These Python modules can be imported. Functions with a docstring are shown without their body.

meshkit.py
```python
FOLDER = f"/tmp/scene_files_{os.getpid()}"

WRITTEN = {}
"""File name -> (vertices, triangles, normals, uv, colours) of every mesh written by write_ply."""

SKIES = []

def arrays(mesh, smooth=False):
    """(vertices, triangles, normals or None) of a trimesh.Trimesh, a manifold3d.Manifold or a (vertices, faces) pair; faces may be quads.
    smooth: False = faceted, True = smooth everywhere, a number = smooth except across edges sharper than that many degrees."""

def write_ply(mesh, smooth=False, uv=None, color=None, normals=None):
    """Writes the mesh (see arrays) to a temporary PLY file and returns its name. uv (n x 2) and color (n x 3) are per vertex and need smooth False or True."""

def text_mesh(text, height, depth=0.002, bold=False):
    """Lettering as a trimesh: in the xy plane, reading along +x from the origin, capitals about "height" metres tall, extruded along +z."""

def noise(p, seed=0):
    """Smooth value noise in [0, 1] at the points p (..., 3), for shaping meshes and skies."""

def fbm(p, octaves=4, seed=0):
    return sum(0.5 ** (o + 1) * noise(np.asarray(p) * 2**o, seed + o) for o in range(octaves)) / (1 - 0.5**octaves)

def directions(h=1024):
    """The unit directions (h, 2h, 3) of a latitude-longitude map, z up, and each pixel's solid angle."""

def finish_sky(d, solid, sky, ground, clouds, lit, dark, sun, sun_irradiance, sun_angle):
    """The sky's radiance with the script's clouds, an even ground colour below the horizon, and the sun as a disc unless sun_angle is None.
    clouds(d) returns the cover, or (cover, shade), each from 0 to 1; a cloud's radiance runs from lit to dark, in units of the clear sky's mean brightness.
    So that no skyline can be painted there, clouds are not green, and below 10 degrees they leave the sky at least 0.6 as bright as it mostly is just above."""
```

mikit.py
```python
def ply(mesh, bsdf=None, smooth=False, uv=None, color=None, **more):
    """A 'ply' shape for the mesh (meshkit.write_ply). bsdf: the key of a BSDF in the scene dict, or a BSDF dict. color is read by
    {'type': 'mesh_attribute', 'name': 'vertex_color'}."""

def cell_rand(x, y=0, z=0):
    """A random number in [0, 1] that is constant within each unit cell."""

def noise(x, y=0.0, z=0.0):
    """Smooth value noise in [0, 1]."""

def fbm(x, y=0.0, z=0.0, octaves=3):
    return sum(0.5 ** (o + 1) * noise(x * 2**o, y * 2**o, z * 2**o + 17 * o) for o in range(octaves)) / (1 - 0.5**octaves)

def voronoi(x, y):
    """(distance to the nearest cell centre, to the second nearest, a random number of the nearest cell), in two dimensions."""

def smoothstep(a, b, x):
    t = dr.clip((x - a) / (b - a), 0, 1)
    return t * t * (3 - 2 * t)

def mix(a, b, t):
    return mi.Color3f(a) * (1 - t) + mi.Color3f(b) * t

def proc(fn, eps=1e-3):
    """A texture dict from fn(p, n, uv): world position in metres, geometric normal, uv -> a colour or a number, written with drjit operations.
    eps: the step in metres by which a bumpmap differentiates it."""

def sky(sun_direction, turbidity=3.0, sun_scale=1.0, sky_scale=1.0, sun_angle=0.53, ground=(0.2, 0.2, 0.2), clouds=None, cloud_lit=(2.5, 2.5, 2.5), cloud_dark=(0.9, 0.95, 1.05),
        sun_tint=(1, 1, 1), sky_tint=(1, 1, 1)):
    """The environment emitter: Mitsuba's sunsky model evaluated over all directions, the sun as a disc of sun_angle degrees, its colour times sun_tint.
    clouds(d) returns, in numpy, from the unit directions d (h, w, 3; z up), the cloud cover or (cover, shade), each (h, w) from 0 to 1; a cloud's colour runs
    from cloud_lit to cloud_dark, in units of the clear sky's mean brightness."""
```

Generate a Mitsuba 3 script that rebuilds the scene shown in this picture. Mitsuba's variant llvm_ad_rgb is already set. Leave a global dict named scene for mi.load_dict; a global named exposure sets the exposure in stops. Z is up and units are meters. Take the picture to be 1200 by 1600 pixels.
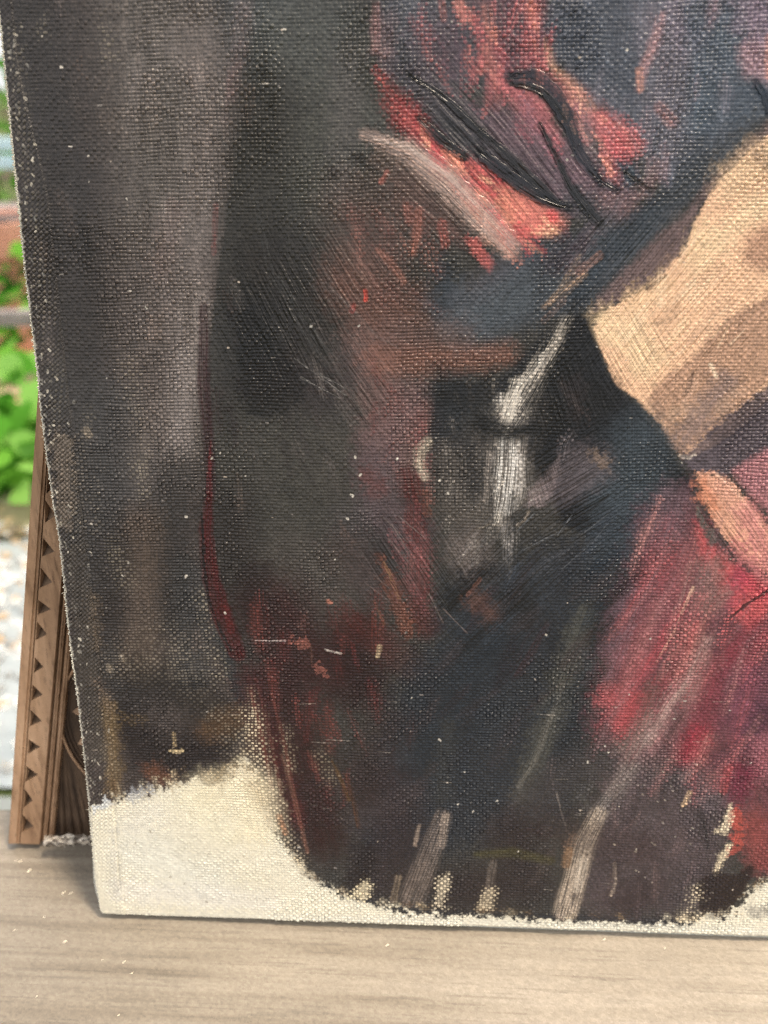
import math, random
import numpy as np, trimesh, drjit as dr, mitsuba as mi
import mikit, meshkit
from shapely.geometry import Polygon
T = mi.ScalarTransform4f
scene, labels = {}, {}

# ------------------------------------------------------------------ camera, sky, exposure
SEAT = 0.45                                   # height of the chair seat above the ground, metres
CAM = np.array([np.float64(0.11849), np.float64(-0.16896), np.float64(0.26534)]) + [0, 0, SEAT]
FWD, UP = np.array([np.float64(-0.053119), np.float64(0.871004), np.float64(-0.488397)]), np.array([np.float64(-0.008801), np.float64(0.48866), np.float64(0.87243)])
scene['camera'] = {'type': 'thinlens', 'fov': 53.130102, 'fov_axis': 'x', 'aperture_radius': 0.0017, 'focus_distance': 0.236,
                   'near_clip': 0.02, 'far_clip': 200.0,
                   'to_world': T().look_at(origin=CAM.tolist(), target=(CAM + FWD).tolist(), up=UP.tolist())}

def cloud_cover(d):
    n = meshkit.fbm(d * [2.2, 2.2, 4.0] + 7.0, 4, 3)
    return 0.82 + 0.18 * np.clip((n - 0.35) * 3, 0, 1), np.clip((n - 0.45) * 1.6, 0, 0.5)
scene['sky'] = mikit.sky([0.38, -0.06, 0.93], turbidity=3, sun_scale=0.3, sun_angle=10, clouds=cloud_cover, cloud_lit=(1.58, 1.56, 1.56), cloud_dark=(.9, .9, .92), ground=(0.2, 0.2, 0.18))
labels['sky'] = {'kind': 'structure'}
exposure = 3.12

# ------------------------------------------------------------------ helpers
def key_of(name):
    k, n = name, 0
    while k in scene or any(x.startswith(k + '__') for x in scene) or k in labels:
        n += 1
        k = f'{name}_{n:03d}'
    return k
def put(name, mesh, bsdf, parent=None, **k):
    key = key_of(parent + '__' + name if parent else name)
    scene[key] = mesh if isinstance(mesh, dict) else mikit.ply(mesh, bsdf, **k)
    return key
def thing(name, label, cat, group=None):
    key = key_of(name)
    labels[key] = {'label': label, 'category': cat}
    if group: labels[key]['group'] = group
    return key
def frame(o, ex, ey, ez, s=1.0):
    m = np.eye(4); m[:3, 0], m[:3, 1], m[:3, 2], m[:3, 3] = np.array(ex) * s, np.array(ey) * s, np.array(ez) * s, o
    return m
def moved(mesh, m):
    mesh = mesh.copy(); mesh.apply_transform(m); return mesh
def lin(c):
    c = np.asarray(c, float) / 255
    return [float(x) for x in np.where(c < 0.04045, c / 12.92, ((c + 0.055) / 1.055) ** 2.4)]
def bevel_box(x, y, z, r=0.002):
    import manifold3d as m3
    b = m3.Manifold.cube((x - 2*r, y - 2*r, z - 2*r), True)
    s = m3.Manifold.sphere(r, 12)
    pts = [s.translate((sx*(x/2-r), sy*(y/2-r), sz*(z/2-r))) for sx in (-1,1) for sy in (-1,1) for sz in (-1,1)]
    h = m3.Manifold.batch_hull(pts).to_mesh()
    return trimesh.Trimesh(h.vert_properties[:, :3], h.tri_verts, process=True)
def tube(pts, rad, n=6):
    pts = np.asarray(pts, float); rad = np.broadcast_to(rad, len(pts)); V, F = [], []
    t = np.gradient(pts, axis=0); t /= np.linalg.norm(t, axis=1, keepdims=True) + 1e-12
    a = np.cross(t, [0.31, 0.2, 0.93]); a /= np.linalg.norm(a, axis=1, keepdims=True) + 1e-12
    b = np.cross(t, a)
    for i, p in enumerate(pts):
        for k in range(n):
            c, s = math.cos(2*math.pi*k/n), math.sin(2*math.pi*k/n)
            V.append(p + rad[i] * (a[i]*c + b[i]*s))
    for i in range(len(pts) - 1):
        for k in range(n):
            j = (k + 1) % n
            F += [(i*n+k, i*n+j, (i+1)*n+j), (i*n+k, (i+1)*n+j, (i+1)*n+k)]
    for e, o in ((0, 1), (len(pts)-1, -1)):
        for k in range(1, n-1): F.append((e*n, e*n+k+1, e*n+k)[::o])
    return trimesh.Trimesh(V, F, process=False)

# ------------------------------------------------------------------ the painting: brush strokes in millimetres on its own surface (u right, v up from the lower left corner)
# each: (polygon?, red, green, blue, opacity, softness, edge wobble, weave grip, dryness, bristle streaks, angle, variation, bristle frequency, points in twentieths of a millimetre)
STROKES = [
(1,60,53,50,1,1.2,1.2,0,0,0,-90,.2,1,[-162,6127,1516,6084,1422,5533,1284,4944,1162,4420,1051,3862,1012,3227,990,2189,1229,1343,1331,582,-17,-418,-151,2618]),
(0,42,40,39,.8,9.6,2.8,0,0,.15,0,.25,1,[163,5874,240,240,4957,240,254,4015,240,256,2841,240,242,1801,240]),
(0,94,88,83,.75,11.2,2.8,1.2,0,.15,0,.25,1,[849,5980,280,894,5415,280,876,4846,280]),
(0,110,101,97,.65,5.44,2.8,1.6,0,.15,0,.25,1,[1113,5728,136,1165,5410,136,1092,4947,136,995,4493,136,931,4014,136]),
(0,121,112,107,.6,3.84,2.8,1.6,0,.15,0,.25,1,[985,4348,96,947,4014,96,910,3707,96,840,3388,96]),
(0,88,80,76,.7,8,2.8,1.2,0,.15,0,.25,1,[769,4530,200,708,4015,200,704,3468,200]),
(0,109,99,93,.45,.4,.4,0,.5,.3,0,.25,1,[725,5922,16,677,5548,16,652,5189,16]),
(0,115,103,97,.4,.4,.4,0,.5,.3,0,.25,1,[784,5829,12,751,5482,12]),
(0,116,98,94,.35,2.56,2.8,1.2,0,.15,0,.25,1,[807,4530,64,914,4846,64]),
(0,138,110,108,.6,1.6,.4,1.2,.3,.3,0,.25,1,[1385,5876,56,1344,5692,40,1281,5440,20]),
(0,117,97,97,.4,.4,.4,0,.5,.3,0,.25,1,[1281,5568,20,1231,5312,20]),
(0,112,56,55,.6,.4,.4,0,.4,.3,0,.25,1,[1158,4877,16,1131,4616,16]),
(0,56,54,53,.75,7.36,2.8,0,0,.15,0,.25,1,[189,3784,184,232,3221,184,192,2623,184]),
(0,63,62,62,.6,6.4,2.8,0,0,.15,0,.25,1,[463,3706,160,459,3223,160]),
(0,100,92,88,.6,6.4,2.8,1.2,0,.15,0,.25,1,[812,3667,160,726,3224,160]),
(0,128,120,117,.5,2.24,2.8,1.2,0,.15,0,.25,1,[916,4014,56,868,3509,56]),
(0,33,32,31,.8,6.08,2.8,0,0,.15,0,.25,1,[784,3286,152,723,2804,152,745,2365,152]),
(0,51,51,51,.7,4.8,2.8,0,0,.15,0,.25,1,[870,2633,120,886,2233,120,824,1955,120]),
(0,83,70,60,.6,4.8,2.8,1.6,0,.15,0,.25,1,[586,2973,120,526,2451,120,457,1994,120]),
(0,36,30,27,.7,4.48,2.8,0,0,.15,0,.25,1,[379,2800,112,295,2358,112]),
(0,98,84,68,.8,1.44,2.8,0,.5,.15,0,.25,1,[202,2468,36,186,2128,36]),
(0,50,44,40,.6,4.16,2.8,0,0,.15,0,.25,1,[84,1986,104,179,1607,104]),
(0,17,8,8,.85,6.72,2.8,0,0,.15,0,.25,1,[331,1563,168,511,1297,168,920,1383,168]),
(0,10,8,8,.7,5.44,2.8,0,0,.15,0,.25,1,[449,1900,136,813,1791,136,1020,1581,136]),
(0,27,21,24,.8,2.88,2.8,0,0,.15,0,.25,1,[774,1205,72,953,1186,72]),
(0,82,58,33,.75,3.52,2.8,1.2,.25,.15,0,.25,1,[929,1530,88,1119,1631,88]),
(0,97,62,44,.7,2.88,2.8,1.2,0,.15,0,.25,1,[503,1197,72,567,1149,72]),
(0,111,91,61,.8,2.08,2.8,0,.3,.15,0,.25,1,[222,1681,52,236,1264,52,204,1010,52]),
(0,102,92,82,.8,1.2,2.8,0,0,.15,0,.25,1,[118,3506,60,80,3010,60]),
(0,68,62,56,.7,1.6,2.8,0,0,.15,0,.25,1,[117,2797,72,125,2173,72,105,1310,72]),
(0,150,141,123,.21,3.08,3.2,0,.97,.25,0,.25,1,[75,5751,56,76,4855,56,92,4167,56,115,3666,56]),
(0,150,140,122,.31,2.2,3.2,0,.97,.25,0,.25,1,[585,5802,40,613,5645,40]),
(0,150,140,122,.31,1.76,3.2,0,.97,.25,0,.25,1,[259,5841,32,244,5772,32]),
(0,151,141,123,.22,3.08,3.2,0,.97,.25,0,.25,1,[570,4015,56,633,3347,56]),
(0,151,141,124,.37,2.64,3.2,0,.97,.25,0,.25,1,[586,3367,48,587,3182,48]),
(0,151,142,124,.28,3.96,3.2,0,.97,.25,0,.25,1,[379,2800,72,446,2605,72]),
(0,151,142,124,.46,3.08,3.2,0,.97,.25,0,.25,1,[946,2502,56,987,2143,56,1020,1960,56]),
(0,151,142,124,.19,8.8,3.2,0,.97,.25,0,.25,1,[624,2182,160,821,1909,160]),
(0,152,142,124,.22,5.72,3.2,0,.97,.25,0,.25,1,[326,1991,104,701,2046,104]),
(0,151,141,124,.19,1.76,3.2,0,.97,.25,0,.25,1,[294,3221,32,273,2927,32]),
(0,151,141,124,.22,1.76,3.2,0,.97,.25,0,.25,1,[302,3706,32,170,3220,32,159,2797,32]),
(0,152,142,125,.31,2.64,3.2,0,.97,.25,0,.25,1,[215,1753,48,209,1213,48]),
(0,152,142,125,.37,4.4,3.2,0,.97,.25,0,.25,1,[979,1628,80,1092,1437,80,1112,1240,80]),
(1,49,47,44,1,.8,.8,0,0,0,-90,.2,1,[1440,6086,1423,5722,1341,5342,1240,4945,1147,4492,1049,4014,1015,3470,1011,3144,968,2850,982,2414,1102,2123,1181,1728,1251,1044,1381,688,1599,352,1918,214,2560,149,3911,132,5052,151,4305,6013]),
(0,80,86,89,.6,9.6,2.8,0,0,.15,0,.25,1,[1510,5934,240,1538,5781,240,1711,5716,240]),
(0,67,67,61,.75,11.2,2.8,0,0,.15,0,.25,1,[1675,5685,280,1844,5430,280,1764,5073,280]),
(0,38,36,31,.8,8,2.8,0,0,.15,0,.25,1,[1487,5404,200,1395,4943,200,1374,4490,200]),
(0,82,78,76,.6,3.52,2.8,1,0,.15,0,.25,1,[1935,5618,88,1912,5268,88,1871,4971,88]),
(0,22,17,13,.8,9.6,2.8,0,0,.15,0,.25,1,[1488,4525,240,1665,4162,240]),
(0,8,8,8,.9,6.72,2.8,0,0,.15,0,.25,1,[1331,4237,168,1352,4013,168,1338,3707,168]),
(0,26,11,15,.6,6.4,2.8,0,0,.15,0,.25,1,[1732,3785,160,1462,3862,160]),
(0,55,53,48,.85,12.8,2.8,0,0,.15,0,.25,1,[1327,3471,320,1640,3312,320,1504,2856,320]),
(0,60,56,51,.6,6.4,2.8,0,0,.15,0,.25,1,[1803,3473,160,1838,3232,160]),
(0,32,27,25,.8,6.4,2.8,0,0,.15,0,.25,1,[1145,3062,160,1198,2506,160]),
(0,67,61,57,.6,8,2.8,0,0,.15,0,.25,1,[1540,2728,200,1783,2559,200]),
(0,62,58,59,.7,6.4,2.8,0,0,.15,0,.25,1,[1954,2987,160,2155,2821,160,2072,2649,160]),
(0,20,16,16,.7,3.52,2.8,0,0,.15,0,.25,1,[2115,2905,88,2114,2693,88]),
(0,41,15,18,.85,.8,.4,0,0,.3,0,.25,1,[1052,4311,24,1023,3862,40,1035,3470,36,1029,3186,28]),
(0,78,19,21,.8,.4,.4,0,0,.5,0,.25,1,[1049,3510,8,1017,3185,20]),
(0,59,8,8,.95,.8,.4,0,0,.3,0,.25,1,[1020,3165,24,981,2935,44,996,2634,56,1062,2326,68,1144,2101,56]),
(0,85,24,21,.6,.42,.4,0,0,.3,0,.25,1,[1076,2416,24,1109,2259,24]),
(0,8,8,8,.85,.3,.4,0,0,0,0,.25,1,[964,3061,9,954,2764,9,970,2480,9,1037,2258,9,1102,2123,9]),
(0,42,9,9,.85,9.6,2.8,0,0,.15,0,.25,1,[1403,2377,240,1561,2063,240,1815,2023,240]),
(0,37,8,8,.85,8.32,2.8,0,0,.15,0,.25,1,[1422,1781,208,1535,1253,208,1655,750,208]),
(0,53,18,18,.8,4.16,2.8,0,0,.15,0,.25,1,[1234,1918,104,1319,1394,104,1434,897,104]),
(0,27,8,8,.8,6.4,2.8,0,0,.15,0,.25,1,[1944,2207,160,1982,1888,160]),
(0,65,24,18,.6,4.16,2.8,0,0,.15,0,.25,1,[1904,2318,104,2111,2210,104]),
(0,24,14,14,.6,3.52,2.8,0,0,.15,0,.25,1,[1288,2639,88,1251,2284,88]),
(0,101,78,74,.85,7.36,2.8,.8,0,.15,0,.25,1,[2082,4012,184,2195,3709,184,2215,3396,184]),
(0,113,78,66,.85,3.52,2.8,.8,0,.15,0,.25,1,[2082,4012,96,2423,4012,104,2836,4037,64]),
(0,99,76,76,.7,5.44,2.8,.8,0,.15,0,.25,1,[2273,3709,136,2117,3514,136]),
(0,77,64,67,.8,5.44,2.8,0,0,.15,0,.25,1,[2077,3355,136,2115,3112,136,2275,2948,136]),
(0,89,51,48,.6,2.24,2.8,0,0,.15,0,.25,1,[2017,3294,56,2076,3234,56]),
(0,94,53,48,.45,2.24,2.8,0,.3,.15,0,.25,1,[2380,3709,56,2358,3632,56]),
(0,65,12,8,.8,3.04,2.8,1.2,0,.3,0,.25,1,[2282,3296,76,2323,3114,76,2307,2949,76]),
(0,115,73,53,.6,1.28,2.8,0,.65,.15,0,.25,1,[2369,3196,32,2386,3073,32]),
(0,105,56,55,.7,3.2,2.8,1.4,.2,.3,0,.25,1,[2324,2823,80,2338,2567,80]),
(0,73,28,25,.7,3.2,2.8,1,0,.15,0,.25,1,[2339,2436,80,2381,2305,80]),
(0,101,61,47,.8,1.6,2.8,0,0,.15,0,.25,1,[2106,2736,28,2195,2478,52,2278,2281,40]),
(0,141,104,76,.7,.4,.4,0,0,.3,0,.25,1,[2114,2744,8,2162,2629,14,2203,2500,8]),
(0,110,76,57,.6,.4,.4,0,0,.3,0,.25,1,[2051,2475,8,2112,2322,8]),
(0,61,36,33,.6,4.16,2.8,0,0,.15,0,.25,1,[2111,2165,104,2279,2033,104]),
(0,98,67,57,.75,7.36,2.8,.8,0,.15,0,.25,1,[1973,4450,184,2083,4306,184,2233,4233,184]),
(0,82,64,58,.6,8,2.8,.8,0,.15,0,.25,1,[1978,4834,200,2123,4729,200]),
(1,63,63,69,.8,3.6,1.2,0,0,0,-90,.2,1,[2095,6069,2999,6046,2994,5441,2266,5454,2127,5583]),
(0,93,95,104,.5,4.8,2.8,0,0,.15,0,.25,1,[2265,5916,120,2316,5794,120]),
(0,150,110,108,.75,.8,.4,0,.3,.3,0,.25,1,[2087,5860,20,2086,5738,28,2078,5646,20]),
(0,117,96,100,.5,2.24,2.8,1,0,.15,0,.25,1,[2135,5768,56,2141,5551,56]),
(0,85,63,72,.5,4.8,2.8,0,0,.15,0,.25,1,[2403,5701,120,2474,5576,120]),
(0,146,88,81,.6,.4,.4,0,.4,.3,0,.25,1,[2435,5867,20,2446,5798,20]),
(0,169,97,87,.8,.8,.4,0,.35,.3,0,.25,1,[2667,5665,20,2653,5547,32]),
(0,146,79,79,.7,1.6,.4,.8,0,.3,0,.25,1,[2718,5694,40,2738,5477,56,2721,5367,40]),
(0,117,73,80,.75,4.48,2.8,1.8,.3,.4,0,.25,1,[2722,5876,112,2778,5723,112,2819,5538,112]),
(0,157,88,93,.6,2.24,2.8,1.6,.3,.15,0,.25,1,[2903,5567,56,2875,5411,56]),
(0,161,95,99,.8,2.88,2.8,1.6,.2,.3,0,.25,1,[2915,5841,72,2938,5628,72]),
(0,63,60,66,.6,2.24,2.8,0,.4,.15,0,.25,1,[2675,5756,56,2706,5846,56]),
(0,205,161,134,.75,.8,.4,0,.3,.3,0,.25,1,[2990,5688,12,3015,5590,24,3045,5533,12]),
(0,139,88,88,.8,3.84,2.8,1,0,.15,0,.25,1,[2994,5441,96,3168,5406,96,3278,5278,96]),
(0,196,151,125,.6,1,.4,0,.4,.3,0,.25,1,[3052,5527,20,3183,5437,32,3257,5341,20]),
(1,165,93,97,.8,2,1.2,.8,0,0,-90,.2,1,[2752,5477,2855,5490,2997,5378,3111,5184,3081,5087,2936,5203]),
(0,108,81,89,.85,4.8,2.8,.8,0,.15,0,.25,1,[2830,5221,120,3009,5121,120,3123,4955,120]),
(0,104,83,91,.85,4.8,2.8,.8,0,.15,0,.25,1,[3186,5085,120,3334,4952,120,3408,4885,120]),
(0,115,101,103,.6,2.56,2.8,0,0,.15,0,.25,1,[3173,5311,64,3252,5149,64]),
(1,128,52,51,.8,2.8,2.4,1.6,.2,.3,-50,.2,1,[2099,5546,2266,5422,2337,5293,2481,5128,2338,5163,2196,5247,2126,5377]),
(1,193,90,88,.9,2.4,2.4,1.6,.2,.4,-42,.4,1,[2267,5343,2445,5178,2658,5093,2839,4975,3022,4839,3135,4712,2958,4687,2854,4577,2741,4689,2593,4844,2447,4997,2321,5180]),
(0,148,66,68,.8,2.56,2.8,.8,0,.15,0,.25,1,[2267,5327,64,2409,5162,64]),
(0,221,148,120,.7,1.12,2.8,0,.4,.15,0,.25,1,[2459,5145,28,2536,5029,28]),
(0,222,152,121,.6,2.56,2.8,0,.3,.15,0,.25,1,[2807,4892,64,2846,4790,64,2777,4706,64]),
(0,213,129,113,.7,2.88,2.8,.8,0,.15,0,.25,1,[2915,4857,72,3062,4754,72]),
(0,206,82,82,.8,1,.4,0,0,.3,0,.25,1,[2999,4714,36,3067,4795,36]),
(1,204,118,106,.6,1.6,1.2,.8,0,0,-90,.2,1,[2841,4932,3092,4726,3065,4699,2868,4667]),
(0,149,130,122,.82,2,1.2,0,.25,.7,0,.4,1.2,[2025,5224,20,2267,5138,64,2483,4986,80,2666,4809,76,2851,4636,56]),
(0,191,169,158,.6,.4,.4,0,0,.6,0,.25,1,[2072,5216,8,2267,5171,16,2482,5029,16,2647,4860,12]),
(0,84,68,60,.7,3.2,2.8,0,0,.15,0,.25,1,[2125,5101,80,2304,4965,80]),
(0,82,61,55,.7,4.8,2.8,0,0,.15,0,.25,1,[2268,4932,120,2486,4794,120]),
(0,157,96,79,.85,1,.4,0,.35,.3,0,.25,1,[2323,4830,20,2313,4710,28,2288,4606,16]),
(0,147,89,76,.8,.8,.4,0,.4,.3,0,.25,1,[2250,4848,24,2269,4779,24]),
(0,157,81,72,.6,.49,.4,0,.4,.3,0,.25,1,[2450,4760,28,2470,4657,28]),
(0,144,96,81,.75,.8,.4,0,.3,.3,0,.25,1,[2086,4626,12,2166,4548,24,2240,4448,16]),
(0,147,87,76,.7,.4,.4,0,0,.3,0,.25,1,[2142,5034,16,2110,4984,16]),
(1,173,86,81,.9,1,1.2,.8,0,0,-90,.2,1,[2589,4690,2651,4673,2753,4550,2729,4498,2654,4568]),
(0,196,69,55,.9,.4,.4,0,0,.3,0,.25,1,[2009,4396,12,2013,4350,12]),
(0,131,52,48,.7,.4,.4,0,0,.3,0,.25,1,[1941,4314,16,1933,4285,16]),
(1,62,59,65,.8,2,1.6,1,0,.3,-42,.5,1,[2075,5621,2300,5592,2440,5495,2599,5385,2828,5285,3008,5137,3213,4920,3328,4768,3294,4745,3129,4828,3020,4889,2839,4975,2666,5086,2552,5108,2437,5201,2337,5319,2284,5397,2196,5487]),
(0,99,78,87,.6,3.52,2.8,1.2,.3,.15,0,.25,1,[2687,5319,88,2939,5122,88,3162,4888,88]),
(0,90,76,82,.5,2.24,2.8,0,.4,.15,0,.25,1,[2336,5516,56,2546,5386,56]),
(0,33,35,40,.7,2.24,2.8,0,0,.15,0,.25,1,[2478,5291,56,2620,5208,56]),
(0,73,68,73,.6,2.24,2.8,0,0,.15,0,.25,1,[2441,5419,56,2618,5289,56]),
(0,86,69,75,.6,2.88,2.8,0,0,.15,0,.25,1,[2795,5221,72,2974,5121,72]),
(0,8,8,8,.95,.6,.4,0,0,.4,0,.25,1,[2320,5310,20,2444,5194,32,2573,5107,24]),
(0,8,8,8,.85,.8,.4,0,0,.4,0,.25,1,[2266,5524,12,2441,5419,20,2619,5269,24,2835,5090,28,3018,4923,32,3110,4855,16]),
(0,8,8,16,.9,.8,.4,0,0,.4,0,.25,1,[2658,5126,32,2802,5018,40,3020,4883,32,3164,4837,20]),
(0,8,14,25,.95,.8,.4,0,0,.35,0,.25,1,[2813,5501,32,2923,5498,48,3037,5421,52,3133,5280,44,3201,5118,32,3333,4968,24,3423,4924,12]),
(0,8,8,8,.9,.4,.4,0,0,.3,0,.25,1,[2821,5469,12,2960,5441,20,3060,5361,16,3120,5280,8]),
(0,8,8,9,.95,.6,.4,0,0,.3,0,.25,1,[2978,5273,8,3065,5120,16,3158,4954,20,3253,4836,32,3333,4751,28]),
(0,50,53,59,.7,2.56,2.8,0,0,.15,0,.25,1,[3197,4887,64,3325,4819,64]),
(0,8,12,25,.4,.4,.4,0,0,.3,0,.25,1,[3159,5562,20,3219,5405,20]),
(1,79,82,92,.9,2,1.2,.4,0,0,-90,.2,1,[2980,5749,3033,6045,4305,6013,4373,5477,4192,5325,3876,5108,3686,4914,3566,5112,3380,5308,3236,5405,3056,5580]),
(1,62,67,77,.8,1.4,1.2,0,0,0,-90,.2,1,[2973,5749,3144,5821,3385,5949,3484,5738,3517,5431,3462,5354,3371,5434,3269,5436,3089,5594]),
(0,107,101,110,.7,4.48,2.8,.8,0,.15,0,.25,1,[3564,5766,112,3663,5583,112,3648,5366,112]),
(0,127,115,129,.5,3.2,2.8,0,0,.15,0,.25,1,[3675,5823,80,3739,5672,80]),
(0,169,127,127,.8,1,.4,0,.35,.3,0,.25,1,[3593,5781,20,3564,5646,32,3517,5524,28,3500,5431,16]),
(0,187,132,112,.7,.4,.4,0,.4,.3,0,.25,1,[3493,5525,20,3507,5431,20]),
(0,100,97,105,.6,4.16,2.8,0,0,.15,0,.25,1,[3693,5239,104,3603,5079,104]),
(0,168,119,115,.6,1,.4,0,.4,.3,0,.25,1,[3617,5335,32,3683,5271,32]),
(0,79,89,101,.8,3.52,2.8,0,0,.15,0,.25,1,[3922,5728,88,3950,5546,88,3916,5393,88]),
(1,64,73,84,.9,1.6,1.2,0,0,0,-90,.2,1,[3859,5456,4009,5468,4127,5457,4185,5388,4212,5293,4035,5217,3854,5156,3789,5301]),
(0,8,25,39,.9,.6,.4,0,0,.3,0,.25,1,[4110,5457,20,4165,5388,20,4188,5300,12]),
(1,161,129,137,.8,2,1.2,.8,0,0,-90,.2,1,[3999,5621,4070,5665,4186,5663,4213,5434,4126,5466,4040,5489]),
(0,138,118,134,.7,3.52,2.8,0,0,.15,0,.25,1,[4057,5785,88,4149,5694,88]),
(0,204,140,116,.7,.4,.4,0,.4,.3,0,.25,1,[4153,5663,20,4174,5481,20]),
(0,83,94,106,.6,1.92,2.8,0,0,.15,0,.25,1,[3761,5792,48,3815,5457,48,3812,5237,48]),
(1,191,103,103,.9,1.8,1.8,1.6,.2,.3,-50,.3,1,[3258,5326,3386,5308,3524,5210,3552,5151,3519,5094,3448,5069,3341,5116,3283,5197]),
(0,173,96,98,.8,1.6,2.8,1,0,.15,0,.25,1,[3341,5116,40,3407,5010,40]),
(0,54,67,79,.9,1.92,2.8,0,0,.15,0,.25,1,[3452,5056,48,3488,4999,48]),
(0,8,8,8,.9,.4,.4,0,0,.3,0,.25,1,[3448,5023,8,3525,4973,12,3608,4925,8]),
(0,129,99,97,.55,2.08,2.8,1.6,.4,.15,0,.25,1,[3374,4868,52,3518,4833,52]),
(0,138,108,108,.5,1.92,2.8,.8,0,.15,0,.25,1,[3640,5046,48,3581,4916,48]),
(1,55,60,67,.9,2.8,2.4,.8,0,.2,50,.5,1,[4197,5278,3967,5219,3818,5173,3712,5013,3616,4915,3505,4766,3347,4744,3118,4713,2905,4660,2853,4602,2748,4480,2640,4393,2492,4447,2345,4341,2459,4159,2721,4121,3051,4229,3233,4246,3321,4300,3388,4388,3572,4578,3796,4847,4018,5057]),
(0,35,43,51,.7,2.56,2.8,0,0,.15,0,.25,1,[2454,4518,64,2493,4376,64]),
(0,37,46,55,.7,2.56,2.8,0,0,.15,0,.25,1,[3589,4816,64,3394,4580,64,3226,4371,64]),
(0,87,72,78,.7,1.92,2.8,0,.3,.4,0,.25,1,[3296,4718,48,3182,4512,48]),
(0,168,141,115,.6,.8,.4,0,.6,.6,0,.25,1,[3232,4581,12,3177,4477,20,3089,4336,12]),
(0,76,67,74,.5,3.2,2.8,0,.3,.15,0,.25,1,[2783,4515,80,2604,4339,80]),
(0,71,78,84,.6,6.4,2.8,0,0,.15,0,.25,1,[2643,4267,160,2862,4338,160]),
(0,49,41,49,.7,2.24,2.8,0,0,.15,0,.25,1,[3072,4548,56,3210,4650,56]),
(0,166,136,111,.75,.8,.4,0,.5,.6,0,.25,1,[3263,4483,16,3152,4389,28,3047,4301,16]),
(0,148,109,94,.5,.42,.4,0,.4,.3,0,.25,1,[3340,4580,24,3237,4494,24]),
(0,8,8,8,.7,.4,.4,0,0,.3,0,.25,1,[3228,4336,20,3180,4211,20]),
(0,118,97,89,.5,.4,.4,0,.5,.3,0,.25,1,[3155,4336,20,3051,4229,20]),
(0,92,74,70,.5,3.2,2.8,.8,0,.15,0,.25,1,[2196,4160,80,2571,4159,80]),
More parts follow.
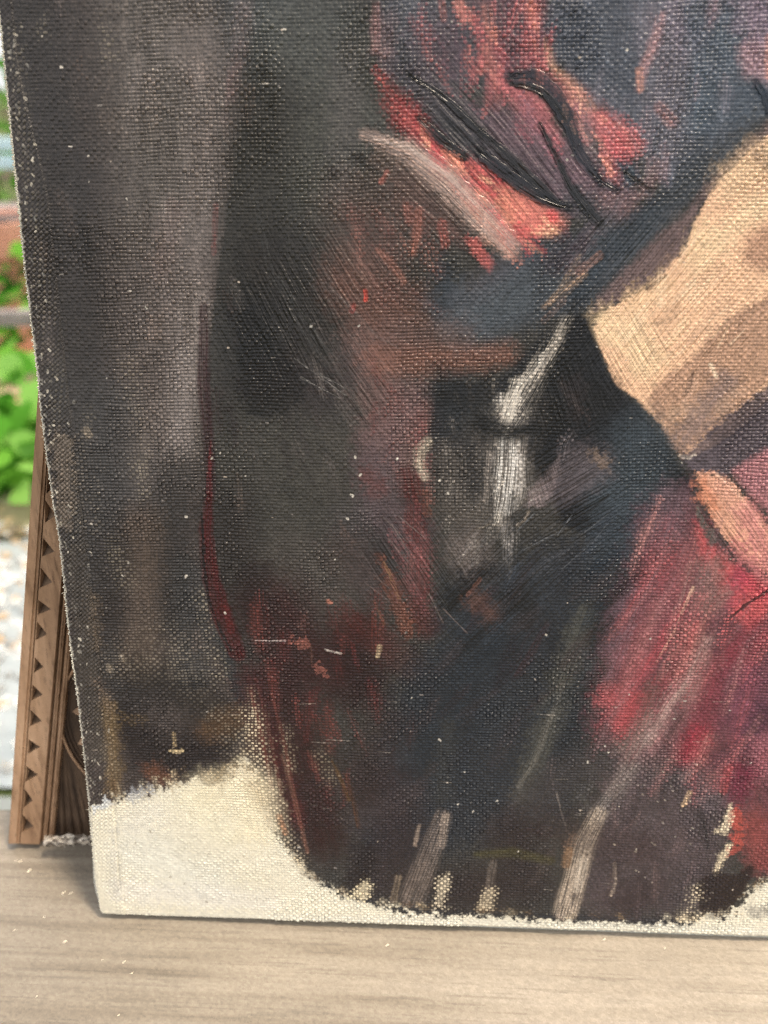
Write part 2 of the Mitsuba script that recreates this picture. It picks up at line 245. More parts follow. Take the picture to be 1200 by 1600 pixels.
(1,99,81,80,.9,1.4,1.2,.6,0,0,-90,.2,1,[4377,5446,4186,5256,4047,5105,3907,4961,3817,4813,3571,4595,3354,4353,3324,4257,3482,4334,3705,4473,3832,4644,3868,4829,3961,4944,4083,5089,4393,5322]),
(1,222,180,146,1,.6,.6,0,0,.1,50,.1,1,[4393,5322,4194,5193,4083,5089,3939,4921,3860,4762,3818,4610,3632,4404,3413,4288,3332,4185,3366,4101,3414,3991,3486,3854,3615,3768,3756,3636,3860,3521,3944,3421,4069,3483,4207,3591,4372,3769,4570,3935]),
(0,219,190,152,.8,3.2,2.8,0,0,.15,0,.25,1,[3419,4192,104,3550,4155,104,3652,4009,104]),
(0,220,191,152,.7,2.88,2.8,0,0,.15,0,.25,1,[3917,4677,72,3895,4541,72]),
(0,220,192,155,.7,2.56,2.8,0,0,.15,0,.25,1,[4231,4842,64,4117,4776,64,3991,4643,64]),
(0,206,176,141,.7,4.16,2.8,0,0,.15,0,.25,1,[4061,4975,104,4187,5071,104]),
(0,213,179,141,.7,2.56,2.8,0,0,.15,0,.25,1,[3555,4334,64,3729,4403,64]),
(0,206,168,136,.5,4.8,2.8,0,0,.15,0,.25,1,[3744,4226,120,3833,4438,120]),
(1,159,121,99,.8,2.4,1.2,.8,0,0,-90,.2,1,[4145,4675,4455,4839,4502,4467,4254,4487,4142,4539]),
(1,161,126,104,.9,1.2,1.2,.8,0,0,-90,.2,1,[3681,3779,3772,3899,3925,4027,4069,4225,4236,4330,4502,4467,4560,4008,4361,3861,4162,3674,4010,3521,3906,3424,3797,3597,3723,3681]),
(0,190,154,128,.4,1.28,2.8,0,0,.15,0,.25,1,[4061,4296,32,3898,4118,32]),
(0,187,154,128,.5,1.92,2.8,0,0,.15,0,.25,1,[3828,3674,48,4010,3712,48]),
(0,120,102,98,.75,3.2,2.8,.6,0,.15,0,.25,1,[4106,3862,80,3980,3636,80,3931,3560,80]),
(0,170,139,117,.6,1.28,2.8,0,0,.15,0,.25,1,[4219,3824,32,4084,3712,32]),
(0,56,40,35,.7,.6,.4,0,0,.3,0,.25,1,[3926,3935,8,3916,3843,16,3884,3794,8]),
(0,39,22,14,.7,.4,.4,0,0,.3,0,.25,1,[3723,4473,8,3629,4397,14]),
(0,217,194,167,.8,.4,.4,0,0,.3,0,.25,1,[4021,3972,12,4057,3906,12]),
(0,149,119,95,.35,.2,.2,0,0,0,0,.25,1,[3964,4171,4,4048,4295,4]),
(0,227,202,169,.35,.2,.2,0,0,0,0,.25,1,[4120,4087,4,4190,4168,4]),
(0,149,120,95,.35,.2,.2,0,0,0,0,.25,1,[3637,3939,4,3687,4052,4]),
(0,227,202,169,.35,.2,.2,0,0,0,0,.25,1,[3792,4548,4,3839,4662,4]),
(0,227,202,169,.35,.2,.2,0,0,0,0,.25,1,[3889,4491,4,3965,4566,4]),
(0,149,119,95,.35,.2,.2,0,0,0,0,.25,1,[3799,4360,4,3894,4451,4]),
(0,227,202,169,.35,.2,.2,0,0,0,0,.25,1,[3827,4259,4,3909,4332,4]),
(0,227,202,169,.35,.2,.2,0,0,0,0,.25,1,[3643,4231,4,3723,4349,4]),
(0,227,201,169,.35,.2,.2,0,0,0,0,.25,1,[4178,4897,4,4259,4964,4]),
(0,227,202,169,.35,.2,.2,0,0,0,0,.25,1,[3714,4441,4,3780,4531,4]),
(0,149,119,95,.35,.2,.2,0,0,0,0,.25,1,[3883,4104,4,3981,4187,4]),
(0,227,202,169,.35,.2,.2,0,0,0,0,.25,1,[3573,4256,4,3637,4333,4]),
(0,227,202,169,.35,.2,.2,0,0,0,0,.25,1,[4015,4126,4,4086,4223,4]),
(0,149,119,95,.35,.2,.2,0,0,0,0,.25,1,[4202,4228,4,4282,4348,4]),
(0,227,202,169,.35,.2,.2,0,0,0,0,.25,1,[3561,4227,4,3641,4321,4]),
(0,227,201,169,.35,.2,.2,0,0,0,0,.25,1,[4186,4773,4,4223,4892,4]),
(0,149,119,95,.35,.2,.2,0,0,0,0,.25,1,[4249,3953,4,4343,4024,4]),
(0,227,202,169,.35,.2,.2,0,0,0,0,.25,1,[4052,4068,4,4100,4198,4]),
(0,227,202,169,.35,.2,.2,0,0,0,0,.25,1,[3767,3977,4,3860,4057,4]),
(0,148,119,94,.35,.2,.2,0,0,0,0,.25,1,[4016,4714,4,4067,4810,4]),
(0,227,202,169,.35,.2,.2,0,0,0,0,.25,1,[3982,4213,4,4080,4289,4]),
(0,148,119,95,.35,.2,.2,0,0,0,0,.25,1,[3862,4575,4,3951,4653,4]),
(0,227,201,169,.35,.2,.2,0,0,0,0,.25,1,[3849,4631,4,3891,4731,4]),
(1,13,15,20,1,1,.6,0,0,0,-90,.2,1,[3232,4271,3300,4228,3376,4065,3437,3917,3510,3835,3638,3711,3763,3559,3900,3366,4017,3248,3913,3128,3695,2963,3467,2878,3225,2999,3135,3242,3012,3400,2951,3478,3000,3672,3086,3862,3133,4047]),
(0,55,64,71,.75,7.04,2.8,0,0,.15,0,.25,1,[3653,3520,176,3668,3325,176,3521,3245,176]),
(0,8,8,8,.8,5.44,2.8,0,0,.15,0,.25,1,[3174,3973,136,3150,3710,136,3371,3786,136]),
(0,33,25,25,.5,2.24,2.8,0,0,.15,0,.25,1,[3255,3862,56,3263,3711,56]),
(0,89,80,83,.65,4.16,2.8,0,0,.15,0,.25,1,[3300,3401,104,3212,3242,104,3398,3363,104]),
(0,114,96,82,.6,1.44,2.8,0,0,.15,0,.25,1,[3401,3433,36,3453,3394,36]),
(1,127,112,112,.8,1.2,1.2,0,0,.4,-70,.2,1,[3183,3432,3166,3242,3101,3129,2993,3112,3019,3241,3111,3341]),
(0,161,146,130,.6,.4,.4,0,.3,.3,0,.25,1,[3010,3079,8,2985,3026,8,2943,2988,8]),
(0,8,8,8,.8,.4,.4,0,0,.3,0,.25,1,[3486,3184,10,3376,3082,10,3185,3019,10]),
(1,23,25,29,.9,1.6,1.2,0,0,0,-90,.2,1,[2425,3869,2728,3862,2876,3955,3124,4229,2999,3710,2893,3478,2781,3359,2672,3076,2513,3116,2431,3317,2390,3554]),
(0,30,35,40,.7,4.8,2.8,0,0,.15,0,.25,1,[2501,3824,120,2656,3710,120]),
(0,71,65,60,.8,4.48,2.8,0,0,.15,0,.25,1,[2508,3397,112,2552,3116,112,2634,2993,112]),
(0,29,27,27,.7,3.2,2.8,0,0,.15,0,.25,1,[2661,3516,80,2687,3239,80]),
(0,180,168,149,.9,1,.4,0,.3,.3,0,.25,1,[2382,3515,28,2336,3456,36,2333,3376,32,2369,3297,24]),
(0,102,92,88,.7,4.8,2.8,0,0,.15,0,.25,1,[2638,2827,120,2681,2701,120]),
(0,120,112,108,.6,.4,.4,0,0,.6,0,.25,1,[2599,2742,20,2695,2932,20]),
(0,95,89,83,.55,4.16,2.8,0,.35,.4,0,.25,1,[2771,3710,104,2664,3398,104,2691,3076,104]),
(0,119,111,105,.55,3.2,2.8,0,.4,.5,0,.25,1,[2999,3710,80,2954,3400,80,2981,3200,80]),
(0,190,180,167,.75,1.8,1.8,0,.6,.95,0,.35,1.3,[3175,4229,20,3068,4010,48,2978,3843,68,2886,3672,80,2812,3602,40]),
(0,212,203,190,.85,1.2,1.6,0,.4,.8,0,.3,1,[3025,3973,16,2926,3839,36,2870,3710,52,2850,3625,28]),
(0,197,189,178,.6,1,1.2,0,.5,.6,0,.25,1,[2778,3710,24,2845,3767,24]),
(0,151,141,131,.55,2.8,2.4,0,.5,.85,0,.3,1.1,[2869,3509,104,2860,3320,112,2844,3118,88,2833,2954,32]),
(0,212,207,199,.92,1.6,2,0,.5,.85,0,.35,1.1,[2862,3486,56,2860,3340,68,2842,3159,44,2823,3028,16]),
(0,213,208,201,.85,1,1.2,0,.4,.8,0,.25,1,[2919,3419,28,2910,3240,32,2892,3078,16]),
(0,203,195,186,.6,1,1.2,0,.5,.8,0,.25,1,[2951,3478,24,2956,3240,28,2930,3119,16]),
(0,151,141,133,.6,.49,1,0,.5,.7,0,.25,1,[2764,3438,28,2748,3158,28]),
(0,158,152,148,.65,1.4,1.2,0,.5,.85,0,.25,1,[2892,2975,48,2908,2746,36,2904,2640,16]),
(0,8,8,8,.8,.4,.4,0,0,.3,0,.25,1,[2782,3587,8,2890,3571,14,3004,3595,12]),
(0,151,139,124,.5,.3,.4,0,.4,.3,0,.25,1,[2706,2969,6,2773,2995,6,2840,2991,6]),
(1,27,33,41,.8,6.8,4.8,0,0,.2,-60,.2,1,[2480,2634,2761,2702,3113,2874,3501,2961,3763,3086,3885,3006,3718,2672,3549,2238,3476,1784,3478,1407,3334,911,2284,513,1923,604,1930,1116,2109,1656,2279,1987,2485,2262]),
(0,24,31,38,.7,9.6,2.8,0,0,.15,0,.25,1,[2775,2223,240,2534,1761,240,2454,1378,240]),
(0,56,65,73,.6,6.4,2.8,0,0,.15,0,.25,1,[3546,2879,160,3686,3085,160]),
(0,8,8,8,.8,1.92,2.8,0,0,.15,0,.25,1,[2523,2483,48,2642,2615,48,2762,2680,48]),
(0,8,8,8,.85,.6,.4,0,0,.3,0,.25,1,[2742,2672,12,2624,2528,24,2524,2404,12]),
(0,85,58,49,.7,2.72,2.8,0,0,.15,0,.25,1,[2706,2486,68,2790,2400,68]),
(0,107,71,58,.6,.4,.4,0,0,.3,0,.25,1,[2723,2637,12,2644,2528,12]),
(0,8,8,8,.8,3.84,2.8,0,0,.15,0,.25,1,[2969,2512,96,2993,2404,96]),
(0,10,15,21,.6,3.84,2.8,0,0,.15,0,.25,1,[3265,2232,96,3238,1962,96]),
(0,51,51,49,.5,2.56,2.8,0,0,.15,0,.25,1,[2537,1573,64,2501,1084,64]),
(0,39,29,31,.8,8,2.8,0,0,.15,0,.25,1,[2106,1121,200,2194,770,200,2103,399,200]),
(0,30,28,28,.6,4.8,2.8,0,0,.15,0,.25,1,[1933,1363,120,1974,1067,120]),
(0,19,8,8,.7,3.52,2.8,0,0,.15,0,.25,1,[1968,553,88,1920,339,88]),
(0,36,26,26,.8,7.04,2.8,0,0,.15,0,.25,1,[2990,798,176,3095,386,176,2557,311,176]),
(0,56,48,49,.5,3.84,2.8,0,0,.15,0,.25,1,[1927,863,96,2282,1077,96]),
(0,63,59,28,.6,1.2,.4,0,0,.3,0,.25,1,[2753,609,24,2996,634,44,3264,576,28]),
(0,75,74,67,.75,3.04,2.8,0,0,.4,0,.25,1,[3397,2410,64,3279,1963,88,3175,1542,88,3044,1102,64]),
(0,110,106,98,.5,.6,.4,0,0,.6,0,.25,1,[3282,1918,16,3210,1684,16,3120,1349,16,3021,1150,16]),
(0,23,28,33,.7,2.24,2.8,0,0,.15,0,.25,1,[3380,1642,56,3269,1353,56]),
(0,55,51,51,.7,5.44,2.8,0,0,.15,0,.25,1,[3111,1054,136,3399,1309,136,3646,1412,136]),
(0,112,104,98,.6,.2,.4,0,0,.3,0,.25,1,[3281,1109,5,3334,911,5,3354,862,5]),
(1,105,60,67,.8,6.8,4,.8,0,.2,-65,.2,1,[3725,3086,3979,3248,4070,3089,4209,2846,4756,2476,4986,668,4701,555,4383,1145,4068,1377,3775,1368,3508,1598,3490,1877,3549,2238,3658,2672]),
(0,93,76,83,.7,4.16,2.8,.6,0,.15,0,.25,1,[3871,3167,104,3850,2965,104]),
(0,89,69,77,.7,3.52,2.8,.6,0,.15,0,.25,1,[3648,2544,88,3589,2239,88]),
(1,173,77,79,.9,1.6,1.2,.8,0,0,-90,.2,1,[4022,3028,4082,2967,4192,2825,4338,2723,4505,2620,4561,2473,4424,2298,4287,2468,4148,2678,4055,2844]),
(0,179,68,79,.8,2.56,2.8,.6,0,.15,0,.25,1,[4386,2640,64,4488,2599,64]),
(0,147,56,75,.7,2.24,2.8,0,0,.15,0,.25,1,[4304,2681,56,4283,2511,56]),
(0,123,97,91,.75,3.52,2.8,.6,0,.15,0,.25,1,[4144,2720,88,4145,2509,88,4219,2553,88]),
(1,121,69,74,.8,2.4,1.2,.8,0,0,-90,.2,1,[3677,2415,3868,2758,3993,2884,4035,2635,3983,2334,3812,1975,3617,1834,3595,2150]),
(0,93,43,50,.7,2.56,2.8,0,0,.15,0,.25,1,[3734,2459,64,3693,2196,64]),
(0,155,64,70,.85,1.6,1.2,1.2,.2,.5,0,.25,1,[4027,2550,12,3962,2398,24,3889,2222,36,3806,2042,40,3716,1882,40,3685,1743,28]),
(0,111,89,95,.6,2,1.6,0,.3,.6,0,.25,1,[3829,2758,32,3714,2459,48,3616,2150,56,3567,1969,32]),
(0,139,104,106,.5,1.6,1.6,0,.4,.6,0,.25,1,[3977,2843,24,3921,2591,36,3820,2374,24]),
(0,129,104,98,.6,1.6,1.6,0,.3,.6,0,.25,1,[4075,2422,24,3995,2202,36,3893,1977,28]),
(0,213,173,149,.85,.4,.6,0,.25,.5,0,.25,1,[4050,2601,12,4028,2541,14,4010,2481,10,3991,2429,6]),
(0,197,153,134,.65,.28,.4,0,.3,.5,0,.25,1,[3985,2399,4,3954,2298,5,3901,2174,6,3867,2093,3]),
(0,133,87,83,.8,3.2,2.8,.8,0,.15,0,.25,1,[4067,2291,80,4010,2024,80]),
(0,166,92,90,.6,.8,.4,0,0,.3,0,.25,1,[4092,2357,20,4059,2159,20]),
(0,146,113,107,.7,3.2,2.8,.8,0,.15,0,.25,1,[4195,2206,80,4104,1891,80]),
(0,107,46,55,.85,4.16,2.8,.6,0,.15,0,.25,1,[4283,2119,104,4198,1756,104,4146,1427,104]),
(0,135,43,55,.8,2.88,2.8,.6,0,.15,0,.25,1,[4175,1569,72,4128,1402,72]),
(0,101,56,71,.8,4.8,2.8,0,0,.15,0,.25,1,[4457,1989,120,4452,1670,120]),
(0,61,36,51,.75,3.2,2.8,0,0,.15,0,.25,1,[4583,1765,80,4508,1531,80,4358,1385,80]),
(0,127,51,62,.7,3.84,2.8,.6,0,.15,0,.25,1,[4463,2299,96,4358,2165,96]),
(0,76,47,55,.7,1.92,2.8,0,0,.15,0,.25,1,[4261,2339,48,4234,2207,48]),
(0,14,8,8,.85,.3,.4,0,0,0,0,.25,1,[4276,2382,6,4383,2491,12,4508,2591,6]),
(0,139,84,92,.8,3.2,2.8,0,0,.15,0,.25,1,[4592,1510,80,4632,1345,80]),
(0,101,29,50,.85,3.2,2.8,0,0,.15,0,.25,1,[4492,1293,80,4466,1147,80]),
(0,148,75,77,.85,3.2,2.8,1,0,.15,0,.25,1,[3576,1833,80,3682,1789,80,3671,1649,80]),
(0,162,73,76,.8,2.08,2.8,.8,0,.15,0,.25,1,[3781,1838,52,3692,1650,52]),
(0,75,69,62,.7,1.92,2.8,0,0,.15,0,.25,1,[3851,1885,48,3833,1700,48]),
(0,103,95,89,.8,3.2,2.8,.6,0,.15,0,.25,1,[3837,1654,80,3724,1486,80]),
(1,142,117,115,.6,4.8,2.8,1.2,.3,.5,-62,.2,1,[4075,1981,3986,1842,3882,1608,3733,1367,3620,1169,3828,1225,3976,1469,4080,1707,4144,1892]),
(0,172,149,139,.6,.8,.4,0,0,.3,0,.25,1,[4059,1935,16,3969,1796,16,3936,1703,16]),
(1,81,71,77,.9,1,1.2,.4,0,0,-90,.2,1,[4558,4026,4361,3861,4127,3655,3991,3521,3906,3424,3990,3335,4162,3308,4337,3426,4617,3562]),
(0,59,50,55,.6,2.56,2.8,0,0,.15,0,.25,1,[4305,3712,64,4136,3560,64]),
(1,163,110,114,.9,1.8,1.2,.8,0,0,-90,.2,1,[4214,3348,4370,3465,4622,3524,4702,2893,4450,3092,4281,3250]),
(1,207,153,127,.9,.8,1.2,.6,0,0,-90,.2,1,[4001,3335,4122,3328,4265,3230,4462,2992,4718,2769,4756,2476,4498,2683,4329,2806,4201,2928,4087,3109]),
(0,193,123,93,.75,1.92,2.8,.6,0,.15,0,.25,1,[4047,3248,48,4112,3129,48]),
(0,220,184,160,.5,.6,.4,0,0,.3,0,.25,1,[4123,3320,10,4247,3218,10,4421,3011,10]),
(1,81,81,76,.9,.6,1.2,0,0,0,-90,.2,1,[4028,3129,4095,3028,4170,2927,4139,2853,4083,2947,4044,3040]),
(0,86,65,57,.6,.8,.4,0,0,.3,0,.25,1,[4310,2806,16,4459,2683,16]),
(0,198,185,170,.6,.4,.4,0,.5,.3,0,.25,1,[3894,3436,10,3948,3421,10,3979,3444,10]),
(0,8,8,13,.7,.3,.4,0,0,.3,0,.25,1,[3909,3346,8,3990,3335,8]),
(1,76,64,67,.8,8.8,4.4,0,0,.2,-70,.2,1,[3649,1364,3984,1374,4206,1236,4383,1145,4471,699,4345,226,3599,140,3456,295,3553,869]),
(0,57,50,51,.7,6.4,2.8,0,0,.15,0,.25,1,[3700,619,160,3894,366,160,4151,429,160]),
(0,90,78,82,.6,3.52,2.8,0,0,.15,0,.25,1,[4160,1283,88,4304,1093,88]),
(0,40,27,29,.6,4.8,2.8,0,0,.15,0,.25,1,[3937,368,120,3813,257,120]),
(0,121,59,55,.85,4.8,2.8,0,0,.15,0,.25,1,[4619,906,120,4711,658,120]),
(0,168,74,63,.8,1.2,2.8,0,0,.15,0,.25,1,[4482,1001,32,4521,828,32,4492,700,32]),
(0,147,58,58,.6,.49,.4,0,.3,.3,0,.25,1,[4396,1338,28,4380,1169,28]),
(0,217,202,173,.95,.8,1,1,.35,.3,0,.25,1,[4441,1068,8,4434,969,24,4412,859,32,4362,847,16]),
(0,217,201,170,.95,.8,1,1,.35,.3,0,.25,1,[4466,750,20,4425,647,28,4394,522,12]),
(0,212,180,143,.75,.4,.4,0,.55,.3,0,.25,1,[4164,1147,20,4130,1048,16]),
(0,192,173,154,.6,.4,.4,0,.6,.3,0,.25,1,[3704,567,12,3723,412,12,3699,305,12]),
(1,29,17,16,.9,1,1.2,0,0,0,-90,.2,1,[4260,433,4401,543,4535,497,4630,614,4651,542,4612,385,4522,207,4331,145]),
(0,120,112,107,.75,1.8,.4,0,0,.7,0,.25,1,[3779,1320,40,3666,1122,52,3570,945,56]),
(0,174,158,140,.9,1.4,.4,0,.2,.75,0,.25,1.3,[3569,960,52,3485,714,72,3447,453,76,3391,164,84]),
(0,203,189,170,.6,1,.4,0,0,.6,0,.25,1,[3483,585,32,3462,348,32]),
(0,121,91,61,.6,.56,.4,0,0,.3,0,.25,1,[3391,659,32,3379,555,32]),
(0,112,100,92,.8,1.6,.4,0,0,.75,0,.25,1.3,[2513,908,52,2427,623,76,2308,247,88]),
(0,153,138,124,.65,.8,.4,0,0,.7,0,.25,1,[2535,909,24,2507,678,24]),
(0,141,125,112,.6,.4,.4,0,0,.6,0,.25,1,[2350,826,16,2320,671,16]),
(0,128,113,95,.6,.42,.4,0,0,.6,0,.25,1,[2203,403,24,2171,214,24]),
(0,103,93,85,.5,.56,.4,0,0,.6,0,.25,1,[2867,535,32,2846,323,32]),
(0,88,43,38,.6,.6,.4,0,0,.5,0,.25,1,[1255,1918,8,1332,1492,16,1395,1049,12]),
(0,14,8,8,.6,.6,.4,0,0,.5,0,.25,1,[1309,1966,8,1393,1542,16,1463,1101,12]),
(0,98,54,45,.6,.6,.4,0,0,.5,0,.25,1,[1359,1827,8,1447,1324,16,1521,797,12]),
(0,119,83,69,.6,.6,.4,0,0,.5,0,.25,1,[1406,1348,8,1491,976,16,1560,590,12]),
(0,104,52,43,.6,.6,.4,0,0,.5,0,.25,1,[1216,1824,8,1281,1467,16,1329,1097,12]),
(0,79,47,17,.6,.6,.4,0,0,.5,0,.25,1,[1843,1213,8,1893,1014,16,1926,812,12]),
(0,85,60,23,.6,.6,.4,0,0,.5,0,.25,1,[1757,1309,8,1818,1162,16,1862,1013,12]),
(0,8,8,8,.2,.2,.4,0,.4,0,0,.25,1,[1620,4824,3,1785,4447,3,2086,4129,3]),
(0,106,106,104,.2,.2,.4,0,.4,0,0,.25,1,[1792,4446,5,2095,4130,5,2233,4058,5]),
(0,8,8,8,.2,.2,.4,0,.4,0,0,.25,1,[1387,4947,3,1477,4491,3,1727,4086,3]),
(0,8,8,8,.2,.2,.4,0,.4,0,0,.25,1,[1536,4482,4,1797,4094,4,2009,3894,4]),
(0,8,8,8,.2,.2,.4,0,.4,0,0,.25,1,[1647,4466,4,1926,4110,4,2107,3965,4]),
(0,8,8,8,.2,.2,.4,0,.4,0,0,.25,1,[1476,4491,5,1727,4086,5]),
(0,8,8,8,.2,.2,.4,0,.4,0,0,.25,1,[1512,4881,4,1642,4467,4,1921,4109,4]),
(0,106,106,104,.2,.2,.4,0,.4,0,0,.25,1,[1753,4451,4,2049,4124,4]),
(0,106,106,104,.2,.2,.4,0,.4,0,0,.25,1,[1502,4487,3,1757,4090,3]),
(0,106,106,104,.2,.2,.4,0,.4,0,0,.25,1,[1781,4447,5,2082,4128,5]),
(0,88,88,86,.2,.2,.4,0,.4,0,0,.25,1,[1387,4947,5,1477,4491,5,1728,4086,5,1956,3855,5]),
(0,88,88,86,.2,.2,.4,0,.4,0,0,.25,1,[1596,4474,4,1866,4102,4]),
(0,8,8,8,.2,.2,.4,0,.4,0,0,.25,1,[1364,4959,5,1446,4495,5,1692,4082,5,1929,3835,5]),
(0,106,106,104,.2,.2,.4,0,.4,0,0,.25,1,[1504,4487,4,1760,4090,4,1981,3873,4]),
(0,88,88,86,.2,.2,.4,0,.4,0,0,.25,1,[1365,4959,5,1448,4495,5,1693,4082,5,1930,3836,5]),
(0,8,8,8,.2,.2,.4,0,.4,0,0,.25,1,[1485,4895,3,1607,4472,3,1879,4104,3,2071,3939,3]),
(0,8,8,8,.2,.2,.4,0,.4,0,0,.25,1,[1838,4439,3,2148,4136,3]),
(0,106,106,104,.2,.2,.4,0,.4,0,0,.25,1,[1666,4464,4,1948,4112,4,2123,3978,4]),
(0,88,88,86,.2,.2,.4,0,.4,0,0,.25,1,[1766,4449,3,2065,4126,3]),
(0,8,8,8,.2,.2,.4,0,.4,0,0,.25,1,[1467,4905,5,1583,4476,5,1852,4101,5]),
(0,189,185,179,.38,.2,.4,0,.5,.5,0,.25,1,[1584,4013,4,1887,3793,4]),
(0,189,185,179,.38,.2,.4,0,.5,.5,0,.25,1,[1618,3900,4,1848,3778,4]),
(0,189,185,179,.38,.2,.4,0,.5,.5,0,.25,1,[1735,3919,4,1907,3824,4]),
(0,8,8,8,.5,.2,.2,0,0,0,0,.25,1,[2499,2826,4,2623,2660,4]),
(0,111,99,95,.5,.2,.2,0,0,0,0,.25,1,[2494,2433,4,2651,2268,4]),
(0,8,8,8,.5,.2,.2,0,0,0,0,.25,1,[2459,3076,4,2603,2973,4]),
(0,111,99,95,.5,.2,.2,0,0,0,0,.25,1,[2033,2671,4,2158,2558,4]),
(0,8,8,8,.5,.2,.2,0,0,0,0,.25,1,[2280,3150,4,2376,3022,4]),
(0,111,99,95,.5,.2,.2,0,0,0,0,.25,1,[2208,3044,4,2361,2914,4]),
(0,8,8,8,.5,.2,.2,0,0,0,0,.25,1,[2011,2608,4,2076,2475,4]),
(0,111,99,95,.5,.2,.2,0,0,0,0,.25,1,[2110,3038,4,2264,2875,4]),
(0,8,8,8,.5,.2,.2,0,0,0,0,.25,1,[2465,2565,4,2547,2433,4]),
(0,111,99,95,.5,.2,.2,0,0,0,0,.25,1,[2146,2893,4,2264,2751,4]),
(0,8,8,8,.5,.2,.2,0,0,0,0,.25,1,[2151,2842,4,2274,2687,4]),
(0,111,99,95,.5,.2,.2,0,0,0,0,.25,1,[2402,2531,4,2492,2339,4]),
(0,8,8,8,.5,.2,.2,0,0,0,0,.25,1,[2226,2614,4,2306,2458,4]),
(0,111,99,95,.5,.2,.2,0,0,0,0,.25,1,[1992,2604,4,2145,2482,4]),
(0,8,8,8,.5,.2,.2,0,0,0,0,.25,1,[2384,2579,4,2537,2428,4]),
(0,111,99,95,.5,.2,.2,0,0,0,0,.25,1,[2164,2989,4,2274,2803,4]),
(0,8,8,8,.5,.2,.2,0,0,0,0,.25,1,[3496,2864,4,3388,2793,4]),
(0,95,98,102,.5,.2,.2,0,0,0,0,.25,1,[3490,3003,4,3413,2884,4]),
(0,8,8,8,.5,.2,.2,0,0,0,0,.25,1,[3243,2905,4,3160,2822,4]),
(0,96,98,102,.5,.2,.2,0,0,0,0,.25,1,[3189,2948,4,2974,2827,4]),
(0,8,8,8,.5,.2,.2,0,0,0,0,.25,1,[3036,3079,4,2892,2933,4]),
(0,96,98,102,.5,.2,.2,0,0,0,0,.25,1,[3380,2856,4,3233,2712,4]),
(0,8,8,8,.5,.2,.2,0,0,0,0,.25,1,[3391,3119,4,3236,3032,4]),
(0,95,98,102,.5,.2,.2,0,0,0,0,.25,1,[3043,3070,4,2952,2966,4]),
(0,8,8,8,.5,.2,.2,0,0,0,0,.25,1,[3323,3037,4,3157,2962,4]),
(0,95,98,102,.5,.2,.2,0,0,0,0,.25,1,[3276,3060,4,3194,2935,4]),
(0,8,8,8,.5,.2,.2,0,0,0,0,.25,1,[3309,3061,4,3216,2981,4]),
(0,95,98,102,.5,.2,.2,0,0,0,0,.25,1,[3499,3073,4,3353,2946,4]),
(0,195,182,177,.8,.2,.4,0,.2,.3,0,.25,1,[1268,2194,6,1463,2194,6]),
(0,190,181,173,.85,.2,.4,0,0,.3,0,.25,1,[1724,2140,7,1774,2122,7,1829,2110,7]),
(0,149,92,80,.75,.6,2.8,0,.3,.15,0,.25,1,[1501,2185,24,1565,2200,24,1598,2183,24]),
(0,149,92,80,.75,.6,2.8,0,.3,.15,0,.25,1,[1674,2020,20,1720,1966,20]),
(0,149,96,80,.85,.4,.4,0,0,.3,0,.25,1,[1757,2471,16,1769,2467,16]),
(0,118,83,70,.6,.4,.4,0,.4,.3,0,.25,1,[1631,2156,6,1632,2042,6]),
(0,210,188,151,.5,.4,.4,0,.5,.3,0,.25,1,[2082,2165,16,2069,2097,16]),
(0,31,28,25,.4,.6,1.1,1.2,.8,.7,0,.4,.9,[233,5542,10,258,5496,14,252,5443,8]),
(0,78,72,71,.5,.6,.7,.6,.4,.5,0,.4,1.4,[3706,1195,12,3663,1124,17,3636,1043,9]),
(0,101,95,105,.5,.61,.9,1.2,.8,.8,0,.4,1,[4179,5849,12,4214,5774,17,4213,5695,10]),
(0,72,69,65,.6,1.27,.6,1.8,.6,.5,0,.4,1.1,[839,2041,25,882,1994,36,895,1927,20]),
(0,69,44,43,.4,1.3,1.6,.6,.4,.5,0,.4,1.5,[4212,2757,26,4226,2667,37,4202,2584,20]),
(0,84,79,76,.7,.96,1.4,1.8,.8,.8,0,.4,1,[863,5823,19,857,5727,27,849,5629,15]),
(0,85,71,67,.6,.69,.8,.6,.6,.7,0,.4,1.2,[3712,512,14,3689,419,20,3677,322,11]),
(0,45,36,35,.7,.62,1.1,1.2,.4,.8,0,.4,1.2,[2395,2362,12,2370,2268,18,2332,2177,10]),
(0,38,27,22,.5,.8,1.3,.6,.2,.9,0,.4,1,[584,1346,16,558,1268,23,563,1188,13]),
(0,8,8,8,.7,.6,.9,1.2,.2,.4,0,.4,1,[2432,3971,12,2462,3873,17,2476,3770,9]),
(0,146,134,125,.7,.6,1,1.2,.6,.5,0,.4,1,[2811,3676,11,2871,3645,16,2897,3583,9]),
(0,43,31,30,.6,.6,1.5,1.2,.6,.7,0,.4,1.4,[4345,635,10,4362,553,15,4330,481,8]),
(0,8,8,8,.7,.84,1.3,1.2,.6,.8,0,.4,.8,[1411,4171,17,1419,4114,24,1465,4076,13]),
(0,35,33,28,.7,.6,.7,.6,.8,.6,0,.4,1.1,[1082,3681,10,1136,3558,15,1187,3431,8]),
(0,34,21,15,.4,.75,1.5,1.2,.8,.5,0,.4,.8,[2193,2540,15,2189,2418,22,2191,2295,12]),
(0,188,154,132,.5,1.24,.8,1.2,.2,.5,0,.4,1.2,[3948,3874,25,3924,3807,36,3886,3747,20]),
(0,79,63,67,.7,.76,.9,.6,.4,.8,0,.4,1.5,[4180,1319,15,4151,1257,22,4139,1187,12]),
(0,59,49,40,.4,.72,1.5,1.2,.6,.6,0,.4,.9,[340,1441,14,289,1273,21,280,1098,11]),
(0,41,35,34,.4,.74,1.2,.6,.6,.6,0,.4,1.1,[1212,4505,15,1217,4468,21,1224,4431,12]),
(0,99,77,68,.5,1.15,1.3,1.8,.4,.9,0,.4,.9,[1970,4543,23,2020,4467,33,2099,4418,18]),
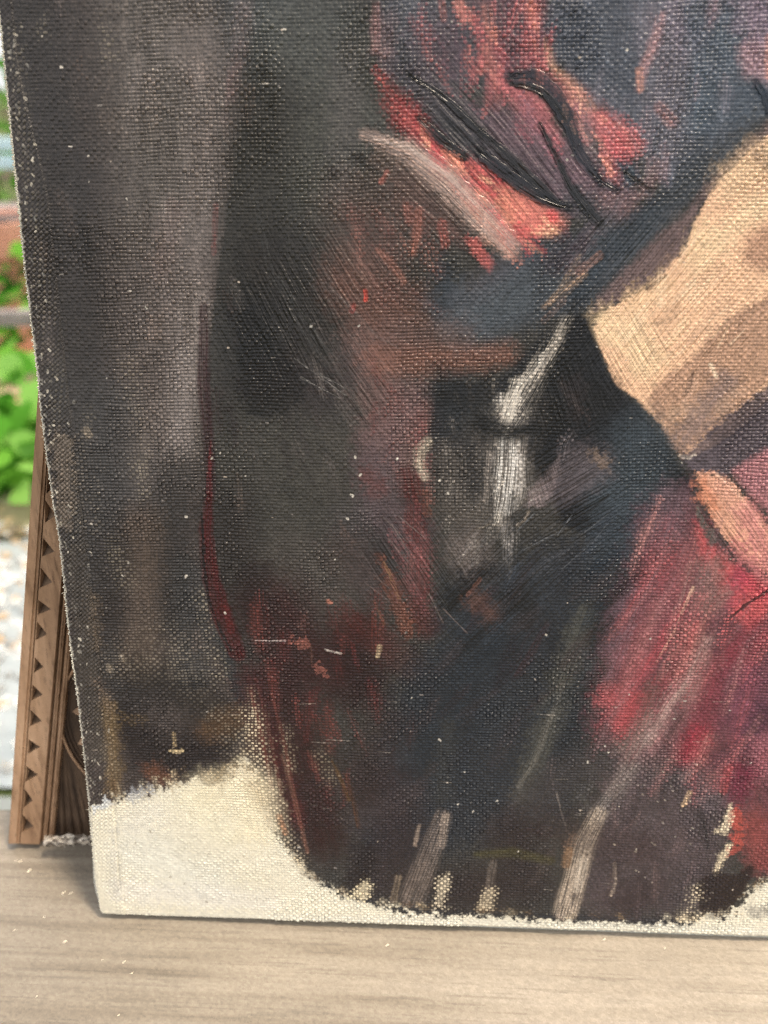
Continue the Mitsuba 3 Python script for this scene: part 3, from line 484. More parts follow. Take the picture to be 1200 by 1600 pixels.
(0,75,50,49,.6,.6,.9,.6,.2,.7,0,.4,1,[2315,2525,12,2358,2442,17,2399,2357,9]),
(0,66,49,47,.4,1.42,1.4,1.2,.4,.6,0,.4,1.1,[4052,1860,28,4028,1817,41,4035,1764,22]),
(0,84,72,65,.5,.6,1.4,1.8,.2,.5,0,.4,1.4,[2395,590,11,2401,529,16,2385,469,9]),
(0,66,60,59,.4,.84,1.5,1.8,.2,.8,0,.4,1.3,[2875,928,17,2852,839,24,2834,748,13]),
(0,46,46,48,.5,.79,1.3,1.2,.4,.7,0,.4,1.5,[2996,3650,16,3014,3569,22,3030,3488,12]),
(0,49,45,44,.6,1.31,1.4,1.2,.8,.8,0,.4,.8,[196,3802,26,169,3716,37,160,3628,21]),
(0,55,8,8,.5,1.51,1.6,.6,.6,.5,0,.4,1,[1058,2453,30,1018,2390,43,995,2319,24]),
(0,40,11,17,.7,.82,1.2,1.2,.6,.5,0,.4,1,[4711,1382,16,4711,1336,23,4711,1290,13]),
(0,205,152,128,.6,.65,1.3,1.8,.8,.4,0,.4,.8,[4321,2958,13,4366,2936,19,4399,2896,10]),
(0,92,86,83,.7,.6,1.4,1.2,.2,.9,0,.4,1.4,[1013,4879,9,995,4791,13,962,4705,7]),
(0,86,63,63,.5,1.12,1.2,.6,.2,.5,0,.4,1.2,[2242,2716,22,2280,2623,32,2320,2530,18]),
(0,79,88,99,.4,1.09,1.5,1.8,.6,.7,0,.4,.9,[3755,5494,22,3788,5426,31,3824,5359,17]),
(0,61,57,56,.5,1.27,.9,1.2,.8,.8,0,.4,1.2,[182,5365,25,162,5314,36,170,5262,20]),
(0,52,30,29,.6,1.18,1.3,.6,.8,.9,0,.4,.8,[1621,1122,24,1621,1046,34,1665,992,19]),
(0,12,8,8,.4,.66,.8,1.2,.6,.9,0,.4,1,[1363,4388,13,1401,4291,19,1445,4195,10]),
(0,202,164,133,.6,.82,1.3,1.2,.8,.8,0,.4,1.4,[4133,4283,16,4101,4194,23,4060,4107,13]),
(0,49,39,35,.5,.6,1.6,1.8,.4,.6,0,.4,1.3,[271,1499,12,287,1432,17,266,1362,9]),
(0,8,8,8,.6,1.4,1.2,1.8,.4,.6,0,.4,.9,[358,4815,28,375,4682,40,378,4545,22]),
(0,97,96,97,.7,.87,.8,.6,.8,.8,0,.4,1.2,[1398,5964,17,1411,5876,25,1433,5789,14]),
(0,8,8,8,.5,.95,1.1,.6,.6,.9,0,.4,1.4,[3969,5201,19,3964,5111,27,3981,5020,15]),
(0,68,66,61,.5,.6,.9,.6,.6,.5,0,.4,1.2,[1344,3696,8,1360,3594,11,1418,3508,6]),
(0,51,46,44,.4,1.07,.7,1.2,.4,.5,0,.4,1,[1052,2321,21,1042,2191,30,1036,2059,17]),
(0,77,77,81,.5,1.2,1.5,.6,.8,.5,0,.4,1,[2705,1698,24,2674,1654,34,2634,1618,19]),
(0,52,8,8,.7,1.51,1.2,.6,.8,.6,0,.4,1,[2217,5371,30,2238,5333,43,2267,5301,24]),
(0,34,28,30,.7,.91,1.5,1.2,.4,.9,0,.4,1.5,[3005,961,18,3012,908,26,2998,858,14]),
(0,69,40,36,.4,1.04,1.2,1.2,.4,.5,0,.4,1.5,[1837,2528,21,1829,2406,30,1866,2290,16]),
(0,94,74,68,.4,.84,.8,1.2,.6,.6,0,.4,.9,[2028,3733,17,2045,3694,24,2028,3655,13]),
(0,51,24,23,.4,.6,1.2,1.8,.4,.7,0,.4,1,[1705,2245,8,1759,2148,11,1813,2049,6]),
(0,72,65,67,.6,1.51,1,1.2,.2,.8,0,.4,1.5,[3938,1013,30,3933,958,43,3904,915,24]),
(0,8,8,8,.7,.88,1.4,1.8,.4,.7,0,.4,1.3,[2417,4342,18,2449,4310,25,2489,4288,14]),
(0,97,91,92,.4,.9,.7,1.2,.2,.8,0,.4,1.5,[3768,4813,18,3739,4791,26,3735,4756,14]),
(0,129,78,86,.7,1.47,1,1.8,.2,.6,0,.4,1.4,[4653,1492,29,4646,1398,42,4645,1302,23]),
(0,79,60,56,.4,.63,.7,1.2,.8,.6,0,.4,1.1,[2071,3673,13,2049,3628,18,2067,3581,10]),
(0,96,52,53,.5,1.5,1.5,1.2,.2,.7,0,.4,1.5,[4770,1012,30,4779,888,43,4793,763,24]),
(0,142,110,105,.4,1.3,1.3,.6,.8,.9,0,.4,1.3,[2265,3589,26,2287,3550,37,2265,3511,20]),
(0,90,84,82,.4,.83,1.1,1.2,.2,.6,0,.4,1.3,[649,4360,17,654,4225,24,619,4090,13]),
(0,16,9,8,.6,.6,1.4,1.8,.6,.6,0,.4,1,[2354,2231,8,2294,2093,12,2203,1974,6]),
(0,68,33,36,.5,.6,1,.6,.6,.4,0,.4,1.5,[3753,2105,9,3718,2021,13,3682,1937,7]),
(0,20,11,8,.5,.71,.6,1.8,.4,.4,0,.4,.9,[502,5953,14,478,5868,20,481,5781,11]),
(0,69,66,73,.4,.6,1.5,1.8,.8,.8,0,.4,1,[3612,5673,10,3629,5586,14,3643,5498,8]),
(0,103,97,93,.6,1.02,1.5,1.8,.4,.7,0,.4,1.3,[1117,5425,20,1137,5379,29,1129,5329,16]),
(0,22,27,33,.6,.75,1,1.8,.4,.6,0,.4,1.1,[3190,2454,15,3141,2419,21,3126,2357,12]),
(0,22,27,32,.5,1.52,1.3,1.8,.4,.5,0,.4,1,[2985,1853,30,2967,1778,43,2953,1701,24]),
(0,108,69,74,.5,1.14,1.6,1.2,.4,.5,0,.4,1.2,[3816,2622,23,3795,2492,33,3735,2377,18]),
(0,68,58,53,.7,1.11,1.1,1.8,.8,.7,0,.4,1.2,[911,3970,22,908,3913,32,900,3856,17]),
(0,52,25,25,.5,.6,1.3,1.8,.4,.9,0,.4,.8,[3989,3011,10,4029,2925,14,4101,2865,8]),
(0,8,8,8,.5,.73,1.2,1.2,.6,.5,0,.4,1,[327,5895,15,337,5854,21,339,5812,11]),
(0,81,73,65,.7,1.51,.7,.6,.8,.6,0,.4,1.2,[3498,797,30,3475,668,43,3421,550,24]),
(0,48,42,41,.7,1.16,.9,1.2,.4,.9,0,.4,.9,[1649,3818,23,1704,3718,33,1720,3603,18]),
(0,8,8,8,.6,1.05,.7,1.2,.2,.5,0,.4,1.2,[1901,5173,21,1979,5114,30,2057,5054,16]),
(0,41,44,50,.4,.6,1.5,1.2,.4,.6,0,.4,.9,[2974,5042,12,3040,4959,17,3101,4871,9]),
(0,49,45,43,.7,.93,1.3,1.2,.2,.6,0,.4,1.1,[188,2925,19,147,2769,26,145,2609,15]),
(0,8,8,8,.4,.89,1.2,.6,.4,.7,0,.4,.8,[1316,4288,18,1321,4175,25,1363,4069,14]),
(0,55,49,47,.5,.64,1,.6,.6,.7,0,.4,1.1,[49,1297,13,77,1217,18,60,1127,10]),
(0,37,14,8,.5,.65,1.2,1.2,.4,.8,0,.4,1.5,[2095,3895,13,2137,3853,19,2164,3800,10]),
(0,84,75,74,.7,1,.8,.6,.8,.8,0,.4,1.1,[3239,1374,20,3235,1253,28,3253,1131,16]),
(0,123,108,100,.7,.88,1.5,1.2,.2,.5,0,.4,1,[743,4246,18,730,4189,25,726,4132,14]),
(0,64,62,63,.6,.6,.9,1.2,.4,.6,0,.4,1.4,[3543,1297,9,3462,1182,13,3398,1051,7]),
(0,70,60,60,.4,1.37,1.3,1.8,.4,.6,0,.4,1.2,[3009,999,27,2995,930,39,2947,885,21]),
(0,30,28,30,.6,1.27,.9,.6,.6,.9,0,.4,.9,[2127,1598,25,2184,1462,36,2225,1316,20]),
(0,82,79,76,.7,.6,1.2,.6,.2,.9,0,.4,.9,[1145,5359,12,1195,5271,17,1244,5182,9]),
(0,138,123,115,.7,1.53,.9,1.8,.8,.8,0,.4,1,[1090,5592,31,1107,5557,44,1091,5521,24]),
(0,123,84,83,.6,.67,.8,1.8,.2,.6,0,.4,1,[4092,2626,13,4084,2522,19,4053,2423,11]),
(0,60,65,71,.7,1.3,.8,1.2,.2,.8,0,.4,1,[2556,4444,26,2568,4373,37,2618,4318,20]),
(0,31,37,44,.7,1.06,1.4,.6,.2,.8,0,.4,1,[2420,1778,21,2439,1627,30,2498,1487,17]),
(0,74,73,78,.4,1.39,1.6,1.8,.4,.4,0,.4,1.4,[3338,4761,28,3299,4749,40,3288,4711,22]),
(0,61,35,38,.7,1.47,1,1.2,.4,.9,0,.4,1.2,[3638,2055,29,3622,1953,42,3577,1862,23]),
(0,54,52,48,.4,1.08,.8,.6,.2,.8,0,.4,1.4,[1851,5763,22,1871,5669,31,1921,5583,17]),
(0,114,47,49,.4,.91,1.6,.6,.4,.9,0,.4,.8,[4533,2469,18,4481,2392,26,4466,2294,14]),
(0,105,92,84,.4,1.11,.6,1.8,.8,.8,0,.4,1,[3751,3737,22,3744,3679,32,3720,3627,17]),
(0,51,45,46,.6,1.22,1.5,1.2,.6,.9,0,.4,1.3,[3690,883,24,3697,709,35,3688,534,19]),
(0,111,76,79,.5,.6,1.1,.6,.8,.6,0,.4,1,[4068,1699,11,4077,1645,16,4039,1615,9]),
(0,93,75,67,.7,1.42,.7,1.2,.8,.7,0,.4,1.4,[1880,4626,28,1941,4561,41,1984,4483,22]),
(0,124,111,103,.7,1.49,1.3,.6,.8,.5,0,.4,1.1,[830,5550,30,837,5416,43,832,5280,23]),
(0,39,35,34,.7,1.18,1.5,1.8,.8,.5,0,.4,1.2,[319,4512,24,323,4402,34,327,4291,19]),
(0,59,38,33,.4,.66,1.2,.6,.6,.5,0,.4,.9,[2290,3535,13,2313,3491,19,2320,3442,10]),
(0,73,60,60,.5,1.46,1.5,1.2,.4,.7,0,.4,1.2,[2077,3170,29,2142,3109,42,2210,3050,23]),
(0,37,26,25,.6,.6,.8,1.2,.4,.8,0,.4,1.4,[1764,1443,7,1773,1384,10,1787,1326,6]),
(0,59,53,52,.6,.89,.7,1.2,.6,.6,0,.4,1.2,[1928,746,18,1909,597,25,1876,449,14]),
(0,70,61,58,.4,1.01,1.3,1.2,.6,.4,0,.4,1.1,[2375,3995,20,2419,3921,29,2474,3854,16]),
(0,79,70,78,.7,1.01,1.2,1.2,.6,.8,0,.4,1.2,[2367,5695,20,2408,5598,29,2460,5505,16]),
(0,8,8,8,.4,.89,.9,.6,.6,.7,0,.4,1.1,[2323,4596,18,2358,4541,25,2404,4493,14]),
(0,11,8,8,.4,.87,.8,.6,.8,.9,0,.4,1.1,[1383,2804,17,1406,2712,25,1415,2616,14]),
(0,111,103,100,.5,.66,1.5,.6,.6,.5,0,.4,1,[999,5694,13,998,5619,19,1031,5551,10]),
(0,53,48,46,.6,.6,.9,1.2,.4,.5,0,.4,1.4,[324,4557,12,297,4479,17,297,4399,9]),
(0,70,63,59,.4,.6,1.3,1.8,.6,.7,0,.4,1.1,[518,5779,8,509,5714,12,511,5649,7]),
(0,158,85,90,.7,.6,1.1,1.8,.8,.6,0,.4,1.1,[4700,2352,9,4633,2259,13,4575,2155,7]),
(0,78,68,62,.4,1.16,.8,1.8,.6,.6,0,.4,.9,[742,5506,23,725,5459,33,713,5411,18]),
(0,93,65,64,.6,1.43,1.1,.6,.8,.8,0,.4,1,[3919,2105,29,3875,1995,41,3826,1887,22]),
(0,8,8,8,.7,.6,.7,1.2,.4,.5,0,.4,1.2,[1720,3209,10,1723,3123,14,1765,3049,8]),
(0,113,92,72,.6,1.16,1.4,1.2,.4,.7,0,.4,1.3,[3804,4318,23,3773,4252,33,3714,4208,18]),
(0,50,46,44,.6,1.27,.8,.6,.4,.9,0,.4,.9,[899,3399,25,885,3300,36,894,3200,20]),
(0,50,44,44,.6,1.32,1.2,1.8,.8,.7,0,.4,1.2,[1793,1483,26,1812,1371,38,1837,1260,21]),
(0,69,62,64,.5,.61,1.1,1.2,.6,.4,0,.4,1.2,[4064,570,12,4022,429,17,4021,275,10]),
(0,50,47,43,.6,.65,1.5,.6,.2,.9,0,.4,1,[1494,2844,13,1496,2740,19,1531,2645,10]),
(0,109,95,88,.5,.79,.6,.6,.2,.5,0,.4,1.2,[1056,5569,16,1065,5514,23,1079,5460,12]),
(0,55,29,30,.5,1.29,.8,1.2,.4,.8,0,.4,1.2,[4445,2885,26,4483,2767,37,4541,2654,20]),
(0,32,37,41,.7,1.35,1.2,1.8,.6,.4,0,.4,1,[2511,4562,27,2535,4518,38,2584,4501,21]),
(0,60,66,73,.7,.73,1.2,1.2,.8,.6,0,.4,.8,[3618,4805,15,3626,4766,21,3595,4743,11]),
(0,29,26,22,.7,.6,.7,1.8,.4,.6,0,.4,1.3,[1103,3831,8,1107,3751,12,1155,3687,7]),
(0,9,8,8,.7,1.08,.7,1.2,.4,.6,0,.4,.9,[4231,1022,22,4279,879,31,4316,730,17]),
(0,92,64,53,.7,.66,1,1.2,.2,.5,0,.4,1.3,[2227,4021,13,2271,3975,19,2334,3963,10]),
(0,103,78,72,.5,1.23,1.6,1.8,.4,.5,0,.4,1.1,[1983,4222,25,1983,4172,35,2022,4139,19]),
(0,52,54,53,.5,1.17,.7,1.2,.2,.6,0,.4,1.1,[3430,2278,23,3363,2186,33,3278,2113,18]),
(0,113,94,77,.4,1.52,1.5,1.2,.6,.5,0,.4,1.2,[162,1881,30,221,1776,43,246,1652,24]),
(0,116,106,97,.6,1.5,1,1.2,.6,.5,0,.4,1.1,[3515,808,30,3498,740,43,3529,675,24]),
(0,92,83,80,.7,.91,1.2,1.2,.4,.7,0,.4,.9,[422,6099,18,367,5981,26,351,5855,14]),
(0,130,63,73,.4,.66,.8,.6,.4,.7,0,.4,1.5,[4288,1949,13,4277,1871,19,4280,1790,10]),
(0,119,45,51,.7,.96,.8,1.8,.4,.7,0,.4,.8,[4429,2727,19,4439,2661,27,4436,2596,15]),
(0,62,48,42,.6,.79,1.5,1.2,.6,.6,0,.4,1.1,[1190,4394,16,1214,4349,23,1231,4300,12]),
(0,58,51,48,.4,.8,1.2,1.2,.2,.6,0,.4,1.2,[533,5936,16,561,5865,23,548,5788,13]),
(0,8,8,8,.4,1.13,.7,.6,.6,.7,0,.4,1.5,[310,3831,23,285,3761,32,307,3694,18]),
(0,52,45,46,.4,.95,.8,1.2,.4,.9,0,.4,.9,[2115,863,19,2109,774,27,2097,685,15]),
(0,69,62,55,.6,1.14,1.5,1.8,.8,.7,0,.4,1,[3589,822,23,3550,665,33,3491,515,18]),
(0,72,72,68,.4,1.17,1.5,1.2,.8,.6,0,.4,1.1,[1643,5967,23,1594,5872,33,1569,5768,18]),
(0,50,38,36,.7,.6,.9,1.8,.8,.5,0,.4,1.5,[3290,3709,12,3335,3673,17,3348,3617,9]),
(0,89,79,76,.4,.91,1.6,1.2,.8,.8,0,.4,.9,[2080,5071,18,2166,5054,26,2236,5004,14]),
(0,61,57,56,.5,1.49,.7,.6,.6,.5,0,.4,.9,[2016,2725,30,2041,2680,43,2050,2628,23]),
(0,49,47,47,.4,1.51,1.4,1.8,.4,.7,0,.4,1.2,[2515,3605,30,2557,3546,43,2600,3488,24]),
(0,76,72,68,.7,1.53,1.4,.6,.6,.8,0,.4,1.3,[2518,2989,31,2576,2881,44,2627,2766,24]),
(0,76,67,61,.6,1.33,1.6,1.8,.2,.9,0,.4,1,[594,5366,27,578,5316,38,602,5271,21]),
(0,74,74,78,.6,1.28,1,1.2,.6,.6,0,.4,1.2,[3221,2800,26,3135,2747,37,3056,2685,20]),
(0,105,73,69,.4,1.1,.7,.6,.2,.8,0,.4,1.3,[2479,4751,22,2565,4662,31,2674,4599,17]),
(0,132,104,98,.7,.6,1.5,1.8,.4,.7,0,.4,1.1,[2544,4989,10,2587,4877,14,2664,4778,7]),
(0,66,60,57,.6,1.52,.6,.6,.4,.4,0,.4,1,[396,5786,30,387,5751,43,388,5715,24]),
(0,21,24,27,.5,1.27,1,1.8,.4,.8,0,.4,1.5,[2997,2448,25,2955,2363,36,2893,2293,20]),
(0,34,31,27,.6,1.53,.8,1.2,.4,.7,0,.4,1.2,[1610,4551,31,1635,4522,44,1664,4497,24]),
(0,58,57,64,.7,.6,1.4,1.2,.8,.6,0,.4,1,[3627,5305,7,3610,5222,10,3615,5135,6]),
(0,83,72,75,.7,1.28,1.2,1.8,.8,.6,0,.4,1.1,[3224,5293,26,3254,5211,36,3261,5126,20]),
(0,40,35,33,.7,1.02,.7,1.2,.8,.9,0,.4,1.2,[435,4676,20,419,4541,29,411,4404,16]),
(0,158,97,95,.4,1.15,1.5,1.2,.8,.9,0,.4,1,[4186,2472,23,4164,2402,33,4138,2334,18]),
(0,70,77,83,.7,1.38,1.3,1.8,.2,.8,0,.4,1.2,[3122,4448,28,3107,4416,39,3073,4404,22]),
(0,225,195,158,.6,.87,.9,.6,.2,.4,0,.4,1.2,[3857,4229,17,3830,4189,25,3811,4144,14]),
(0,46,42,40,.5,1.48,1.6,.6,.2,.9,0,.4,.8,[145,4221,30,117,4171,42,130,4119,23]),
(0,104,97,94,.6,1.29,1.3,.6,.4,.6,0,.4,1.2,[965,5767,26,953,5695,37,978,5627,20]),
(0,57,55,53,.7,.76,1.1,.6,.2,.6,0,.4,1.4,[1951,1560,15,1974,1488,22,1979,1410,12]),
(0,50,45,43,.7,.72,1.5,.6,.2,.8,0,.4,1.1,[1300,3835,14,1360,3755,21,1416,3671,11]),
(0,95,67,67,.6,.6,1,1.8,.8,.5,0,.4,.8,[3147,5433,12,3155,5402,17,3169,5372,9]),
(0,75,68,65,.5,1.49,1.1,1.2,.6,.4,0,.4,1.2,[455,5593,30,434,5504,42,377,5425,23]),
(0,105,87,80,.5,1.01,1.3,.6,.2,.8,0,.4,1,[1898,3823,20,1940,3801,29,1952,3755,16]),
(0,70,65,64,.7,.8,1.3,1.8,.2,.8,0,.4,1,[697,3440,16,672,3333,23,669,3223,13]),
(0,117,66,77,.5,1.41,.9,1.8,.8,.8,0,.4,1.3,[4471,2083,28,4420,1954,40,4362,1826,22]),
(0,76,81,92,.7,1.26,1.2,1.8,.4,.6,0,.4,1.3,[3179,5999,25,3197,5904,36,3218,5807,20]),
(0,78,73,68,.7,1.22,.9,.6,.6,.7,0,.4,1.2,[87,2465,24,87,2412,35,69,2360,19]),
(0,40,36,35,.4,1.1,.6,1.8,.4,.4,0,.4,1.5,[435,4485,22,379,4368,31,353,4242,17]),
(0,121,78,80,.7,.91,.8,1.8,.4,.5,0,.4,.9,[4277,2162,18,4278,2094,26,4250,2035,14]),
(0,44,41,36,.6,1.2,.9,1.2,.4,.9,0,.4,1.3,[1869,3322,24,1879,3207,34,1895,3091,19]),
(0,66,39,45,.5,.76,1.1,.6,.6,.7,0,.4,1.3,[4254,2353,15,4272,2243,22,4300,2132,12]),
(0,63,66,66,.4,1.16,.9,1.2,.4,.5,0,.4,1.4,[3120,1554,23,3122,1459,33,3168,1379,18]),
(0,86,77,71,.5,.6,1.1,.6,.4,.7,0,.4,.9,[619,5562,10,559,5430,14,531,5290,8]),
(0,44,47,50,.5,.74,1.5,.6,.4,.5,0,.4,1.4,[2218,1927,15,2281,1807,21,2309,1670,12]),
(0,106,91,88,.5,.77,1.4,1.8,.4,.6,0,.4,1.5,[2461,4175,15,2491,4097,22,2556,4043,12]),
(0,54,58,61,.7,1.4,.8,.6,.2,.5,0,.4,1.4,[3470,2077,28,3405,1950,40,3338,1823,22]),
(0,43,32,30,.7,1.48,1.1,1.8,.2,.8,0,.4,1.4,[1113,3811,30,1106,3698,42,1120,3585,23]),
(0,89,72,66,.5,.6,1.1,.6,.8,.4,0,.4,1.3,[1863,4285,12,1914,4258,17,1936,4206,9]),
(0,49,45,43,.6,1.5,.6,.6,.6,.9,0,.4,1.3,[1641,4022,30,1676,3961,43,1712,3899,24]),
(0,53,49,48,.4,1.54,.9,1.8,.2,.6,0,.4,1.4,[325,4638,31,300,4562,44,263,4488,24]),
(0,74,65,70,.4,.88,1.1,1.2,.8,.5,0,.4,1.4,[3100,4998,18,3130,4962,25,3173,4945,14]),
(0,76,70,66,.7,1.33,.9,.6,.8,.4,0,.4,.8,[575,3607,27,603,3509,38,595,3404,21]),
(0,57,53,52,.6,1.25,.7,1.8,.4,.7,0,.4,1.2,[290,4605,25,297,4504,36,315,4404,20]),
(0,69,60,62,.6,.86,1.4,.6,.8,.4,0,.4,.9,[4218,1038,17,4213,938,25,4205,837,14]),
(0,53,53,48,.7,1.16,1.1,.6,.4,.6,0,.4,.9,[1711,5307,23,1730,5268,33,1731,5226,18]),
(0,126,77,83,.4,1.16,1,1.8,.4,.7,0,.4,1.1,[4027,2964,23,4037,2828,33,4042,2691,18]),
(0,92,81,87,.5,.6,.8,1.8,.4,.7,0,.4,1.5,[4164,3345,8,4190,3311,11,4183,3271,6]),
(0,83,78,83,.7,.82,1.4,.6,.8,.9,0,.4,1.5,[3056,4982,16,3105,4945,23,3150,4901,13]),
(0,55,49,46,.7,.85,1.6,.6,.4,.9,0,.4,1.2,[1834,4070,17,1843,4019,24,1881,3984,13]),
(0,8,8,8,.7,.71,.6,1.2,.2,.4,0,.4,1.3,[2703,5007,14,2758,4990,20,2815,5000,11]),
(0,44,23,21,.6,1.03,.9,1.2,.6,.5,0,.4,1.1,[1647,2154,21,1693,2103,29,1700,2031,16]),
(0,57,60,60,.4,.83,1.5,1.2,.6,.9,0,.4,1.1,[3488,2589,17,3430,2514,24,3360,2451,13]),
(0,85,83,82,.4,1.41,1.5,1.8,.4,.7,0,.4,.8,[3503,1168,28,3476,1092,40,3482,1008,22]),
(0,38,36,36,.7,.69,.6,1.2,.8,.9,0,.4,1.3,[2152,1707,14,2155,1631,20,2190,1567,11]),
(0,8,8,13,.5,.74,1,1.8,.8,.8,0,.4,.9,[3113,5981,15,3124,5902,21,3130,5821,12]),
(0,61,53,48,.7,.6,1.1,.6,.2,.4,0,.4,1.3,[537,2703,8,531,2530,11,542,2356,6]),
(0,8,8,8,.6,1.27,1.4,.6,.8,.5,0,.4,.9,[3320,4116,25,3319,4080,36,3318,4045,20]),
(0,8,8,8,.5,.6,1.4,1.8,.8,.9,0,.4,1,[203,2885,11,223,2747,16,218,2603,9]),
(0,115,68,80,.4,1.51,.9,1.8,.2,.8,0,.4,1.2,[4451,1883,30,4468,1836,43,4440,1801,24]),
(0,27,20,18,.5,.85,1,.6,.4,.6,0,.4,.9,[631,2079,17,651,2020,24,656,1956,13]),
(0,91,53,65,.7,1.24,.9,1.2,.8,.6,0,.4,1.2,[4607,1910,25,4554,1784,35,4497,1657,19]),
(0,55,56,56,.5,1.34,.8,1.2,.2,.5,0,.4,1.2,[3211,1841,27,3149,1752,38,3101,1651,21]),
(0,113,111,110,.4,1.07,1.3,1.2,.4,.8,0,.4,1.1,[2717,3714,21,2797,3619,31,2840,3501,17]),
(0,100,83,91,.6,.6,1.4,1.8,.8,.5,0,.4,1.3,[2685,5317,9,2748,5284,13,2793,5230,7]),
(0,23,25,33,.5,1.33,1,.6,.8,.6,0,.4,1.5,[2878,5125,27,2875,5087,38,2907,5063,21]),
(0,80,68,61,.4,1.43,1.3,1.8,.6,.7,0,.4,.9,[252,4945,29,292,4830,41,322,4710,22]),
(0,89,81,78,.5,1.09,1.3,1.8,.6,.9,0,.4,1.3,[837,4076,22,793,3976,31,759,3872,17]),
(0,224,197,158,.6,.94,.9,1.2,.4,.8,0,.4,1.2,[4254,5196,19,4225,5140,27,4226,5074,15]),
(0,72,36,33,.7,1.26,.6,1.2,.2,.6,0,.4,.9,[1256,1566,25,1261,1515,36,1271,1464,20]),
(0,28,19,11,.7,.62,1.6,1.8,.2,.9,0,.4,1.2,[739,4936,12,747,4816,18,720,4695,10]),
(0,62,51,45,.6,.6,.6,.6,.4,.5,0,.4,1.3,[2073,5267,8,2091,5188,12,2137,5118,6]),
(0,35,40,46,.6,1.51,1,1.8,.8,.9,0,.4,1.4,[3573,2666,30,3569,2620,43,3529,2603,24]),
(0,89,75,68,.4,1.51,1.1,1.8,.4,.7,0,.4,1.5,[130,4665,30,129,4618,43,134,4571,24]),
(0,39,39,39,.4,.71,1.6,.6,.2,.4,0,.4,1.2,[2482,1390,14,2424,1320,20,2394,1230,11]),
(0,38,44,49,.4,.9,1.2,.6,.2,.8,0,.4,1.5,[3417,2536,18,3364,2495,26,3309,2457,14]),
(0,56,51,48,.7,.6,1,.6,.4,.4,0,.4,.8,[1532,2833,10,1559,2707,14,1626,2598,8]),
(0,76,73,70,.4,.98,1.5,1.8,.6,.5,0,.4,1.3,[2833,3108,20,2798,2983,28,2752,2860,15]),
(0,78,79,81,.7,.71,.7,1.2,.6,.5,0,.4,.9,[1312,5988,14,1323,5919,20,1349,5853,11]),
(0,89,79,72,.4,1.07,1.1,1.8,.4,.8,0,.4,1.2,[615,2135,21,603,2060,30,584,1986,17]),
(0,87,75,68,.7,1.02,1.5,.6,.6,.5,0,.4,1.2,[824,4325,20,792,4223,29,773,4117,16]),
(0,8,8,8,.7,.66,1.2,.6,.6,.4,0,.4,1.4,[3156,854,13,3163,765,19,3135,682,10]),
(0,8,8,8,.6,.6,1.6,1.2,.2,.8,0,.4,1.1,[2474,3685,10,2528,3564,14,2560,3433,8]),
(0,42,41,42,.6,.78,1.4,1.2,.6,.9,0,.4,1.2,[2353,1940,16,2331,1900,22,2306,1861,12]),
(0,54,50,49,.4,1.34,1.1,1.2,.2,.6,0,.4,1,[236,3529,27,242,3465,38,232,3399,21]),
(0,24,27,31,.4,.88,.9,.6,.2,.6,0,.4,.9,[2418,1744,18,2406,1641,25,2357,1550,14]),
(0,8,8,8,.7,1.35,1.4,.6,.2,.9,0,.4,1.2,[2931,2668,27,2897,2624,39,2872,2574,21]),
(0,71,68,62,.4,.6,.8,.6,.8,.9,0,.4,.8,[1640,3651,10,1678,3544,15,1700,3431,8]),
(0,36,33,31,.4,.78,1.4,1.8,.6,.5,0,.4,.8,[1663,1581,16,1705,1541,22,1721,1480,12]),
(0,91,54,68,.4,.99,1.5,.6,.6,.7,0,.4,.8,[4467,1672,20,4454,1552,28,4446,1429,16]),
(0,47,53,59,.5,.96,1,.6,.4,.8,0,.4,1,[2952,1809,19,2891,1669,28,2797,1552,15]),
(0,8,8,8,.7,.92,.6,1.2,.8,.4,0,.4,.9,[2436,3384,18,2428,3334,26,2403,3290,15]),
(0,55,53,49,.5,1.23,1,1.2,.2,.9,0,.4,1.1,[1572,4685,25,1579,4615,35,1590,4545,19]),
(0,45,42,39,.6,1.09,1.1,.6,.8,.5,0,.4,1.5,[1516,4161,22,1592,4124,31,1646,4060,17]),
(0,82,73,76,.5,.67,1.1,1.2,.8,.5,0,.4,1.4,[3941,904,13,3904,790,19,3867,674,11]),
(0,72,72,76,.5,.94,1,.6,.4,.8,0,.4,1.4,[2743,4589,19,2815,4552,27,2894,4537,15]),
(0,50,19,18,.7,1.51,1.3,1.2,.8,.5,0,.4,.8,[1315,1617,30,1322,1457,43,1355,1301,24]),
(0,83,69,61,.7,1.26,.7,1.2,.6,.9,0,.4,1.3,[1382,5467,25,1369,5390,36,1356,5313,20]),
(0,27,23,20,.4,.92,1.4,.6,.4,.7,0,.4,1,[139,2677,18,124,2496,26,123,2312,14]),
(0,106,98,95,.7,1.11,.9,.6,.4,.7,0,.4,1.4,[1082,5595,22,1097,5509,32,1115,5423,17]),
(0,48,18,17,.6,.6,1,1.8,.4,.7,0,.4,1,[1368,1072,9,1391,1016,12,1374,954,7]),
(0,94,72,66,.5,.93,.9,1.8,.2,.6,0,.4,1,[2187,3982,19,2228,3953,27,2239,3905,15]),
(0,31,23,24,.4,.6,.8,1.8,.4,.5,0,.4,1.2,[1233,4143,11,1243,4102,16,1273,4070,9]),
(0,68,66,60,.5,.69,1.1,1.8,.2,.7,0,.4,1.4,[1680,3295,14,1730,3196,20,1740,3082,11]),
(0,57,52,48,.7,1.14,.6,1.2,.6,.6,0,.4,1.2,[131,1864,23,131,1742,33,125,1618,18]),
(0,92,84,81,.7,.99,1.1,.6,.4,.4,0,.4,.8,[112,4261,20,113,4139,28,91,4015,16]),
(0,35,27,25,.7,.62,1.4,.6,.8,.8,0,.4,1.5,[1791,742,12,1753,635,18,1761,522,10]),
(0,48,24,24,.4,.6,.7,1.2,.4,.7,0,.4,1,[1523,2068,10,1574,1987,14,1628,1908,8]),
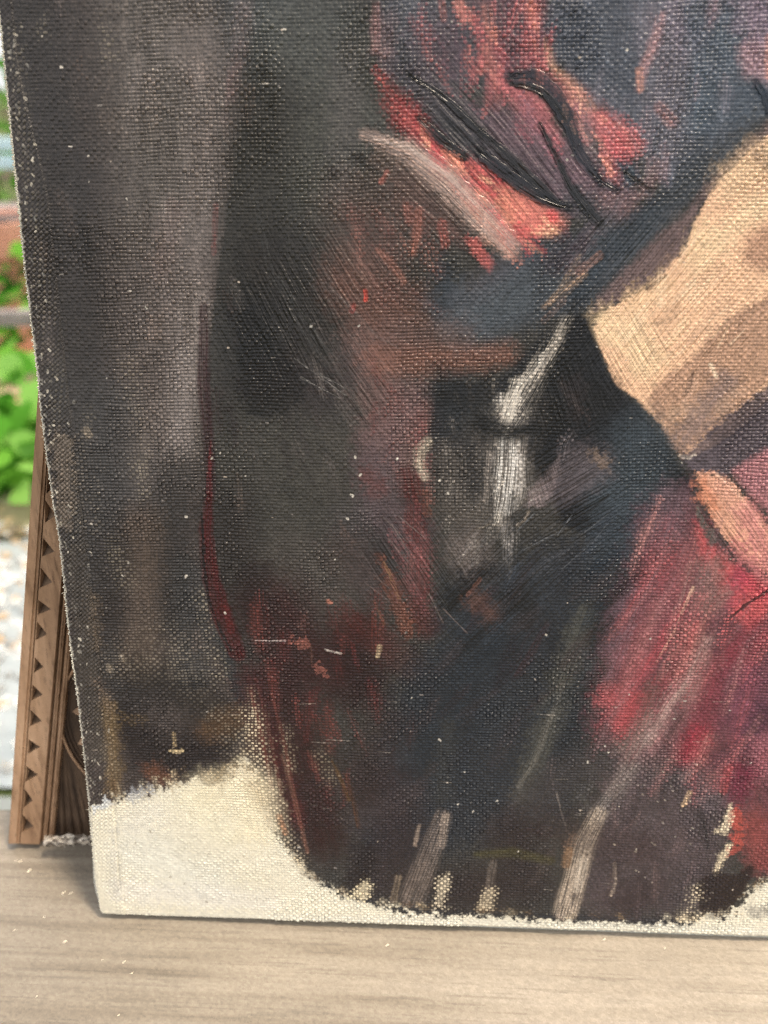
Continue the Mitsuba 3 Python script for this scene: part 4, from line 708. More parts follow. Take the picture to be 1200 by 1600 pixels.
(0,79,41,50,.7,1.43,1.6,1.2,.8,.8,0,.4,1.4,[4559,1456,29,4538,1316,41,4508,1176,22]),
(0,57,54,53,.6,.6,1.4,.6,.8,.9,0,.4,1.3,[888,3016,7,908,2853,10,888,2684,6]),
(0,129,80,92,.4,.81,.7,1.8,.4,.9,0,.4,1.4,[4624,1717,16,4593,1606,23,4565,1492,13]),
(0,124,99,98,.7,1.12,.8,.6,.6,.5,0,.4,1.1,[2095,5674,22,2124,5641,32,2113,5601,18]),
(0,14,8,8,.6,.6,1,1.8,.2,.8,0,.4,1.3,[1202,4264,8,1238,4217,11,1272,4169,6]),
(0,133,119,112,.6,.77,1.2,1.8,.6,.8,0,.4,1.2,[1167,5431,15,1145,5291,22,1116,5148,12]),
(0,75,64,59,.4,1.04,1.2,1.8,.4,.5,0,.4,1.2,[3275,635,21,3196,488,30,3106,348,16]),
(0,53,51,46,.5,.77,1,1.2,.2,.8,0,.4,.9,[1064,3522,15,1073,3453,22,1102,3390,12]),
(0,8,8,8,.5,.7,1.4,1.2,.6,.9,0,.4,1,[2528,1381,14,2551,1311,20,2535,1237,11]),
(0,44,45,45,.4,.6,.6,1.8,.2,.5,0,.4,.9,[4556,800,9,4534,701,13,4557,596,7]),
(0,85,67,74,.4,1.47,.8,1.2,.4,.9,0,.4,1.1,[4086,5707,29,4115,5607,42,4121,5506,23]),
(0,8,12,18,.7,1.23,1.4,.6,.8,.7,0,.4,1.2,[3104,1831,25,3147,1685,35,3155,1530,19]),
(0,59,60,64,.5,.6,.7,1.8,.2,.4,0,.4,1.4,[3414,4610,9,3411,4546,13,3395,4484,7]),
(0,47,50,50,.5,.93,1,1.8,.4,.8,0,.4,.9,[3439,2407,19,3353,2315,27,3297,2196,15]),
(0,8,8,8,.7,1.22,1.5,.6,.8,.6,0,.4,1.1,[3550,2381,24,3485,2274,35,3402,2183,19]),
(0,66,64,67,.4,.6,1,1.2,.8,.7,0,.4,1.1,[2590,4287,8,2619,4165,12,2674,4050,6]),
(0,97,79,77,.6,.67,.6,.6,.2,.6,0,.4,1.3,[2040,3589,13,2090,3484,19,2110,3368,11]),
(0,218,185,150,.7,1.3,.6,.6,.6,.8,0,.4,1.4,[4347,4971,26,4323,4908,37,4284,4854,20]),
(0,57,53,53,.7,.6,1.4,1.2,.2,.6,0,.4,1.5,[284,2933,9,297,2748,13,332,2565,7]),
(0,68,65,62,.7,1.4,1.5,.6,.8,.9,0,.4,1.5,[2514,3470,28,2528,3382,40,2569,3302,22]),
(0,173,109,93,.7,.71,.9,1.8,.6,.9,0,.4,1.2,[2839,4858,14,2884,4844,20,2918,4812,11]),
(0,8,8,8,.4,1,1.1,1.2,.2,.6,0,.4,.9,[1184,4413,20,1224,4345,29,1251,4271,16]),
(0,76,68,62,.4,.6,.8,1.8,.6,.9,0,.4,1.5,[589,4760,11,597,4667,16,589,4571,9]),
(0,150,135,143,.5,.6,1.2,.6,.6,.7,0,.4,.9,[3553,5998,11,3575,5906,16,3579,5814,9]),
(0,37,40,44,.5,.64,1.6,1.2,.2,.9,0,.4,.9,[2494,1549,13,2520,1463,18,2496,1375,10]),
(0,172,105,106,.5,1.4,1.5,.6,.8,.4,0,.4,.9,[3967,2622,28,3920,2592,40,3908,2534,22]),
(0,152,96,95,.7,.65,1.5,.6,.2,.7,0,.4,1.4,[3960,2170,13,3920,2088,19,3919,1991,10]),
(0,38,38,44,.6,.6,1.4,1.8,.8,.5,0,.4,1.3,[2779,5053,8,2863,4978,11,2920,4884,6]),
(0,8,8,8,.5,1.44,1.3,1.2,.6,.4,0,.4,1,[1279,4650,29,1295,4554,41,1281,4457,23]),
(0,70,57,44,.4,.6,1,.6,.2,.6,0,.4,1.2,[938,1578,9,952,1496,13,916,1417,7]),
(0,57,48,56,.4,.9,.6,1.2,.6,.5,0,.4,.9,[2443,5599,18,2478,5572,26,2496,5534,14]),
(0,74,57,60,.7,.99,1.3,1.2,.2,.8,0,.4,1.1,[4292,1288,20,4266,1202,28,4248,1113,16]),
(0,105,81,73,.5,.8,.8,.6,.6,.8,0,.4,1,[2078,4313,16,2151,4253,23,2195,4170,13]),
(0,80,79,85,.6,1.08,1.3,.6,.2,.5,0,.4,1.1,[2134,5833,22,2150,5798,31,2167,5764,17]),
(0,72,65,62,.5,1.32,.8,.6,.2,.8,0,.4,1.4,[2626,3023,26,2664,2941,38,2717,2869,21]),
(0,129,121,117,.7,.6,1,1.2,.4,.8,0,.4,.9,[897,3755,11,847,3605,16,762,3466,9]),
(0,42,41,36,.4,1.02,.7,1.8,.2,.4,0,.4,.9,[1284,5219,20,1283,5143,29,1249,5071,16]),
(0,42,37,35,.7,1.22,1.2,.6,.4,.4,0,.4,1.1,[1524,3716,24,1522,3656,35,1519,3595,19]),
(0,72,72,78,.7,1.2,1.2,1.2,.4,.7,0,.4,1.3,[3425,4864,24,3399,4790,34,3359,4723,19]),
(0,83,45,42,.6,.7,.8,.6,.8,.8,0,.4,1.2,[1183,1824,14,1269,1719,20,1314,1584,11]),
(0,40,36,39,.4,1.24,.6,1.8,.4,.6,0,.4,1.1,[2410,1049,25,2375,877,35,2375,698,19]),
(0,8,8,8,.4,1.33,1.3,1.2,.8,.8,0,.4,1.1,[2883,3909,27,2963,3815,38,3037,3717,21]),
(0,108,107,116,.7,1.13,1,.6,.6,.7,0,.4,1,[3223,5409,23,3246,5370,32,3248,5328,18]),
(0,162,121,118,.5,.75,1.3,1.8,.8,.9,0,.4,.9,[4091,2002,15,4016,1907,21,3960,1794,12]),
(0,108,87,87,.5,.6,1.3,.6,.8,.7,0,.4,1.2,[3374,5075,9,3396,4969,13,3409,4860,7]),
(0,40,40,41,.6,1.52,.8,.6,.4,.9,0,.4,1.4,[2956,4238,30,2942,4185,44,2963,4133,24]),
(0,61,62,63,.6,1.05,1.5,1.2,.2,.5,0,.4,1.1,[4151,5335,21,4122,5307,30,4117,5267,17]),
(0,8,8,8,.4,.96,1.5,1.8,.4,.4,0,.4,1.4,[1779,5184,19,1812,5110,27,1842,5035,15]),
(0,95,65,59,.6,.82,1.1,1.8,.2,.5,0,.4,.9,[1593,2369,16,1576,2315,23,1591,2262,13]),
(0,83,71,65,.6,.75,1.1,1.8,.2,.4,0,.4,1.2,[1833,3007,15,1861,2928,22,1920,2869,12]),
(0,46,43,39,.5,1.31,1.3,1.2,.8,.9,0,.4,1.3,[1429,3082,26,1453,3010,37,1495,2947,21]),
(0,10,13,23,.7,.63,.7,1.8,.6,.8,0,.4,1.5,[2938,4979,13,2970,4919,18,3032,4883,10]),
(0,74,79,91,.4,1.24,.7,.6,.4,.9,0,.4,1,[3215,5540,25,3222,5511,36,3233,5483,20]),
(0,8,8,8,.4,1.42,1.5,1.8,.4,.9,0,.4,1.5,[3102,1019,28,3048,963,41,3033,881,22]),
(0,42,38,38,.5,1.13,1,.6,.4,.8,0,.4,1,[1864,1458,23,1885,1306,32,1922,1156,18]),
(0,45,48,48,.4,1.24,1.1,1.2,.8,.8,0,.4,1.3,[3007,2927,25,2973,2860,35,2917,2810,20]),
(0,81,71,74,.4,.6,1,1.8,.8,.8,0,.4,1,[4083,994,11,4026,892,16,3972,785,9]),
(0,100,52,58,.7,.75,1.2,1.2,.2,.5,0,.4,1.2,[4174,1377,15,4193,1218,22,4192,1056,12]),
(0,82,72,75,.7,1.37,1.2,1.8,.8,.6,0,.4,.9,[3759,631,27,3783,565,39,3774,496,22]),
(0,8,8,8,.4,.71,1.5,1.8,.8,.7,0,.4,1.5,[1669,4463,14,1696,4416,20,1723,4369,11]),
(0,8,8,8,.5,1.45,1.2,1.2,.6,.9,0,.4,.8,[1581,927,29,1583,859,41,1616,804,23]),
(0,154,108,103,.5,.6,1.4,1.8,.2,.7,0,.4,.9,[2554,4971,12,2628,4898,17,2725,4853,9]),
(0,69,50,37,.5,1.49,1.1,.6,.4,.4,0,.4,1.2,[1185,1655,30,1191,1519,43,1190,1381,23]),
(0,76,78,83,.6,.95,1.2,.6,.4,.4,0,.4,1.5,[2553,4297,19,2654,4228,27,2750,4151,15]),
(0,61,59,57,.7,1.46,.6,1.8,.4,.5,0,.4,1.2,[2611,3661,29,2617,3574,42,2650,3493,23]),
(0,96,71,64,.4,1.26,.7,.6,.8,.5,0,.4,1.2,[2263,4815,25,2303,4786,36,2314,4739,20]),
(0,117,77,77,.6,.73,1.1,1.2,.2,.4,0,.4,1.4,[3590,1968,15,3563,1933,21,3556,1887,11]),
(0,82,74,75,.6,.68,.7,1.8,.2,.6,0,.4,1.3,[3973,548,14,3954,476,19,3954,399,11]),
(0,78,64,56,.7,.6,1.5,1.8,.8,.6,0,.4,1.3,[439,5643,11,432,5601,16,448,5562,9]),
(0,194,97,97,.7,1.28,1.6,1.8,.8,.5,0,.4,1.1,[4305,2412,26,4289,2325,37,4267,2239,20]),
(0,97,54,48,.6,.84,1.5,.6,.8,.9,0,.4,1.5,[2787,4993,17,2862,4919,24,2958,4868,13]),
(0,8,8,8,.4,1.3,1.2,1.8,.2,.7,0,.4,1.3,[3584,2680,26,3559,2594,37,3504,2526,20]),
(0,21,21,19,.4,1.09,1.1,.6,.8,.8,0,.4,1,[1887,1836,22,1892,1728,31,1946,1639,17]),
(0,133,89,84,.7,.72,.9,.6,.8,.7,0,.4,1,[4048,2128,14,4029,2071,21,3996,2022,11]),
(0,98,80,69,.7,1.46,1.2,1.8,.2,.5,0,.4,1.2,[4163,5185,29,4170,5105,42,4213,5031,23]),
(0,62,44,37,.4,.6,1.4,1.8,.8,.7,0,.4,1,[2219,4318,10,2284,4251,14,2321,4165,8]),
(0,102,94,96,.7,1.17,1.3,1.2,.6,.8,0,.4,1,[3240,3565,23,3208,3494,34,3196,3416,18]),
(0,81,71,72,.5,1.34,.7,.6,.6,.6,0,.4,1.3,[3733,1310,27,3709,1248,38,3706,1178,21]),
(0,75,76,75,.7,.6,1,.6,.6,.5,0,.4,.9,[2768,2958,8,2712,2850,12,2668,2734,6]),
(0,60,39,41,.7,1.33,1.1,1.8,.2,.7,0,.4,.9,[4066,1744,27,4005,1615,38,3967,1471,21]),
(0,77,80,77,.4,1.46,1.6,.6,.2,.6,0,.4,1.1,[2027,5367,29,2082,5306,42,2144,5249,23]),
(0,37,33,31,.7,1.05,1.3,1.2,.4,.7,0,.4,.9,[1119,2924,21,1085,2786,30,1099,2645,16]),
(0,40,36,34,.6,.85,1.2,1.8,.2,.5,0,.4,1,[386,4381,17,356,4276,24,369,4170,13]),
(0,71,68,62,.4,1.46,1.2,1.8,.6,.6,0,.4,1.1,[1814,5263,29,1871,5202,42,1919,5135,23]),
(0,55,52,49,.4,1.06,1.6,1.8,.2,.4,0,.4,1.1,[1247,3020,21,1273,2915,30,1337,2829,17]),
(0,8,8,8,.4,1.44,.7,1.8,.8,.7,0,.4,.9,[124,2108,29,82,1990,41,20,1878,23]),
(0,93,90,90,.5,1.53,.8,.6,.4,.6,0,.4,1.3,[1330,5804,31,1322,5699,44,1275,5599,24]),
(0,55,52,48,.6,.83,.7,1.8,.6,.7,0,.4,1.3,[1288,3524,17,1326,3474,24,1326,3409,13]),
(0,28,32,40,.6,1.11,1.5,1.8,.6,.8,0,.4,.9,[3673,5918,22,3679,5842,32,3697,5766,17]),
(0,50,46,45,.6,1.48,1.3,1.2,.2,.7,0,.4,1.2,[837,3101,30,831,3002,42,805,2904,23]),
(0,100,94,90,.4,.94,1.3,1.2,.2,.7,0,.4,.9,[735,5636,19,739,5570,27,754,5505,15]),
(0,34,40,46,.4,1.34,.9,.6,.8,.8,0,.4,1,[3545,3042,27,3466,2993,38,3391,2937,21]),
(0,32,38,44,.7,1.46,1.5,1.2,.2,.7,0,.4,1.2,[2774,1779,29,2735,1641,42,2738,1495,23]),
(0,79,83,83,.7,.72,.7,1.2,.8,.9,0,.4,1.1,[1856,5731,14,1852,5646,21,1883,5565,11]),
(0,135,109,88,.7,1.24,1.1,1.2,.6,.5,0,.4,1.1,[3409,776,25,3383,658,35,3377,535,20]),
(0,32,23,24,.6,.6,.8,1.8,.2,.5,0,.4,.8,[2088,3092,11,2124,3024,16,2164,2958,9]),
(0,109,91,97,.5,.94,1.5,1.8,.4,.5,0,.4,1,[3326,5133,19,3345,5035,27,3368,4937,15]),
(0,157,123,101,.6,.81,.8,1.8,.2,.8,0,.4,1.5,[4469,4060,16,4423,4032,23,4379,4001,13]),
(0,8,8,8,.7,1.31,.7,1.2,.6,.9,0,.4,.9,[3115,3946,26,3119,3875,38,3137,3806,21]),
(0,62,55,57,.7,.9,1.4,1.8,.8,.6,0,.4,.9,[3567,473,18,3550,419,26,3550,361,14]),
(0,52,36,33,.7,1.37,1.2,1.8,.2,.5,0,.4,1.2,[2174,2656,27,2213,2599,39,2266,2554,22]),
(0,53,51,48,.6,.81,1,1.8,.6,.9,0,.4,1.2,[1465,5671,16,1465,5629,23,1431,5597,13]),
(0,79,71,73,.6,1.54,1,1.2,.6,.7,0,.4,1.3,[3709,1151,31,3671,1021,44,3628,891,24]),
(0,41,37,34,.6,.6,1.4,1.2,.2,.7,0,.4,1,[1202,3066,12,1236,2948,17,1240,2823,9]),
(0,64,9,18,.4,1.21,1,1.2,.6,.4,0,.4,1.3,[4106,1593,24,4092,1466,34,4077,1337,19]),
(0,33,15,21,.4,.64,1.1,.6,.6,.9,0,.4,1,[3879,2956,13,3869,2914,18,3839,2887,10]),
(0,25,14,8,.6,.75,1.3,1.8,.4,.6,0,.4,1.2,[2046,5258,15,2084,5222,21,2099,5174,12]),
(0,124,91,85,.4,.92,.8,1.2,.8,.8,0,.4,1.4,[3249,5410,18,3250,5370,26,3263,5330,14]),
(0,71,80,91,.4,1.2,1.4,1.2,.8,.9,0,.4,.8,[3875,5421,24,3848,5387,34,3836,5345,19]),
(0,83,88,100,.6,.6,1.5,.6,.4,.8,0,.4,1.4,[3423,5446,9,3416,5402,13,3407,5358,7]),
(0,81,65,73,.4,.9,.9,1.2,.8,.8,0,.4,1.4,[2701,5345,18,2735,5254,26,2790,5170,14]),
(0,65,39,29,.4,1.36,.7,1.8,.8,.7,0,.4,1,[2098,3849,27,2139,3812,39,2149,3756,21]),
(0,8,8,8,.7,1.08,1.5,.6,.4,.4,0,.4,1,[1293,4126,22,1320,4063,31,1344,3998,17]),
(0,102,53,51,.4,.6,1.3,.6,.8,.4,0,.4,1,[4580,1229,12,4605,1128,17,4607,1024,9]),
(0,107,86,80,.4,1.43,1.4,1.2,.6,.6,0,.4,1.4,[1854,4162,29,1928,4117,41,2011,4092,23]),
(0,84,93,104,.6,1.24,.9,1.8,.2,.6,0,.4,.9,[3889,5779,25,3902,5712,35,3916,5646,19]),
(0,117,113,125,.7,.76,1.4,1.2,.2,.5,0,.4,1,[3998,5834,15,4000,5791,22,4024,5752,12]),
(0,95,87,84,.4,.6,1.4,.6,.4,.5,0,.4,1.2,[850,4388,10,878,4274,15,919,4164,8]),
(0,116,108,105,.7,1.47,.8,.6,.8,.8,0,.4,1.3,[787,3664,29,858,3541,42,897,3402,23]),
(0,8,8,8,.5,1.2,.7,.6,.2,.4,0,.4,1.3,[2980,2828,24,2932,2768,34,2893,2701,19]),
(0,87,77,69,.4,1.29,1.2,1.8,.2,.7,0,.4,1.4,[554,2443,26,547,2317,37,566,2194,20]),
(0,8,8,8,.7,1.27,1.1,1.8,.2,.5,0,.4,1.3,[2948,4953,25,2993,4925,36,3007,4877,20]),
(0,32,28,25,.4,.88,1.1,1.2,.4,.9,0,.4,.9,[1140,2784,18,1160,2712,25,1133,2637,14]),
(0,8,8,8,.4,1.27,.9,1.8,.6,.9,0,.4,1.1,[3053,4074,25,3070,3997,36,3114,3929,20]),
(0,64,60,59,.4,.98,.8,1.8,.8,.8,0,.4,1.1,[412,4481,20,416,4353,28,386,4223,15]),
(0,62,59,57,.4,1.41,.8,1.2,.2,.5,0,.4,.8,[365,3917,28,404,3761,40,412,3596,22]),
(0,41,32,25,.5,.7,.8,1.8,.4,.5,0,.4,1.3,[983,4433,14,960,4275,20,936,4115,11]),
(0,8,8,8,.6,.6,1.1,.6,.6,.8,0,.4,1,[1303,3946,10,1325,3882,14,1350,3818,8]),
(0,97,63,69,.4,.6,1.5,1.2,.8,.7,0,.4,1,[4189,2166,8,4183,2080,11,4154,2002,6]),
(0,53,44,42,.5,.9,1,1.2,.2,.4,0,.4,1.2,[3167,3864,18,3243,3772,26,3325,3685,14]),
(0,120,62,67,.5,1.16,1.1,1.2,.6,.7,0,.4,1.1,[3858,2062,23,3779,1991,33,3731,1889,18]),
(0,186,108,97,.5,.6,1.4,1.8,.4,.8,0,.4,1,[2813,4953,12,2844,4891,17,2891,4836,9]),
(0,24,30,35,.4,1.1,1,1.8,.2,.5,0,.4,1.3,[3054,1931,22,3039,1893,31,3032,1852,17]),
(0,39,18,17,.4,.6,1.3,1.2,.4,.7,0,.4,.9,[1766,1846,10,1740,1746,14,1750,1643,8]),
(0,17,8,8,.7,.6,1.5,1.2,.6,.6,0,.4,1.5,[3050,5143,11,3101,5086,16,3161,5037,9]),
(0,33,39,47,.4,.94,1.2,1.2,.8,.9,0,.4,1.1,[2816,2027,19,2812,1967,27,2766,1934,15]),
(0,89,80,76,.7,.94,.7,.6,.2,.5,0,.4,1.5,[816,4769,19,862,4744,27,870,4694,15]),
(0,84,67,63,.7,.6,1.2,.6,.8,.8,0,.4,1.2,[2060,5572,11,2092,5520,16,2130,5470,9]),
(0,81,62,55,.4,.6,1.6,1.2,.2,.7,0,.4,1.5,[2519,4184,9,2568,4098,13,2629,4018,7]),
(0,91,79,71,.5,.89,.9,1.2,.6,.6,0,.4,.9,[1206,3283,18,1204,3178,25,1222,3074,14]),
(0,91,81,75,.7,1.13,.8,1.8,.4,.5,0,.4,1,[877,2254,23,883,2182,32,865,2110,18]),
(0,60,50,47,.5,1.09,1.1,1.8,.2,.9,0,.4,1.1,[1578,2674,22,1670,2572,31,1793,2513,17]),
(0,37,28,22,.7,.66,1.2,1.2,.8,.8,0,.4,1.1,[678,5959,13,656,5882,19,664,5803,10]),
(0,95,59,74,.6,.96,1.3,1.8,.6,.7,0,.4,1.2,[4621,1970,19,4592,1856,27,4540,1752,15]),
(0,178,85,86,.4,.76,1.2,.6,.8,.5,0,.4,.9,[4085,2893,15,4099,2781,22,4109,2668,12]),
(0,74,61,65,.5,.79,1.2,.6,.6,.9,0,.4,1.1,[2345,5651,16,2341,5616,23,2366,5588,12]),
(0,36,33,29,.5,.67,.8,1.2,.8,.8,0,.4,1.2,[1619,4440,13,1674,4366,19,1736,4297,11]),
(0,55,51,50,.6,1.35,1.4,1.2,.2,.5,0,.4,1.5,[329,5034,27,307,4924,39,304,4812,21]),
(0,101,89,83,.4,.81,.6,.6,.4,.6,0,.4,1.4,[1268,5317,16,1237,5273,23,1239,5221,13]),
(0,84,78,73,.4,.84,.7,1.8,.6,.7,0,.4,1.4,[237,3318,17,211,3150,24,234,2984,13]),
(0,77,86,97,.6,.71,1.6,1.8,.6,.8,0,.4,.9,[3921,5223,14,3909,5186,20,3907,5145,11]),
(0,230,180,145,.8,.44,.4,1.2,.2,.7,0,.4,.9,[2666,5009,8,2697,4987,13,2731,4972,6]),
(0,225,144,120,.7,.88,.8,1.2,.5,.8,0,.4,1.4,[2652,4801,15,2728,4769,25,2811,4730,13]),
(0,192,79,81,.8,.85,1.1,1.8,.3,.6,0,.4,1.3,[2872,4742,15,2913,4666,24,2960,4592,12]),
(0,225,144,120,.7,1.16,.5,.6,.3,.6,0,.4,.8,[2586,4873,20,2620,4836,33,2666,4803,17]),
(0,176,65,69,.7,.42,.8,1.2,.5,.5,0,.4,1.2,[2702,5040,7,2771,4983,12,2831,4926,6]),
(0,192,79,81,.9,.88,1,1.2,.1,.3,0,.4,1.4,[2761,4794,15,2798,4731,25,2826,4676,13]),
(0,225,144,120,.8,.58,.8,.6,.4,.5,0,.4,1.3,[2611,4825,10,2662,4778,16,2727,4721,8]),
(0,225,144,120,.9,.64,.6,1.8,.3,.4,0,.4,1.1,[2501,5128,11,2550,5068,18,2588,5007,9]),
(0,176,65,69,.6,.95,.4,1.8,.3,.7,0,.4,.8,[2576,4982,16,2657,4951,27,2741,4920,14]),
(0,225,144,120,.6,.71,1,1.8,.5,.6,0,.4,.9,[2764,4752,12,2791,4702,20,2824,4665,10]),
(0,176,64,69,.5,.71,.5,1.8,.2,.5,0,.4,1.4,[2280,5324,12,2318,5254,20,2354,5195,10]),
(0,205,93,91,.9,.98,1,.6,.2,.6,0,.4,.9,[2920,4731,17,2949,4712,28,2980,4702,14]),
(0,176,64,69,.6,.74,.6,1.2,.2,.5,0,.4,.8,[2365,5197,13,2430,5144,21,2483,5085,11]),
(0,230,180,146,.5,.69,1.1,1.8,.5,.4,0,.4,1.2,[2894,4690,12,2950,4651,20,3013,4600,10]),
(0,205,93,91,.8,.63,1,.6,.4,.9,0,.4,1.1,[2827,4871,11,2868,4843,18,2900,4804,9]),
(0,225,144,120,.6,1.13,.9,1.8,.1,.8,0,.4,1.1,[2517,5121,19,2536,5085,32,2563,5037,16]),
(0,176,65,69,.6,.7,1,.6,.4,.4,0,.4,1.2,[2535,5034,12,2592,4983,20,2636,4923,10]),
(0,192,79,81,.6,1.05,.5,1.8,.4,.8,0,.4,1.3,[2904,4709,18,2962,4659,30,3031,4607,15]),
(0,225,144,120,.5,.43,1,1.2,.5,.7,0,.4,1.2,[2613,5048,7,2653,5005,12,2702,4963,6]),
(0,192,79,81,.6,1.19,.8,.6,.4,.7,0,.4,1.3,[2392,5155,20,2429,5088,34,2474,5020,17]),
(0,225,144,120,.6,.96,1.1,1.2,.2,.6,0,.4,.9,[2793,4670,16,2838,4608,27,2892,4553,14]),
(0,230,179,145,.8,.85,.6,1.8,.4,.6,0,.4,1.1,[2340,5284,15,2350,5227,24,2370,5164,12]),
(0,205,93,91,.6,.87,.7,1.8,.1,.6,0,.4,.8,[2607,4900,15,2656,4871,25,2701,4836,12]),
(0,225,144,120,.7,.59,.6,1.2,.4,.8,0,.4,1.4,[2755,4933,10,2806,4882,17,2868,4823,8]),
(0,192,79,81,.5,1.16,1,.6,.3,.5,0,.4,1.3,[2391,5086,20,2422,5065,33,2460,5034,17]),
(0,225,144,120,.7,.73,1,1.2,.1,.6,0,.4,1,[2868,4872,13,2892,4844,21,2918,4820,10]),
(0,230,180,146,.7,1.12,1.2,1.8,.2,.6,0,.4,1.1,[2971,4719,19,3036,4712,32,3088,4710,16]),
(0,205,93,90,.5,.91,.9,1.8,.2,.7,0,.4,.9,[2579,5075,16,2640,5020,26,2700,4971,13]),
(0,176,65,69,.8,1.01,.8,.6,.2,.7,0,.4,1.4,[2516,4962,17,2543,4937,29,2566,4912,14]),
(0,176,65,69,.6,1.18,1.1,.6,.4,.7,0,.4,.9,[2865,4733,20,2882,4700,34,2902,4678,17]),
(0,176,65,70,.5,1.1,.6,1.8,.4,.5,0,.4,1.1,[2741,4724,19,2792,4671,32,2845,4622,16]),
(0,225,144,120,.8,1.02,.6,.6,.1,.8,0,.4,1,[2644,4930,17,2673,4904,29,2703,4866,15]),
(0,192,79,81,.7,1.06,.7,1.8,.3,.5,0,.4,.9,[2563,4965,18,2611,4905,30,2652,4832,15]),
(0,230,180,146,.7,.58,.9,.6,.4,.7,0,.4,1.5,[3025,4784,10,3073,4746,17,3117,4715,8]),
(0,173,87,81,.6,.94,.6,.6,.4,.6,0,.4,1.1,[2330,5281,16,2366,5232,27,2392,5178,13]),
(0,128,49,48,.5,.64,.5,.6,.3,.5,0,.4,.9,[2077,5572,11,2101,5532,18,2126,5501,9]),
(0,128,49,48,.7,.97,.8,1.2,.5,.6,0,.4,1.1,[2306,5324,17,2341,5275,28,2380,5236,14]),
(0,173,87,81,.8,.82,.6,1.2,.5,.8,0,.4,1.2,[2297,5264,14,2343,5246,23,2383,5227,12]),
(0,173,87,81,.8,.68,1.1,1.8,.2,.9,0,.4,.9,[2195,5368,12,2235,5347,19,2272,5315,10]),
(0,146,68,68,.8,.95,.6,.6,.4,.3,0,.4,1.1,[2233,5376,16,2262,5323,27,2282,5262,14]),
(0,173,87,81,.7,.73,1,1.8,.5,.4,0,.4,1.3,[2252,5323,13,2267,5294,21,2276,5276,10]),
(0,128,49,48,.7,.83,1.1,1.2,.3,.6,0,.4,.8,[2203,5283,14,2217,5258,24,2231,5229,12]),
(0,128,49,48,.6,.58,.6,1.8,.5,.6,0,.4,1.2,[2268,5440,10,2263,5382,17,2271,5313,8]),
(0,173,87,80,.9,.57,.8,1.2,.3,.9,0,.4,1.3,[2097,5513,10,2122,5487,16,2142,5460,8]),
(0,146,68,68,.9,.79,.8,.6,.4,.7,0,.4,1,[2185,5409,14,2219,5374,23,2241,5344,11]),
(0,128,49,48,.6,.74,1.1,1.8,.2,.5,0,.4,1.5,[2311,5342,13,2329,5322,21,2344,5301,11]),
(0,165,88,91,.7,.41,.8,.6,.6,.8,0,.4,1.1,[2549,5712,7,2583,5648,12,2605,5583,6]),
(0,76,60,71,.7,1.14,1,.6,.5,.5,0,.4,.8,[2812,5877,20,2803,5816,33,2797,5743,16]),
(0,106,61,68,.5,1.19,1.2,.6,.6,.4,0,.4,1,[2919,5742,20,2943,5669,34,2961,5598,17]),
(0,76,60,71,.9,.62,.8,1.2,.4,.7,0,.4,1.5,[2951,5741,11,3002,5684,18,3044,5629,9]),
(0,181,102,102,.8,.87,.6,.6,.2,.9,0,.4,.9,[2847,5884,15,2825,5799,25,2798,5724,12]),
(0,106,61,68,.7,.62,.9,.6,.4,.6,0,.4,1.4,[2876,5729,11,2906,5703,18,2927,5667,9]),
(0,181,102,102,.8,.84,.6,1.8,.2,.5,0,.4,1.5,[2594,5813,14,2604,5781,24,2602,5745,12]),
(0,76,60,71,.8,.82,1.2,1.8,.3,.7,0,.4,1.5,[2947,5767,14,2959,5715,24,2966,5654,12]),
(0,202,128,114,.6,1.25,.9,.6,.5,.5,0,.4,1.4,[2671,5843,21,2683,5766,36,2709,5691,18]),
(0,165,88,90,.6,.89,.8,1.8,.4,.4,0,.4,1.3,[2793,5814,15,2795,5759,25,2785,5698,13]),
(0,181,102,102,.8,1.23,1,.6,.3,.7,0,.4,.9,[2912,5838,21,2921,5763,35,2935,5680,18]),
(0,181,102,102,.6,.55,.6,1.8,.4,.4,0,.4,1.2,[2773,5538,10,2788,5464,16,2815,5395,8]),
(0,202,128,114,.8,1.08,.8,1.2,.4,.5,0,.4,1.2,[2901,5860,19,2920,5795,31,2937,5727,15]),
(0,76,60,72,.7,.92,1.1,.6,.2,.8,0,.4,1.3,[2581,5753,16,2553,5671,26,2526,5600,13]),
(0,165,88,90,.6,1.23,1.1,1.8,.4,.8,0,.4,1.1,[3018,5718,21,3002,5644,35,2978,5559,18]),
(0,76,60,71,.8,.4,1.2,1.8,.4,.5,0,.4,.9,[2543,5926,7,2567,5875,11,2603,5815,6]),
(0,165,89,91,.7,1.08,.7,1.2,.3,.6,0,.4,.8,[2759,5613,19,2753,5525,31,2748,5437,15]),
(0,165,89,91,.7,1.06,1.2,1.8,.2,.5,0,.4,1,[2652,5607,18,2624,5532,30,2607,5446,15]),
(0,165,89,91,.5,.65,1,.6,.4,.6,0,.4,1.3,[2629,5640,11,2639,5608,19,2659,5563,9]),
(0,165,88,91,.7,1.16,1,1.2,.6,.3,0,.4,1,[2746,5634,20,2753,5604,33,2764,5574,17]),
(0,202,128,114,.8,.4,1,1.2,.2,.9,0,.4,1.3,[2593,5663,6,2595,5622,11,2600,5591,5]),
(0,202,128,114,.6,.45,.9,.6,.4,.5,0,.4,1.2,[2914,5696,8,2933,5651,13,2951,5596,6]),
(0,165,88,91,.8,1.13,1.1,1.2,.4,.3,0,.4,1.3,[2743,5639,19,2773,5592,32,2794,5548,16]),
(0,76,60,72,.6,1.03,.9,.6,.3,.4,0,.4,1.2,[2745,5604,18,2732,5572,29,2732,5536,15]),
(0,165,88,90,.7,.73,1.1,1.8,.6,.6,0,.4,1.2,[2856,5754,13,2872,5709,21,2892,5657,10]),
(0,181,102,102,.7,.71,.8,1.8,.4,.7,0,.4,.9,[2979,5616,12,2973,5578,20,2977,5540,10]),
